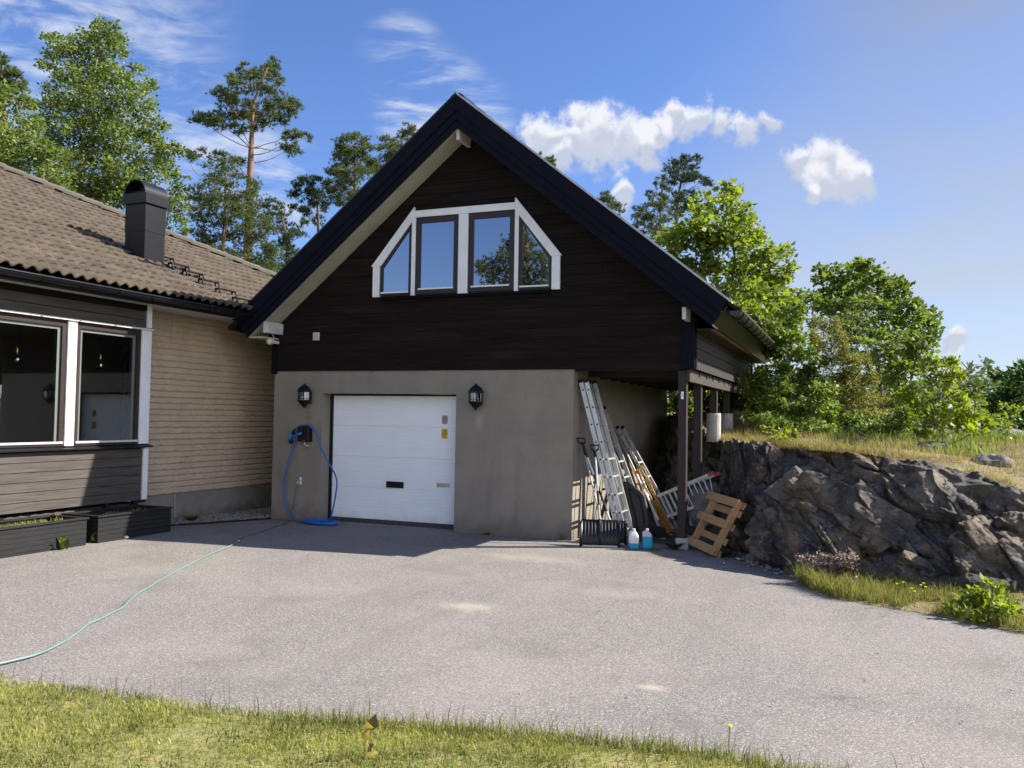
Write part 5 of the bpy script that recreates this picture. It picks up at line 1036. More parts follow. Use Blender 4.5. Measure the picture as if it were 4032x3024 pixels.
# snow shovel in front
def pp(a, b_, y): return on(*c5(a, b_), 1, y)
def shovel(name, label, A, B, back, hgt, shT, segs, dtop):
    A = np.array(A, float); B = np.array(B, float); t = empty(name, tuple((A+B)/2), label, 'snow shovel', 'snow shovels beside the stucco corner'); wv = B-A; Wd = np.linalg.norm(wv); wv /= Wd; bk = np.array([-wv[1], wv[0], 0]); bk = bk if bk[1] > 0 else -bk
    nu, nv = 73, 22; U_, V_ = np.meshgrid(np.linspace(0, 1, nu), np.linspace(0, 1, nv), indexing='ij')
    rib = .005*np.clip(np.cos(U_*2*np.pi*12)*3, -1, 1)*np.clip((V_-.10)/.12, 0, 1)*np.clip((.97-V_)/.06, 0, 1)*(V_ > .38)
    rib += -.02*np.exp(-((U_-.5)/.018)**2)*np.clip(V_*3, 0, 1)
    curl = back*(V_**1.7)-.03*np.sin(V_*np.pi)*(1)
    side = .035*np.exp(-U_/.03)+.035*np.exp(-(1-U_)/.03)
    P = A+wv*(U_*Wd)[..., None]+bk*(curl-side*1.0+rib)[..., None]+np.array([0, 0, 1])*(V_*hgt-.02*(V_ > .9)*(np.abs(U_-.5) > .47))[..., None]
    o = mesh('blade', P.reshape(-1, 3), gridfaces(nu, nv), 'black', t, smooth=False); m = o.modifiers.new('s', 'SOLIDIFY'); m.thickness = .004
    MB().beam(A+np.array([0, 0, .012])-bk*.004, B+np.array([0, 0, .012])-bk*.004, .006, .026).build('edge_strip', 'alu', t)
    c = (A+B)/2; s0 = c+bk*(back*.5)+np.array([0, 0, hgt*.62]); shT = np.array(shT)
    MB().tube([c+bk*(back*.15-.0)+np.array([0, 0, hgt*.12]), s0, c+bk*back*.95+np.array([0, 0, hgt*1.02])], [.012, .024, .022], 8).build('socket', 'black', t)
    s1 = c+bk*back*.95+np.array([0, 0, hgt*1.0])
    for a, e, m in segs: MB().tube([s1+(shT-s1)*a, s1+(shT-s1)*e], .0165, 10).build('shaft', m, t)
    d = (shT-s1)/np.linalg.norm(shT-s1); sx = wv
    q = [shT, shT+d*.05+sx*0, shT+d*.09+sx*.05, shT+d*.15+sx*.062, shT+d*.15-sx*.062, shT+d*.09-sx*.05, shT+d*.05]
    MB().tube(q, .014, 8).tube([shT-d*.03, shT+d*.055], .021, 8).build('grip', 'blackmat', t, smooth=False); return t
shovel('snow_shovel', 'wide black ribbed snow shovel standing in front with a black and silver shaft', (5.71, -.46, .0), (6.255, -.285, .0), .16, .37, pp(357, 815, -.02), [(0, .22, 'alu'), (.22, .44, 'blackmat'), (.44, .70, 'alu'), (.70, .88, 'alu'), (.88, 1, 'alu')], 0)
T3 = pp(275, 760, .18); shovel('snow_shovel', 'second black snow shovel, hidden behind the first, its shaft leaning to the left', (5.80, -.12, 0), (6.28, -.0, 0), .14, .33, T3, [(0, .12, 'alu'), (.12, .35, 'blackmat'), (.35, .62, 'blackmat'), (.62, .86, 'alu'), (.86, 1, 'blackmat')], 0)
Ts_ = pp(262, 720, .30); pole('broom_pole', 'slim silver pole with a black grip closest to the stucco corner', Ts_, (5.90, .24, .01), .014, [(0, .86, 'aludull', 'shaft'), (.86, 1.0, 'blackmat', 'grip')])
t = empty('bucket', (6.02, .72, 0), 'white plastic bucket with a green band behind the shovels', 'bucket')
MB().lathe((6.0, .70, .01), [(.11, 0), (.135, .26), (.142, .26), (.142, .28), (.128, .28)], 20).build('body', 'oldwhite', t, smooth=False); MB().lathe((6.0, .70, .20), [(.134, 0), (.137, .05)], 20).build('band', pm('green_band', (.03, .25, .09), None, rough=.5), t)
# black lid board
t = empty('plastic_panel', (6.1, .75, 0), 'dark grey plastic panel with moulded channels leaning on the ladders', 'panel'); yb = .74
P = [pp(a, b_, yb) for a, b_ in ((535, 1014), (568, 1010), (605, 1034), (668, 1078), (700, 1112), (718, 1190), (742, 1300), (735, 1335), (750, 1420), (640, 1420))]; n = len(P)
P = np.array(P); back = np.array([.0, 1, 0]); P[:, 1] += (P[:, 2]/.8)*.10
MB().add([tuple(p) for p in P]+[tuple(p+np.array([.01, .035, 0])) for p in P], [tuple(range(n)), tuple(range(2*n-1, n-1, -1))]+[(i, (i+1) % n, n+(i+1) % n, n+i) for i in range(n)]).build('panel_body', 'lidboard', t)
b = MB()
for path in (((590, 1060), (640, 1085), (672, 1130), (700, 1240), (712, 1330)), ((592, 1062), (600, 1110), (640, 1250), (668, 1370)), ((545, 1030), (640, 1400))):
    q = [pp(a, b_, yb) for a, b_ in path]
    for k in range(len(q)): q[k] = q[k]+np.array([0, q[k][2]/.8*.10-.006, 0])
    b.tube(q, .012, 6)
b.build('moulded_channel', 'blackmat', t)
# yellow tubular frame
t = empty('yellow_frame', (6.5, 1.5, 0), 'folded orange yellow tubular steel frame leaning behind the white pole', 'steel frame')
def f7(a, b_, y=1.5): return on(*c7(a, b_), 1, y)
MB().tube(smoothpath([f7(1170, 822), f7(1100, 690), f7(1005, 440), f7(930, 300), f7(880, 170), f7(872, 120), f7(890, 100), f7(930, 130), f7(975, 240), f7(1060, 430), f7(1150, 630), f7(1235, 800)], 4), .013, 8).build('outer_tube', 'yellowp', t, smooth=True)
for a in (0, .25, .5, .75): MB().tube([f7(1040+a*55, 480+a*10), f7(1175+a*55, 815)], .007, 6).build('inner_bar', 'yellowp', t)
for p_, q_, r_ in (((925, 292), (1005, 272), .012), ((1025, 485), (1085, 465), .012), ((1160, 825), (1245, 800), .015)): MB().tube([f7(*p_), f7(*q_)], r_, 6).build('cross_bar', 'yellowp', t)
MB().tube(smoothpath([f7(1000, 650, 1.62), f7(940, 480, 1.62), f7(890, 290, 1.62), f7(850, 160, 1.62), f7(856, 142, 1.62), f7(880, 170, 1.62)], 4), .014, 8).build('rear_tube', 'yellowp', t, smooth=True)
# small ladder with red tips lying against the rock
t = empty('small_ladder', (7, 1.1, .3), 'small aluminium ladder with red tips tilted against the rock behind the front post', 'ladder')
for y, dx, dy in ((1.12, 0, 0), (1.19, 22, -14)):
    A, B, C_, D_ = f7(1075+dx, 425+dy*.3, y), f7(1625+dx*3, 195, y), f7(1185+dx, 645+dy*.3, y), f7(1745+dx*0-(20 if dx else 0), 445, y)
    MB().beam(A, B, .022, .045, up=(0, 0, 1)).build('rail', 'aludull', t); MB().beam(C_, D_, .022, .045, up=(0, 0, 1)).build('rail', 'aludull', t)
    b = MB()
    for k in range(10): s = (k+.4+(.4 if dx else 0))/10.6; b.beam(A+(B-A)*s, C_+(D_-C_)*s, .018, .020, up=(0, 1, 0))
    b.build('rung', 'aludull', t)['kind'] = 'stuff'
    d = (B-A)/np.linalg.norm(B-A); MB().beam(B, B+d*.10, .028, .052).build('red_tip', 'red', t)
# pallet
t = empty('pallet', (7.5, -.2, 0), 'bare wooden pallet standing on its end against the dark rock', 'pallet')
BL = np.array([7.13, .16, .055]); BR = np.array([7.64, -.60, .015]); wv = (BR-BL); Wp = np.linalg.norm(wv); wv /= Wp
def perp(q, base):
    d = ray(*q); tt = np.dot(base-CP, wv)/np.dot(d, wv); return CP+d*tt
TLp = perp(c7(1690, 385), BL+wv*.0); Lv = TLp-BL; Lp = np.linalg.norm(Lv); 
TRp = perp(c7(2045, 515), BR); Lv2 = TRp-BR
if not (.6 < Lp < 1.7): Lv = np.array([.45, .35, .85])*1.0; Lp = np.linalg.norm(Lv)
lv = Lv/Lp; nv = np.cross(wv, lv); nv = nv if nv[1] < 0 else -nv
print('pallet', Wp, Lp, TLp, TRp, np.linalg.norm(Lv2))
def pb(u0, u1, v0, v1, n0, n1, name):
    c = BL+wv*((u0+u1)/2)+lv*((v0+v1)/2)+nv*((n0+n1)/2); MB().obb(c, wv, lv, nv, (u1-u0)/2, (v1-v0)/2, (n1-n0)/2, .003).build(name, 'pallet', t)
for u in (.10, Wp-.14): pb(u, u+.045, .01, Lp-.01, -.05, .045, 'stringer')
for v in (.0, Lp*.47, Lp-.125): pb(-.02, Wp-.02, v, v+.115, .047, .069, 'deck_board')
for v in (.0, Lp*.22, Lp*.47, Lp*.72, Lp-.11): pb(.06, Wp-.04, v+.01, v+.105, -.074, -.052, 'base_board')
# washer fluid jugs
def jug(x, y, lvl, label, rot):
    t = empty('fluid_jug', (x, y, 0), label, 'jug', 'washer fluid jugs'); prof = [(.0, .66), (.012, .92), (.03, 1), (.10, 1.0), (.16, .98), (.19, .92), (.22, .72), (.245, .46), (.255, .30), (.262, .26)]
    def body(z0, z1, name, mat):
        zs_ = sorted(set([z0, z1]+[p[0] for p in prof if z0 < p[0] < z1])); b = MB(); n = 24
        for z in zs_:
            k = np.interp(z, [p[0] for p in prof], [p[1] for p in prof])
            for i in range(n):
                a = 2*math.pi*i/n; e = .5; cx, cy = math.copysign(abs(math.cos(a))**e, math.cos(a))*.072*k, math.copysign(abs(math.sin(a))**e, math.sin(a))*.055*k
                b.v.append((x+cx*math.cos(rot)-cy*math.sin(rot), y+cx*math.sin(rot)+cy*math.cos(rot), z+.006))
        m = len(zs_); b.f += [(i*n+k, i*n+(k+1) % n, (i+1)*n+(k+1) % n, (i+1)*n+k) for i in range(m-1) for k in range(n)]+[tuple(range(n)), tuple((m-1)*n+k for k in range(n))]
        return b.build(name, mat, t, smooth=False)
    body(0, lvl, 'fluid', 'jugblue'); body(lvl, .262, 'bottle', 'jugwhite')
    MB().lathe((x, y, .268), [(.022, 0), (.022, .022), (.019, .024)], 14).build('cap', 'white', t)
    MB().tube([(x-.055, y-.03, .215), (x-.045, y-.035, .25), (x-.02, y-.02, .258)], .011, 6).build('jug_handle', 'jugwhite', t)
jug(6.475, -.375, .088, 'white jug a third full of blue fluid, nearest the shovel', .3); jug(6.645, -.285, .185, 'white jug almost full of blue fluid beside the half empty one', .35)
t = empty('old_shovel', (6.55, .9, 0), 'old dark shovel blade with a worn metal edge lying behind the blue jugs', 'shovel')
P = [on(*c5(a, b_), 1, .85) for a, b_ in ((765, 1345), (800, 1328), (858, 1345), (872, 1418), (812, 1425))]; n = 5
MB().add([tuple(p) for p in P]+[tuple(p+np.array([.01, .03, 0])) for p in P], [tuple(range(5)), tuple(range(9, 4, -1))]+[(i, (i+1) % n, n+(i+1) % n, n+i) for i in range(n)]).build('blade', 'blackmat', t)
MB().beam(P[3]+np.array([0, -.008, .0]), P[4]+np.array([0, -.008, 0]), .01, .02).build('metal_edge', 'aludull', t)
P0, P1 = on(*c5(702, 1090), 1, 1.2), on(*c5(790, 1395), 1, 1.0); tag(MB().beam(P0, P1, .02, .10, up=(0, 1, 0)).build('plank', 'beamwood'), 'weathered grey plank leaning right of the dark panel', 'plank')
P0, P1 = on(*c5(600, 700), 0, 5.5), on(*c5(835, 1385), 1, .9); tag(MB().beam(P0, P1, .03, .045, up=(0, 1, 0)).build('batten', 'oldwhite'), 'thin white batten leaning between the ladders and the yellow frame', 'batten')
P0, P1 = on(*c5(560, 720), 0, 5.5), on(*c5(770, 1370), 1, 1.1); tag(MB().beam(P0, P1, .025, .12, up=(0, 1, 0)).build('plank', 'cutwood'), 'brown plank standing just behind the white batten', 'plank')
P0, P1 = on(*c5(655, 810), 0, 5.5), on(*c5(700, 1010), 1, 2.4); tag(MB().beam(P0, P1, .03, .05, up=(0, 1, 0)).build('plank', 'postwood'), 'short dark stick leaning on the wall above the yellow frame', 'plank')
# dark steps in the passage between the buildings
t = empty('garden_steps', (-.5, 2.2, 0), 'black timber steps in the gap between house and garage', 'steps')
MB().box(-1.03, -.03, 1.75, 2.35, .02, .15, .01).build('step', 'blackmat', t); MB().box(-.78, -.03, 2.35, 2.9, .02, .46, .01).build('step', 'blackmat', t); MB().box(-.40, -.03, 2.9, 3.5, .02, .85, .01).build('step', 'blackmat', t)
MB().box(-1.03, -.03, 1.70, 1.76, -.02, .06).build('step_footing', 'plinth', t)
boulder((-.72, 2.1, .175), (.045, .04, .03), 'small white stone on the lowest black step', mat='white', seed=4, name='stone')
tag(MB().lathe((-.66, 2.6, .465), [(.075, 0), (.095, .13), (.10, .13)], 14).build('plant_pot', pm('blue_pot', (.02, .03, .07), None, rough=.3)), 'small dark blue pot on the middle black step', 'pot')

# ================================================================ PLANTERS AND SMALL PLANTS
def planter(y0, y1, label):
    t = empty('planter_box', (-.18, (y0+y1)/2, .05), label, 'planter', 'black planters under the bay'); x0, x1 = -.50, .13; zb = .06
    b = MB(); r = random.Random(int(-y0*10)); z = zb
    while z < .385:
        for (a0, a1, b0, b1) in ((x1-.022, x1, y0, y1), (x0, x0+.022, y0, y1), (x0+.0221, x1-.0221, y0, y0+.022), (x0+.0221, x1-.0221, y1-.022, y1)):
            e = r.uniform(0, .003); b.box(a0+e, a1+e, b0, b1, z, z+.057, .002)
        z += .0605
    b.build('side_boards', 'planter', t); zt = z
    b = MB().box(x1-.055, x1+.025, y0-.02, y1+.02, zt, zt+.022, .003).box(x0-.02, x0+.055, y0-.02, y1+.02, zt, zt+.022, .003).box(x0+.0551, x1-.0551, y0-.02, y0+.06, zt, zt+.022, .003).box(x0+.0551, x1-.0551, y1-.06, y1+.02, zt, zt+.022, .003); b.build('rim', 'planter', t)
    MB().box(x0+.023, x1-.023, y0+.023, y1-.023, .1, zt-.05).build('soil', 'soil', t); return zt
zt = planter(-3.74, -2.46, 'black boarded planter with few seedlings, nearer the brick wall'); planter(-6.6, -3.92, 'long sunlit black planter with many seedlings at the left edge')
def sprigs(name, pts, h, wid, mat, label, seed, lean=.8):
    o = blades(name, pts, h*.5, h, wid, mat, lean, seed); o['label'] = label; return o
n = 420; y = RS.uniform(-6.2, -4.0, n); k = vnoise(np.stack([y*3, y*0, y*0], -1), 5) > -.3; sprigs('seedlings', np.stack([RS.uniform(-.3, .05, n), y, np.full(n, zt-.04)], -1)[k], .085, .018, 'limeleaf', 'bright green seedlings in the long planter', 61)
n = 130; y = np.concatenate([RS.normal(-3.15, .12, n//2), RS.normal(-2.72, .09, n//2)]); sprigs('seedlings', np.stack([RS.uniform(-.3, .0, len(y)), y, np.full(len(y), zt-.05)], -1), .08, .014, 'shrubleaf', 'small green seedlings in the shaded planter', 62)
MB().box(-.66, -.60, -2.95, -2.89, .03, .50).beam((-.63, -2.35, .49), (-.63, -2.75, .10), .04, .05).box(-.66, -.60, -2.45, -2.22, .455, .50).build('bay_support', 'blackmat', Hs)
# pile of old roof tiles under the bay
nA = 26; ya = np.linspace(-.165, .165, nA); v = []
for x in (-.2, .2):
    for off in (0, -.014): v += [(x, y_, .028*abs(math.cos(math.pi*(y_+.165)/.165*1.0))+off) for y_ in ya]
f = [(i, i+1, 2*nA+i+1, 2*nA+i) for i in range(nA-1)]+[(nA+i, nA+i+1, 3*nA+i+1, 3*nA+i) for i in range(nA-1)]+[(i, i+1, nA+i+1, nA+i) for i in range(nA-1)]+[(2*nA+i, 2*nA+i+1, 3*nA+i+1, 3*nA+i) for i in range(nA-1)]
r0 = mesh('loose_roof_tile', v, f, 'hip'); first = True
for k in range(8):
    for l in range(6):
        o = r0 if first else r0.copy()
        if not first: COL.objects.link(o)
        first = False; o.location = (-.76+rnd.uniform(-.015, .02), -6.2+k*.36+rnd.uniform(-.01, .01), .10+l*.064); o.rotation_euler = (0, rnd.uniform(-.02, .02), rnd.uniform(-.04, .04))
        o['label'] = 'old wavy concrete roof tile in the pile under the bay'; o['category'] = 'roof tile'; o['group'] = 'loose roof tiles stacked under the bay'
# leaf clusters ------------------------------------------------------------
def leaves(P, size, seed=1, up=.5, asp=.62, fold=.25, dirs=None):
    r = np.random.RandomState(seed); n = len(P); s = size*r.uniform(.45, 1.45, n)
    N_ = r.normal(0, 1, (n, 3)); N_[:, 2] = np.abs(N_[:, 2])+up; N_ /= np.linalg.norm(N_, axis=1)[:, None]
    T = r.normal(0, 1, (n, 3)) if dirs is None else dirs+r.normal(0, .35, (n, 3)); T -= N_*(T*N_).sum(1)[:, None]; T /= np.linalg.norm(T, axis=1)[:, None]; B = np.cross(N_, T)
    a = P; c = P+T*s[:, None]; m = P+T*(s*.42)[:, None]; w_ = (s*asp*.5)[:, None]; dn = N_*(s*fold*.4)[:, None]
    V = np.stack([a, m+B*w_-dn, c, m-B*w_-dn], 1).reshape(-1, 3); o = np.arange(n)[:, None]*4
    return V, np.concatenate([o+np.array([[0, 1, 2]]), o+np.array([[0, 2, 3]])])
def herb(name, p, n, ln, wd, mat, label, cat='plant', spread=.5, seed=1, group=None):
    r = np.random.RandomState(seed); P = np.array(p)+r.normal(0, ln*.12, (n, 3))*np.array([1, 1, 0]); a = r.uniform(0, 6.28, n); d = np.stack([np.cos(a)*spread, np.sin(a)*spread, np.ones(n)], -1); d /= np.linalg.norm(d, axis=1)[:, None]
    L_ = ln*r.uniform(.6, 1.1, n); B = np.cross(d, [0, 0, 1.]); B /= np.linalg.norm(B, axis=1)[:, None]; w_ = (wd*r.uniform(.7, 1.1, n)/2)[:, None]; tip = P+d*L_[:, None]+np.stack([np.cos(a), np.sin(a), -np.ones(n)*.6], -1)*(L_*.18)[:, None]; m1 = P+d*(L_*.35)[:, None]; m2 = P+d*(L_*.72)[:, None]
    V = np.stack([P, m1-B*w_, m1+B*w_, m2-B*w_*.8, m2+B*w_*.8, tip], 1).reshape(-1, 3); o = np.arange(n)[:, None]*6
    F = np.concatenate([o+np.array([[0, 1, 2]]), o+np.array([[1, 3, 2]]), o+np.array([[2, 3, 4]]), o+np.array([[3, 5, 4]])]); return tag(mesh(name, V, F, mat), label, cat, group)
p = gnd(245, 2165); herb('lily_plant', p, 13, .22, .055, 'darkmaple', 'broad leaved plant growing at the foot of the long planter', seed=4, spread=.45)
p = gnd(372, 2135); herb('lily_plant', p, 4, .18, .03, 'shrubleaf', 'single arching leaf in the gap between the two planters', seed=6, spread=.5)
p = gnd(790, 2062); herb('ground_plant', (-.55, -1.3, .08), 90, .15, .07, 'shrubleaf', 'low bushy green plant in the gravel by the brick wall', seed=7, spread=1.4)
p = gnd(1912, 2103); herb('weed', (4.08, -.03, 0), 9, .09, .05, 'limeleaf', 'tiny weed at the foot of the stucco right of the door', seed=8, spread=1.0)
herb('weed', (5.30, -.03, 0), 6, .11, .03, 'limeleaf', 'tiny weed at the stucco corner beside the shovel', seed=9, spread=.5)
herb('weed', (6.98, -.08, 0), 46, .20, .04, 'darkleaf', 'dark green weeds around the front post footing', seed=10, spread=1.3)
herb('weed', (7.75, -.42, 0), 60, .18, .03, 'darkleaf', 'dark green weeds growing under the pallet', seed=11, spread=1.2)
herb('weed', (6.78, -.36, 0), 9, .10, .06, 'limeleaf', 'pale young weed in front of the fuller blue jug', seed=12, spread=1.0)
p = gnd(550, 2768); herb('weed', p, 12, .07, .016, 'vergeblade', 'low narrow leaved weed at the left part of the lawn edge', seed=13, spread=1.2)
p = gnd(1455, 3010); t = empty('yellowing_sapling', tuple(p), 'little sapling with yellow and brown leaves in the lawn', 'plant')
MB().tube([p, p+np.array([.01, 0, .10]), p+np.array([0, 0, .20])], .003, 5).build('stem', 'darkbark', t)
Pl = np.array([p+np.array(q) for q in ((.01, 0, .03), (.01, -.01, .035), (.0, 0, .05), (.0, .0, .09), (.0, 0, .11), (.01, 0, .13), (0, 0, .17), (0, 0, .185), (0, 0, .19), (.005, 0, .02))]); V, F = leaves(Pl, .075, 5, .1, .8)
mesh('leaves', V, F, pm('yellow_brown_leaf', (.4, .3, .08), rough=.6, rand=[(.42, .33, .09), (.48, .26, .10), (.35, .34, .06), (.05, .02, .015)], transl=(.3, (1.4, 1.3, .7))), t)
for i, (u, v, lb) in enumerate(((2869, 2980, 'yellow dandelion at the edge of the lawn'),)):
    p = gnd(u, v); t = empty('dandelion', tuple(p), lb, 'flower'); MB().tube([p, p+np.array([.0, .01, .10]), p+np.array([.005, 0, .165])], .003, 5).build('stem', 'vergeblade', t); MB().lathe(p+np.array([.005, 0, .165]), [(.004, -.004), (.013, 0), (.012, .007), (.004, .009)], 10).build('bloom', 'flower', t)
for i, (u, v) in enumerate(((3532, 2300), (3556, 2294), (3590, 2318), (3626, 2305), (3645, 2312), (3600, 2330), (3637, 2298))):
    p = on(u, v+60, 2, .09); q = on(u, v, 1, p[1]); t = empty('buttercup', tuple(p), 'yellow buttercup in the grass strip under the rock', 'flower', 'buttercups in the verge'); MB().tube([p, (p+q)/2+np.array([.01, 0, 0]), q], .0025, 4).build('stem', 'vergeblade', t); MB().lathe(q, [(.004, -.004), (.013, 0.003), (.012, .008), (.004, .005)], 8).build('bloom', 'flower', t)
# potted plants inside the bay
for i, (y, r_, lb, m_) in enumerate(((-4.72, .05, 'leafy green herb standing inside the left window', 'limeleaf'), (-3.28, .045, 'small round green plant inside the right window', 'shrubleaf'))):
    t = empty('potted_plant', (-.83, y, 1.335), lb, 'potted plant'); MB().lathe((-.83, y, 1.336), [(r_*.8, 0), (r_*1.1, .05), (r_*1.1, .055)], 14).build('pot', 'oldwhite', t); Pl = np.array([-.83, y, 1.43])+RS.normal(0, .035, (60, 3)); V, F = leaves(Pl, .05, 5+i, .5, .8); mesh('leaves', V, F, m_, t)
tag(MB().box(-.88, -.76, -5.45, -4.98, 1.336, 1.42, .01).build('window_box', 'mint'), 'long mint green flower box inside the left window', 'pot')
tag(MB().box(-.88, -.78, -3.10, -2.85, 1.336, 1.40, .01).build('window_box', 'mint'), 'short mint green pot inside the right window', 'pot')
# ================================================================ TREES AND SHRUBS (foliage pads give every crown its own outline)
def limb(b, p, q, r0, r1, rs, sag=.12, n=5):
    p, q = np.array(p, float), np.array(q, float); l = np.linalg.norm(q-p); o = rs.normal(0, sag*l*.35, 3); pts = []
    for i in range(n+1):
        s = i/n; pts.append(p+(q-p)*s+o*math.sin(math.pi*s)+np.array([0, 0, -sag*l*math.sin(math.pi*s)*.5])+(rs.normal(0, l*.012, 3) if 0 < i < n else 0))
    b.tube(pts, [r0+(r1-r0)*i/n for i in range(n+1)], 5, cap=False); return pts
def trunkpts(T, tr, D, base):
    pts = [at(*T(*q), D) for q in tr]; z0 = base; p0 = pts[0]; pts[0] = np.array([p0[0], p0[1], min(p0[2], z0)]) if p0[2] < z0+1 else p0
    if pts[0][2] > z0+.05: pts = [np.array([p0[0]+.05, p0[1], z0-.1])]+pts
    return pts
def nearest(trk, c, drop):
    best = None
    for i in range(len(trk)-1):
        for s in np.linspace(0, 1, 6):
            p = trk[i]+(trk[i+1]-trk[i])*s; dz = c[2]-p[2]; h = math.hypot(c[0]-p[0], c[1]-p[1]); sc = abs(dz-h*drop)+h*.15
            if best is None or sc < best[0]: best = (sc, p, (i+s)/(len(trk)-1))
    return best[1], best[2]
def tree(name, label, cat, T, pads, trunk, D, spread, leaf, kind_, mat, bark, r0=.16, base=0., dens=1.0, seed=1, depth=None, group=None, drop=.6, extra=0, stub=0, twig=True):
    rs = np.random.RandomState(seed); trk = trunkpts(T, trunk, D, base); root = empty(name, tuple(trk[0]), label, cat, group); b = MB(); m = len(trk)
    P = np.array(trk); b.tube(smoothpath(trk, 4), list(np.interp(np.linspace(0, 1, 4*(m-1)+1), [0, .3, 1], [r0, r0*.72, r0*.14])), 9, cap=False)
    kx = T(1, 0)[0]-T(0, 0)[0]; PV = []; DI = []; V0 = 0
    for (x, y, rx, ry) in pads:
        u, v = T(x, y); j = rs.uniform(-1, 1)*spread; c = at(u, v, D+j); R = rx*kx/FPX*(D+j); Rz = ry*kx/FPX*(D+j); Ry = (R+Rz)*.6
        p0, s = nearest(trk, c, drop); rb = max(.010, r0*.26*(1-s*.6)); limb(b, p0, c, rb*(.4+.5*min(1, R)), .008, rs)
        ns = max(3, int((6 if kind_ == 'needle' else 7)*(1+R))); subs = []
        for k in range(ns):
            q = rs.normal(0, 1, 3); q /= np.linalg.norm(q); q *= rs.uniform(.35, .95)**.6; sc = c+q*np.array([R, Ry, Rz]); subs.append(sc)
            if twig and k % 2 == 0: limb(b, c-np.array([0, 0, Rz*.3]), sc, .011, .004, rs, n=3)
        A = math.pi*R*Rz
        if kind_ == 'leaf': n = int(dens*A/(leaf*leaf*.34)*3.0)+8
        else: n = int(dens*A/(leaf*leaf)*13.0)+6
        ii = rs.randint(0, ns, n); sg = .30 if kind_ == 'leaf' else .26
        pt = np.array(subs)[ii]+rs.normal(0, sg, (n, 3))*np.array([R, Ry, Rz]); 
        if kind_ == 'needle': pt[:, 2] = pt[:, 2]*.8+np.array(subs)[ii][:, 2]*.2
        PV.append(pt); d = pt-c+np.array([0, 0, .25*Rz]); DI.append(d/(np.linalg.norm(d, axis=1)[:, None]+1e-6))
    for k in range(stub):    # bare dead snags on pine trunks
        s = rs.uniform(.15, .6); i = min(int(s*(m-1)), m-2); p = trk[i]+(trk[i+1]-trk[i])*(s*(m-1)-i); a = rs.uniform(0, 6.28); l = rs.uniform(.3, 1.1); limb(b, p, p+np.array([math.cos(a)*l, math.sin(a)*l, rs.uniform(-.1, .35)*l]), .022, .004, rs)
    b.build('trunk', bark, root, smooth=True)
    P = np.concatenate(PV); d = np.concatenate(DI)
    if kind_ == 'leaf': V, F = leaves(P, leaf, seed+3, .35, .78, .3, dirs=d)
    else:
        K = 13; n = len(P); dd_ = d[:, None]*.75+rs.normal(0, .62, (n, K, 3))+np.array([0, 0, .22]); dd_ /= np.linalg.norm(dd_, axis=2)[..., None]; ln = leaf*.78*rs.uniform(.6, 1.2, (n, K, 1)); sd = np.cross(dd_, rs.normal(0, 1, (n, K, 3))); sd /= np.linalg.norm(sd, axis=2)[..., None]; wd = leaf*.062
        V = np.stack([P[:, None]-sd*wd, P[:, None]+sd*wd, P[:, None]+dd_*ln], 2).reshape(-1, 3); F = np.arange(n*K*3).reshape(-1, 3)
    mesh('crown', V, F, mat, root); return root, len(P)
def TT(ox, oy, k): return lambda x, y: (ox+x*k, oy+y*k)
T9 = TT(0, 0, .66293); T4 = TT(900, 350, .67812); TB = TT(2000, 500, .45208); TR = TT(3000, 900, .60280); TS = TT(0, 0, 1.0)
cnt = []
def tr_(*a, **k): cnt.append(tree(*a, **k)[1])
ASP = [(600,160,40,35),(540,190,60,40),(650,190,60,40),(310,215,40,22),(360,260,70,32),(470,250,60,40),(700,230,40,36),(590,270,105,60),(705,305,40,38),(330,310,50,35),(430,340,90,45),(560,360,110,60),(268,380,30,25),(380,420,85,50),(500,450,105,60),(640,440,75,50),(805,410,42,26),(725,475,70,42),(600,540,115,60),(460,560,105,60),(820,520,65,42),(865,505,50,32),(330,540,60,42),(700,590,110,60),(835,600,65,46),(300,640,65,38),(228,628,45,26),(420,660,105,60),(560,680,115,60),(720,690,105,60),(850,680,55,46),(935,735,60,30),(345,740,85,50),(500,780,105,60),(650,790,115,60),(800,780,95,46),(900,805,75,38),(1060,878,45,30),(1000,905,60,35),(945,860,55,36),(430,880,105,60),(330,850,85,60),(570,900,105,60),(720,890,105,60),(850,920,85,60),(980,980,60,45),(400,990,105,60),(560,1010,115,60),(700,1010,105,60),(850,1020,105,60),(955,1070,70,46),(600,1120,115,60),(480,1110,95,50),(720,1120,105,60),(840,1130,95,60),(1060,1058,40,25),(1080,1130,38,25),(680,1210,115,50),(1030,1150,50,46),(1055,1230,48,46),(1040,1330,48,46),(1068,1378,36,26),(1000,1260,30,60),(560,1180,90,50),(380,1060,80,50)]
tr_('aspen_tree', 'tall bright green aspen rising behind the tiled roof left of the chimney', 'tree', T9, ASP, [(470,1180),(490,950),(500,800),(560,450),(600,180)], 31, 1.5, .105, 'leaf', M['aspenleaf'], 'bark', r0=.13, seed=3, dens=1.15)
tr_('aspen_tree', 'leafy aspen cut off by the left edge of the photo above the roof', 'tree', T9, [(25,560,60,55),(100,570,50,36),(150,600,40,28),(60,650,95,55),(170,715,55,46),(230,765,48,30),(60,760,105,60),(150,830,105,56),(40,870,95,66),(220,850,75,46),(120,950,120,60),(260,930,85,56),(200,1030,100,46),(50,1000,80,40),(300,1040,85,46),(335,950,60,60),(380,1090,65,46),(-60,800,90,120),(-60,960,90,80),(-50,620,60,80)], [(250,1080),(180,880),(120,700),(60,560)], 27, 1.3, .10, 'leaf', M['aspenleaf'], 'bark', r0=.09, seed=5, dens=1.0)
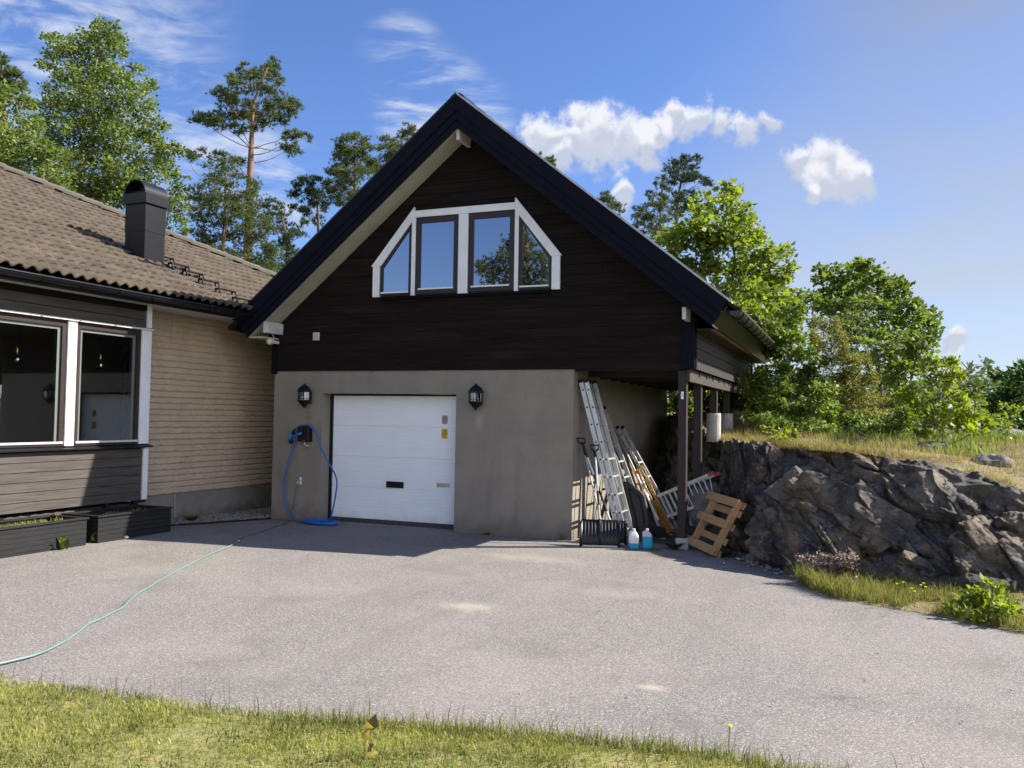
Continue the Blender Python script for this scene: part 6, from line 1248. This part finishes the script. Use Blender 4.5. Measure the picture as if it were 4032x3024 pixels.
tr_('pine_tree', 'dark pine top at the far left edge behind the aspens', 'tree', T9, [(5,350,32,24),(40,400,46,42),(10,460,60,40),(95,470,46,28),(60,520,60,34),(120,498,30,22),(-50,430,50,60)], [(20,900),(10,600),(15,380)], 36, .8, .20, 'needle', M['needle'], 'pinebark', r0=.14, seed=6)
BP = [(1610,385,45,36),(1560,415,60,36),(1490,430,70,42),(1400,455,42,32),(1620,465,52,36),(1450,505,72,40),(1560,525,66,36),(1325,580,72,46),(1420,600,75,42),(1665,595,60,50),(1735,625,52,46),(1560,640,75,42),(1375,655,82,42),(1265,690,82,36),(1190,712,48,30),(1480,700,72,36),(1300,742,80,30),(1420,755,55,30),(1690,690,65,38),(1530,765,42,24),(1610,720,46,36),(1745,800,60,26),(1715,850,42,42),(1812,818,38,22),(1740,893,38,24),(1160,898,58,24),(1110,940,42,20),(1275,930,60,22),(1375,942,50,22),(1425,962,26,18)]
tr_('pine_tree', 'tall old pine with orange bark and a crooked crown standing alone against the sky', 'tree', T9, BP, [(1468,1590),(1478,1300),(1482,1100),(1492,880),(1497,760),(1512,600),(1590,400)], 40, 1.6, .23, 'needle', M['needle'], 'pinebark', r0=.24, seed=8, drop=.45, stub=12)
tr_('pine_tree', 'broad bushy pine growing in front of the tall old pine', 'tree', T9, [(1280,990,75,26),(1345,1050,110,50),(1250,1130,95,55),(1400,1130,110,56),(1185,1190,85,44),(1330,1210,130,56),(1460,1220,75,56),(1130,1262,68,36),(1250,1300,105,46),(1400,1310,120,56),(1540,1290,80,56),(1160,1368,70,28),(1280,1420,115,46),(1430,1420,115,56),(1570,1400,75,56),(1330,1510,105,46),(1480,1520,105,46),(1590,1500,66,56),(1560,1580,85,46),(1630,1580,58,46),(1200,1450,60,24),(1500,1130,40,50),(1380,1580,70,40)], [(1320,1620),(1335,1300),(1345,1020)], 33, 1.6, .17, 'needle', M['needle'], 'pinebark', r0=.13, seed=9, dens=.75)
tr_('pine_tree', 'thin slanting pine between the tall pine and the garage roof', 'tree', T9, [(1620,1215,66,36),(1680,1250,38,36),(1600,1290,55,36),(1700,1350,55,50),(1740,1420,50,50),(1750,1500,46,56),(1690,1460,46,46),(1650,1560,58,56),(1790,1390,36,36),(1800,1330,30,28),(1730,1600,60,60)], [(1700,1680),(1700,1400),(1640,1200)], 37, 1.0, .20, 'needle', M['needleblue'], 'pinebark', r0=.11, seed=10, dens=.8)
tr_('pine_tree', 'small dark pine with flat top just left of the garage roof slope', 'tree', T9, [(1790,1095,60,36),(1848,1075,50,26),(1925,1078,36,26),(1800,1155,72,30),(1880,1165,62,30),(1775,1230,55,22),(1850,1258,46,26),(1935,1215,36,36),(1890,1310,36,26),(1830,1200,50,24)], [(1905,1500),(1893,1380),(1882,1180),(1845,1080)], 42, 1.0, .21, 'needle', M['needleblue'], 'darkbark', r0=.15, seed=11, stub=8)
tr_('pine_tree', 'round crowned green pine partly hidden by the left roof slope', 'tree', T4, [(700,315,75,40),(760,300,52,34),(650,385,55,38),(720,390,92,46),(800,370,46,54),(640,480,76,38),(720,500,92,40),(625,560,76,32),(700,570,85,36),(660,640,66,32),(600,618,46,26),(785,480,46,46),(745,622,46,32),(830,430,40,50)], [(735,1000),(735,700),(732,300)], 40, 1.6, .21, 'needle', M['needle'], 'pinebark', r0=.18, seed=12)
tr_('pine_tree', 'olive green pine directly behind the left roof slope', 'tree', T4, [(925,305,55,34),(980,360,55,42),(900,375,55,42),(955,430,55,38),(870,440,46,36),(1025,330,50,34),(890,500,50,30),(860,520,40,30),(1060,380,50,40)], [(940,900),(938,600),(930,310)], 44, 1.4, .22, 'needle', M['needle'], 'pinebark', r0=.16, seed=13)
tr_('pine_tree', 'pale pine top peeping above the roof slope below the apex', 'tree', T4, [(1030,235,42,28),(1080,240,32,20),(1000,272,26,18),(1050,280,50,26)], [(1050,700),(1045,400),(1040,240)], 48, .8, .22, 'needle', M['needle'], 'pinebark', r0=.12, seed=14, dens=.8)
tr_('pine_tree', 'pine tip just showing over the right roof slope under the big cloud', 'tree', TB, [(265,240,28,16),(330,272,55,26),(385,300,32,36),(350,310,60,30)], [(340,800),(335,500),(335,280)], 52, .7, .24, 'needle', M['needle'], 'pinebark', r0=.14, seed=15)
tr_('pine_tree', 'small pine crown above the right roof slope beside the small cloud', 'tree', TB, [(840,582,36,22),(870,612,50,28),(880,650,66,36),(940,700,55,34),(985,735,30,24),(830,640,44,18),(900,700,60,40)], [(900,1100),(890,800),(850,590)], 50, .9, .22, 'needle', M['needle'], 'pinebark', r0=.14, seed=16, dens=.8)
tr_('pine_tree', 'slender green pine at the right of the roof, in front of a darker one', 'tree', TB, [(1340,455,38,40),(1295,500,34,26),(1350,550,58,46),(1232,580,30,36),(1320,620,80,50),(1180,710,72,40),(1330,700,100,52),(1150,780,66,52),(1280,800,100,62),(1400,780,70,52),(1190,870,70,48),(1320,900,92,52),(1250,980,66,46),(1380,980,66,60),(1130,860,40,26),(1260,660,50,30)], [(1320,1400),(1320,1000),(1345,450)], 40, 1.3, .17, 'needle', M['needle'], 'pinebark', r0=.13, seed=17, dens=.85)
tr_('pine_tree', 'dark flat topped pine behind the slender one and the bright maple', 'tree', TB, [(1645,275,48,26),(1530,275,55,28),(1425,325,58,36),(1570,335,100,42),(1420,395,66,34),(1530,405,105,44),(1620,425,72,38),(1460,475,66,34),(1680,470,72,32),(1742,500,34,20),(1560,595,88,42),(1470,610,58,46),(1640,600,38,34),(1500,680,72,46),(1560,680,58,38),(1480,740,58,38),(1590,470,60,24)], [(1465,1100),(1470,760),(1497,540),(1550,300)], 45, 1.5, .23, 'needle', M['needleblue'], 'darkbark', r0=.19, seed=18)
MP = [(2850,742,36,22),(2895,772,34,28),(2765,800,44,32),(2840,810,62,38),(2925,850,52,36),(2725,868,62,40),(2820,885,82,44),(2930,910,62,40),(2985,948,44,26),(2645,930,55,34),(2720,955,82,44),(2850,965,90,44),(2955,985,62,36),(3028,995,40,25),(3088,1000,26,25),(3072,1050,44,26),(2750,1050,82,44),(2870,1055,90,44),(2975,1080,72,40),(3055,1105,52,30),(2830,1140,82,42),(2920,1150,82,44),(3010,1160,62,40),(3080,1188,50,34),(2900,1220,72,36),(2980,1240,72,44),(3055,1262,62,40),(3000,1330,72,44),(3075,1340,72,44),(2690,1010,60,40),(3130,1160,30,28)]
tr_('maple_tree', 'sunlit yellow green maple towering over the right eave of the garage', 'tree', TS, MP, [(2960,1640),(2945,1300),(2900,1050),(2850,760)], 23.5, 1.3, .155, 'leaf', M['mapleleaf'], 'darkbark', r0=.09, base=1.9, seed=20, dens=1.9)
MD = [(650,238,46,25),(460,250,36,22),(390,280,46,32),(560,290,84,40),(680,290,76,42),(770,312,46,32),(358,330,34,20),(460,340,76,36),(850,368,52,34),(920,392,40,34),(620,380,92,46),(740,390,84,46),(880,450,74,42),(500,440,84,42),(400,430,66,36),(640,480,100,46),(780,500,84,46),(930,500,64,42),(1030,510,52,30),(1078,570,50,40),(960,590,74,46),(820,600,74,46),(1092,650,42,42),(1020,650,62,46),(1118,700,26,36),(680,590,84,36),(540,560,92,46),(430,520,84,46),(320,480,56,46),(850,680,74,36),(950,700,55,36),(1055,730,56,36),(560,660,66,46),(700,700,74,36),(930,780,64,36),(1045,800,72,46),(1010,880,64,46),(880,850,64,36),(780,820,74,46),(850,940,56,36),(950,920,56,36),(800,980,74,56),(880,1040,74,56)]
tr_('maple_tree', 'large rounded dark green maple at the right against the sky', 'tree', TR, MD, [(760,1260),(760,900),(700,650),(640,300)], 26, 1.8, .15, 'leaf', M['darkmaple'], 'darkbark', r0=.10, base=1.6, seed=21, dens=2.3)
tr_('rowan_tree', 'slim light green rowan with layered branches in front of the dark maple', 'tree', TR, [(560,478,55,26),(680,450,55,22),(755,490,50,18),(600,560,56,28),(540,625,56,30),(820,680,50,20),(900,712,55,22),(760,755,76,22),(850,765,56,20),(640,740,56,26),(700,860,56,26),(650,655,50,24),(600,800,56,30),(520,720,50,30)], [(600,1260),(590,900),(585,700),(600,480)], 20, .9, .075, 'leaf', M['rowanleaf'], 'bark', r0=.035, base=1.55, seed=22, dens=1.5)
tr_('aspen_shrub', 'dense green young aspens spilling over beside the end of the gutter', 'shrub', TR, [(150,560,44,40),(230,560,50,46),(60,640,56,46),(150,620,60,46),(90,720,72,46),(190,740,84,56),(60,820,56,46),(170,850,84,56),(280,830,74,56),(350,900,52,56),(80,930,92,56),(200,960,92,56),(320,1000,84,56),(415,1060,62,56),(495,1080,34,26),(80,1060,92,56),(200,1090,92,56),(320,1130,84,56),(60,1170,74,46),(180,1200,84,46),(430,1180,56,46),(300,1230,70,36),(-40,1000,70,90),(-60,1130,70,70),(390,1290,56,30)], [(200,1330),(190,1100),(180,800),(170,600)], 17.6, 1.0, .075, 'leaf', M['shrubleaf'], 'darkbark', r0=.03, base=1.6, seed=23, dens=2.4)
tr_('brown_shrub', 'upright olive brown fine leaved shrub between the green young trees', 'shrub', TR, [(250,560,26,50),(340,600,42,56),(410,620,34,56),(470,660,34,56),(530,740,42,66),(400,740,62,66),(320,700,42,56),(470,830,62,66),(560,860,62,66),(640,880,42,46),(692,870,24,46),(500,950,82,62),(600,980,82,62),(700,1000,52,56),(560,1080,100,56),(680,1110,100,56),(480,1130,52,56),(780,1150,74,56),(600,1200,110,46),(740,1230,100,46),(540,1260,80,30)], [(560,1340),(555,1100),(520,850),(430,620)], 18.5, .9, .040, 'leaf', M['brownleaf'], 'darkbark', r0=.03, base=1.55, seed=24, dens=1.5, twig=True)
tr_('aspen_sapling', 'cluster of pale round leaved aspen saplings at the right above the shelf', 'shrub', TR, [(1200,868,52,22),(1272,870,24,20),(1170,940,52,44),(1262,960,42,34),(1140,1010,44,34),(1230,1020,42,34),(1105,850,40,50),(960,1080,52,52),(1150,1180,52,34),(1290,1150,42,52),(1350,1200,52,44),(1230,1230,82,44),(1120,1250,82,44),(1340,1270,82,44),(1050,1310,52,26),(1440,1250,36,34),(1400,1310,46,26),(1020,1190,40,30)], [(1180,1380),(1175,1150),(1160,1000),(1190,870)], 15.2, .5, .085, 'leaf', M['limeleaf'], 'bark', r0=.012, base=1.47, seed=25, dens=1.6)
tr_('low_shrub', 'low green shrub at the base of the brown shrub', 'shrub', TR, [(900,1240,84,52),(870,1305,56,36),(820,1290,50,34),(960,1270,56,34),(960,1180,50,44)], [(890,1360),(890,1250)], 16, .4, .050, 'leaf', M['shrubleaf'], 'darkbark', r0=.02, base=1.5, seed=26, dens=1.8)
tr_('maple_sapling', 'dark leaved young maple right of the pale aspen saplings', 'shrub', TR, [(1350,1020,70,28),(1250,1050,52,32),(1390,1090,44,32),(1370,1150,50,40),(1330,1090,50,30),(1400,1030,24,16)], [(1360,1350),(1355,1150),(1350,1020)], 17.2, .4, .11, 'leaf', M['darkmaple'], 'darkbark', r0=.012, base=1.5, seed=27, dens=1.2)
tr_('aspen_sapling', 'single small aspen sapling right of the saplings on the shelf', 'shrub', TR, [(1590,1295,34,28),(1600,1340,34,20)], [(1592,1385),(1592,1310)], 15, .1, .075, 'leaf', M['limeleaf'], 'bark', r0=.01, base=1.45, seed=28, dens=.45)
tr_('maple_sapling', 'very pale lime green maple sapling on the rim of the rock', 'shrub', TR, [(60,1318,34,16),(130,1330,56,28),(190,1335,32,18),(130,1370,48,22),(180,1370,36,20)], [(130,1410),(130,1340)], 12.9, .15, .085, 'leaf', M['limeleaf'], 'bark', r0=.01, base=1.47, seed=29, dens=.85)
DT = [(1560,955,56,26),(1650,980,56,42),(1705,945,36,46),(1600,1040,84,46),(1700,1080,56,92),(1500,1100,74,26),(1450,1130,74,34),(1560,1130,100,52),(1680,1180,84,72),(1500,1200,92,46),(1600,1230,110,52),(1450,1190,52,46),(1700,1260,56,46),(1760,1000,70,100),(1770,1150,80,120)]
tr_('broadleaf_tree', 'dark green broadleaf tree at the right edge of the photo', 'tree', TR, DT, [(1640,1330),(1640,1150),(1650,980)], 28, 1.6, .13, 'leaf', M['darkleaf'], 'darkbark', r0=.08, base=1.4, seed=30, dens=2.2)
tr_('laburnum_shrub', 'shrub with hanging yellow clusters under the dark tree at right', 'shrub', TR, [(1600,1165,44,18),(1680,1180,40,20),(1600,1235,12,28),(1660,1225,14,26),(1590,1270,26,14)], [(1640,1320),(1630,1180)], 22, .3, .085, 'leaf', M['limeleaf'], 'bark', r0=.02, base=1.5, seed=31, dens=.45)
# undergrowth seen between the posts
for i, (lb, T_, pads, trk, D, m_) in enumerate((
    ('bright bush seen between the first and second posts', TS, [(2640,1560,40,36),(2690,1590,46,40),(2730,1550,40,36),(2660,1630,50,30),(2720,1650,40,26)], [(2690,1690),(2690,1600)], 20, 'limeleaf'),
    ('green bush seen between the second and third posts', TS, [(2790,1560,40,40),(2770,1610,40,36),(2810,1640,40,30),(2790,1680,30,20)], [(2790,1700),(2790,1600)], 19, 'shrubleaf'),
    ('dense bush behind the third and fourth posts under the eave', TS, [(2860,1540,50,44),(2920,1560,46,44),(2890,1610,50,40),(2950,1500,50,44),(3000,1560,60,50),(2960,1620,50,40),(3020,1620,50,40),(2850,1600,30,30)], [(2920,1690),(2920,1560)], 19, 'shrubleaf'))):
    tr_('bush', lb, 'shrub', T_, pads, trk, D, .6, .07, 'leaf', M[m_], 'darkbark', r0=.02, base=1.75, seed=40+i, dens=1.7)
for i, (lb, pads, D, m_, lf) in enumerate((
    ('tangled undergrowth at the foot of the young aspens', [(60,1250,80,40),(180,1270,80,40),(300,1290,80,36),(420,1310,60,26),(120,1300,70,30),(240,1320,60,24)], 16.2, 'shrubleaf', .05),
    ('dark undergrowth below the brown shrub', [(520,1250,70,46),(640,1270,80,40),(760,1270,70,44),(700,1300,60,28),(600,1300,60,26)], 17.0, 'darkmaple', .06),
    ('green thicket behind the pale saplings', [(1000,1120,80,60),(1080,1180,80,60),(1180,1120,60,50),(1060,1060,50,40),(1260,1190,80,50),(960,1200,70,50)], 19.5, 'darkmaple', .08),
    ('low thicket reaching toward the dark tree at right', [(1380,1230,70,40),(1460,1250,70,36),(1320,1170,60,50),(1420,1160,50,40),(1500,1280,60,24)], 21.0, 'shrubleaf', .085))):
    xs_ = [p[0] for p in pads]; mx_ = sum(xs_)/len(xs_); tr_('thicket', lb, 'shrub', TR, pads, [(mx_, 1360), (mx_, 1280)], D, .5, lf, 'leaf', M[m_], 'darkbark', r0=.015, base=1.5, seed=60+i, dens=2.0)
# bare twiggy sapling
t = empty('bare_sapling', tuple(at(3835, 1690, 18)), 'leafless grey twigs standing above the shrubs near the right', 'dead sapling'); b = MB()
def tp(x, y): return at(*TR(x, y), 18)
for path in (((1378,1190),(1372,1060),(1356,980),(1350,900),(1340,870)), ((1356,980),(1400,965),(1440,958)), ((1352,925),(1320,890),(1302,868)), ((1354,940),(1395,905),(1440,898)), ((1352,905),(1372,880),(1378,862)), ((1400,1090),(1440,1065),(1485,1045)), ((1378,1190),(1390,1120),(1400,1090)), ((1345,925),(1325,925),(1310,915))): b.tube([tp(*p) for p in path], .011, 4)
b.build('twigs', 'deadtwig', t)
# dry heather and the bright bush at the foot of the rock
T7 = TT(2800, 1600, .55697)
tr_('dry_heather', 'dry purplish brown heather tuft at the foot of the rock', 'shrub', T7, [(680,1080,60,26),(760,1070,56,26),(850,1060,56,26),(940,1070,60,26),(1010,1080,34,28),(720,1110,60,22),(870,1110,90,22),(980,1120,46,18)], [(840,1170),(840,1110)], 10.15, .10, .022, 'leaf', M['heather'], 'darkbark', r0=.008, base=.06, seed=50, dens=.45)
tr_('green_bush', 'glossy bright green bush at the bottom right edge of the rock', 'shrub', T7, [(2000,1270,40,30),(1900,1330,70,36),(1990,1330,64,40),(1800,1380,60,36),(1880,1410,84,44),(2000,1410,84,50),(1740,1400,40,26),(1850,1480,60,30),(1960,1490,84,44),(2060,1400,56,50),(2090,1470,56,44),(2130,1520,44,40),(2050,1540,60,24),(1700,1420,28,14)], [(1970,1580),(1970,1400)], 9.25, .28, .062, 'leaf', M['limeleaf'], 'darkbark', r0=.012, base=.04, seed=51, dens=1.5)
tr_('green_bush', 'low leafy plant in a crack at the foot of the rock', 'shrub', T7, [(1078,1010,18,24),(1068,1050,18,18),(1180,1130,20,10)], [(1080,1120),(1075,1030)], 10.7, .05, .04, 'leaf', M['shrubleaf'], 'darkbark', r0=.006, base=.1, seed=52, dens=.8)
# pine behind the camera, mirrored in the loft windows
def mirrorpt(x, y, Dm):      # pixel on the loft glass -> point seen in the reflection at distance Dm beyond the wall
    u, v = x, y; d = ray(u, v); h = math.hypot(d[0], d[1]); g = CP+d*((-.036-CP[1])/d[1]); r_ = np.array([d[0], -d[1], d[2]])/h; return g+r_*Dm
rs = np.random.RandomState(77); pads = [(2060,900,26,26),(2045,940,40,28),(2010,960,30,26),(2080,960,40,26),(1990,1000,44,26),(2050,1010,60,26),(1950,1030,40,22),(1900,1040,36,20),(2110,1010,40,30),(1930,1070,50,24),(2010,1060,60,26),(2090,1070,60,30),(2150,1050,30,40),(1960,1110,60,24),(2050,1120,70,26),(2140,1110,46,30),(1890,1060,24,16),(2000,1150,60,20),(2110,1160,60,24),(2070,870,14,18)]
c0 = mirrorpt(2080, 1000, 19); root = empty('pine_tree', (c0[0], c0[1], 0), 'pine behind the photographer, seen mirrored in the right loft windows', 'tree'); b = MB(); trk = [np.array([c0[0], c0[1], 0]), np.array([c0[0]+.1, c0[1], 5.]), np.array([c0[0], c0[1]+.1, 8.]), mirrorpt(2075, 880, 19)]; b.tube(trk, [.18, .10, .07, .02], 9); PV = []; DI = []
for (x, y, rx, ry) in pads:
    c = mirrorpt(x, y, 19+rs.uniform(-1.5, 1.5)); sc = 32./FPX; R, Rz = rx*sc, ry*sc; p0, s = nearest(trk, c, .4); limb(b, p0, c, .05, .012, rs); n = int(R*Rz*3.14/.03*5)+10; q = rs.normal(0, .45, (n, 3))*np.array([R, R, Rz]); PV.append(c+q); DI.append(q/(np.linalg.norm(q, axis=1)[:, None]+1e-6))
b.build('trunk', 'pinebark', root, smooth=True); P = np.concatenate(PV); d = np.concatenate(DI); K = 8; n = len(P); dd_ = d[:, None]*.7+rs.normal(0, .6, (n, K, 3)); dd_ /= np.linalg.norm(dd_, axis=2)[..., None]; sd = np.cross(dd_, rs.normal(0, 1, (n, K, 3))); sd /= np.linalg.norm(sd, axis=2)[..., None]
V = np.stack([P[:, None]-sd*.012, P[:, None]+sd*.018, P[:, None]+dd_*.2], 2).reshape(-1, 3); mesh('crown', V, np.arange(n*K*3).reshape(-1, 3), M['needle'], root)
# distant wood beyond the hill
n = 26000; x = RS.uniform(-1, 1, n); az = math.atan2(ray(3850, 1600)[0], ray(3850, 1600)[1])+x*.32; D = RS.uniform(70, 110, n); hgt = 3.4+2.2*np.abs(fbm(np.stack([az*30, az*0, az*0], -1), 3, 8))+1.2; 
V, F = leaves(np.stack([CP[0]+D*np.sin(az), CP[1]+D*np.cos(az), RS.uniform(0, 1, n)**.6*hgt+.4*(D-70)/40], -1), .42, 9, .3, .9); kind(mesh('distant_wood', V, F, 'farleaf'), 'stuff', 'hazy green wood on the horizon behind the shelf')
# dark hooded object with a grey cylinder, half hidden among the leaves
c = at(3690, 1612, 19); t = empty('metal_tank', (c[0], c[1], 1.6), 'small grey cylinder with a dark arched hood half hidden behind the leaves on the hill', 'tank'); rx = ray(3690, 1612); sx = np.array([CR[0], CR[1], 0]); sx /= np.linalg.norm(sx)
MB().tube([c-sx*.05, c+sx*.25], .125, 18).build('cylinder', 'aludull', t); o_ = c-sx*.16
a = [(math.cos(t_), math.sin(t_)) for t_ in np.linspace(0, math.pi, 12)]; b = MB(); vv = [tuple(o_+sx*(.14*p[0])+np.array([0, 0, .17*p[1]-.02])) for p in a]+[tuple(o_-sx*.14+np.array([0, 0, -.35])), tuple(o_+sx*.14+np.array([0, 0, -.35]))]; m = len(vv); dy = np.array([rx[0], rx[1], 0]); dy = dy/np.linalg.norm(dy)*.35
b.add(vv+[tuple(np.array(q)+dy) for q in vv], [tuple(range(m)), tuple(range(2*m-1, m-1, -1))]+[(i, (i+1) % m, m+(i+1) % m, m+i) for i in range(m)]).build('hood', 'black', t); MB().tube([c+sx*.1-np.array([0, 0, .12]), c+sx*.1-np.array([0, 0, .5])], .03, 6).build('leg', 'black', t)
print('foliage points', cnt, sum(cnt))
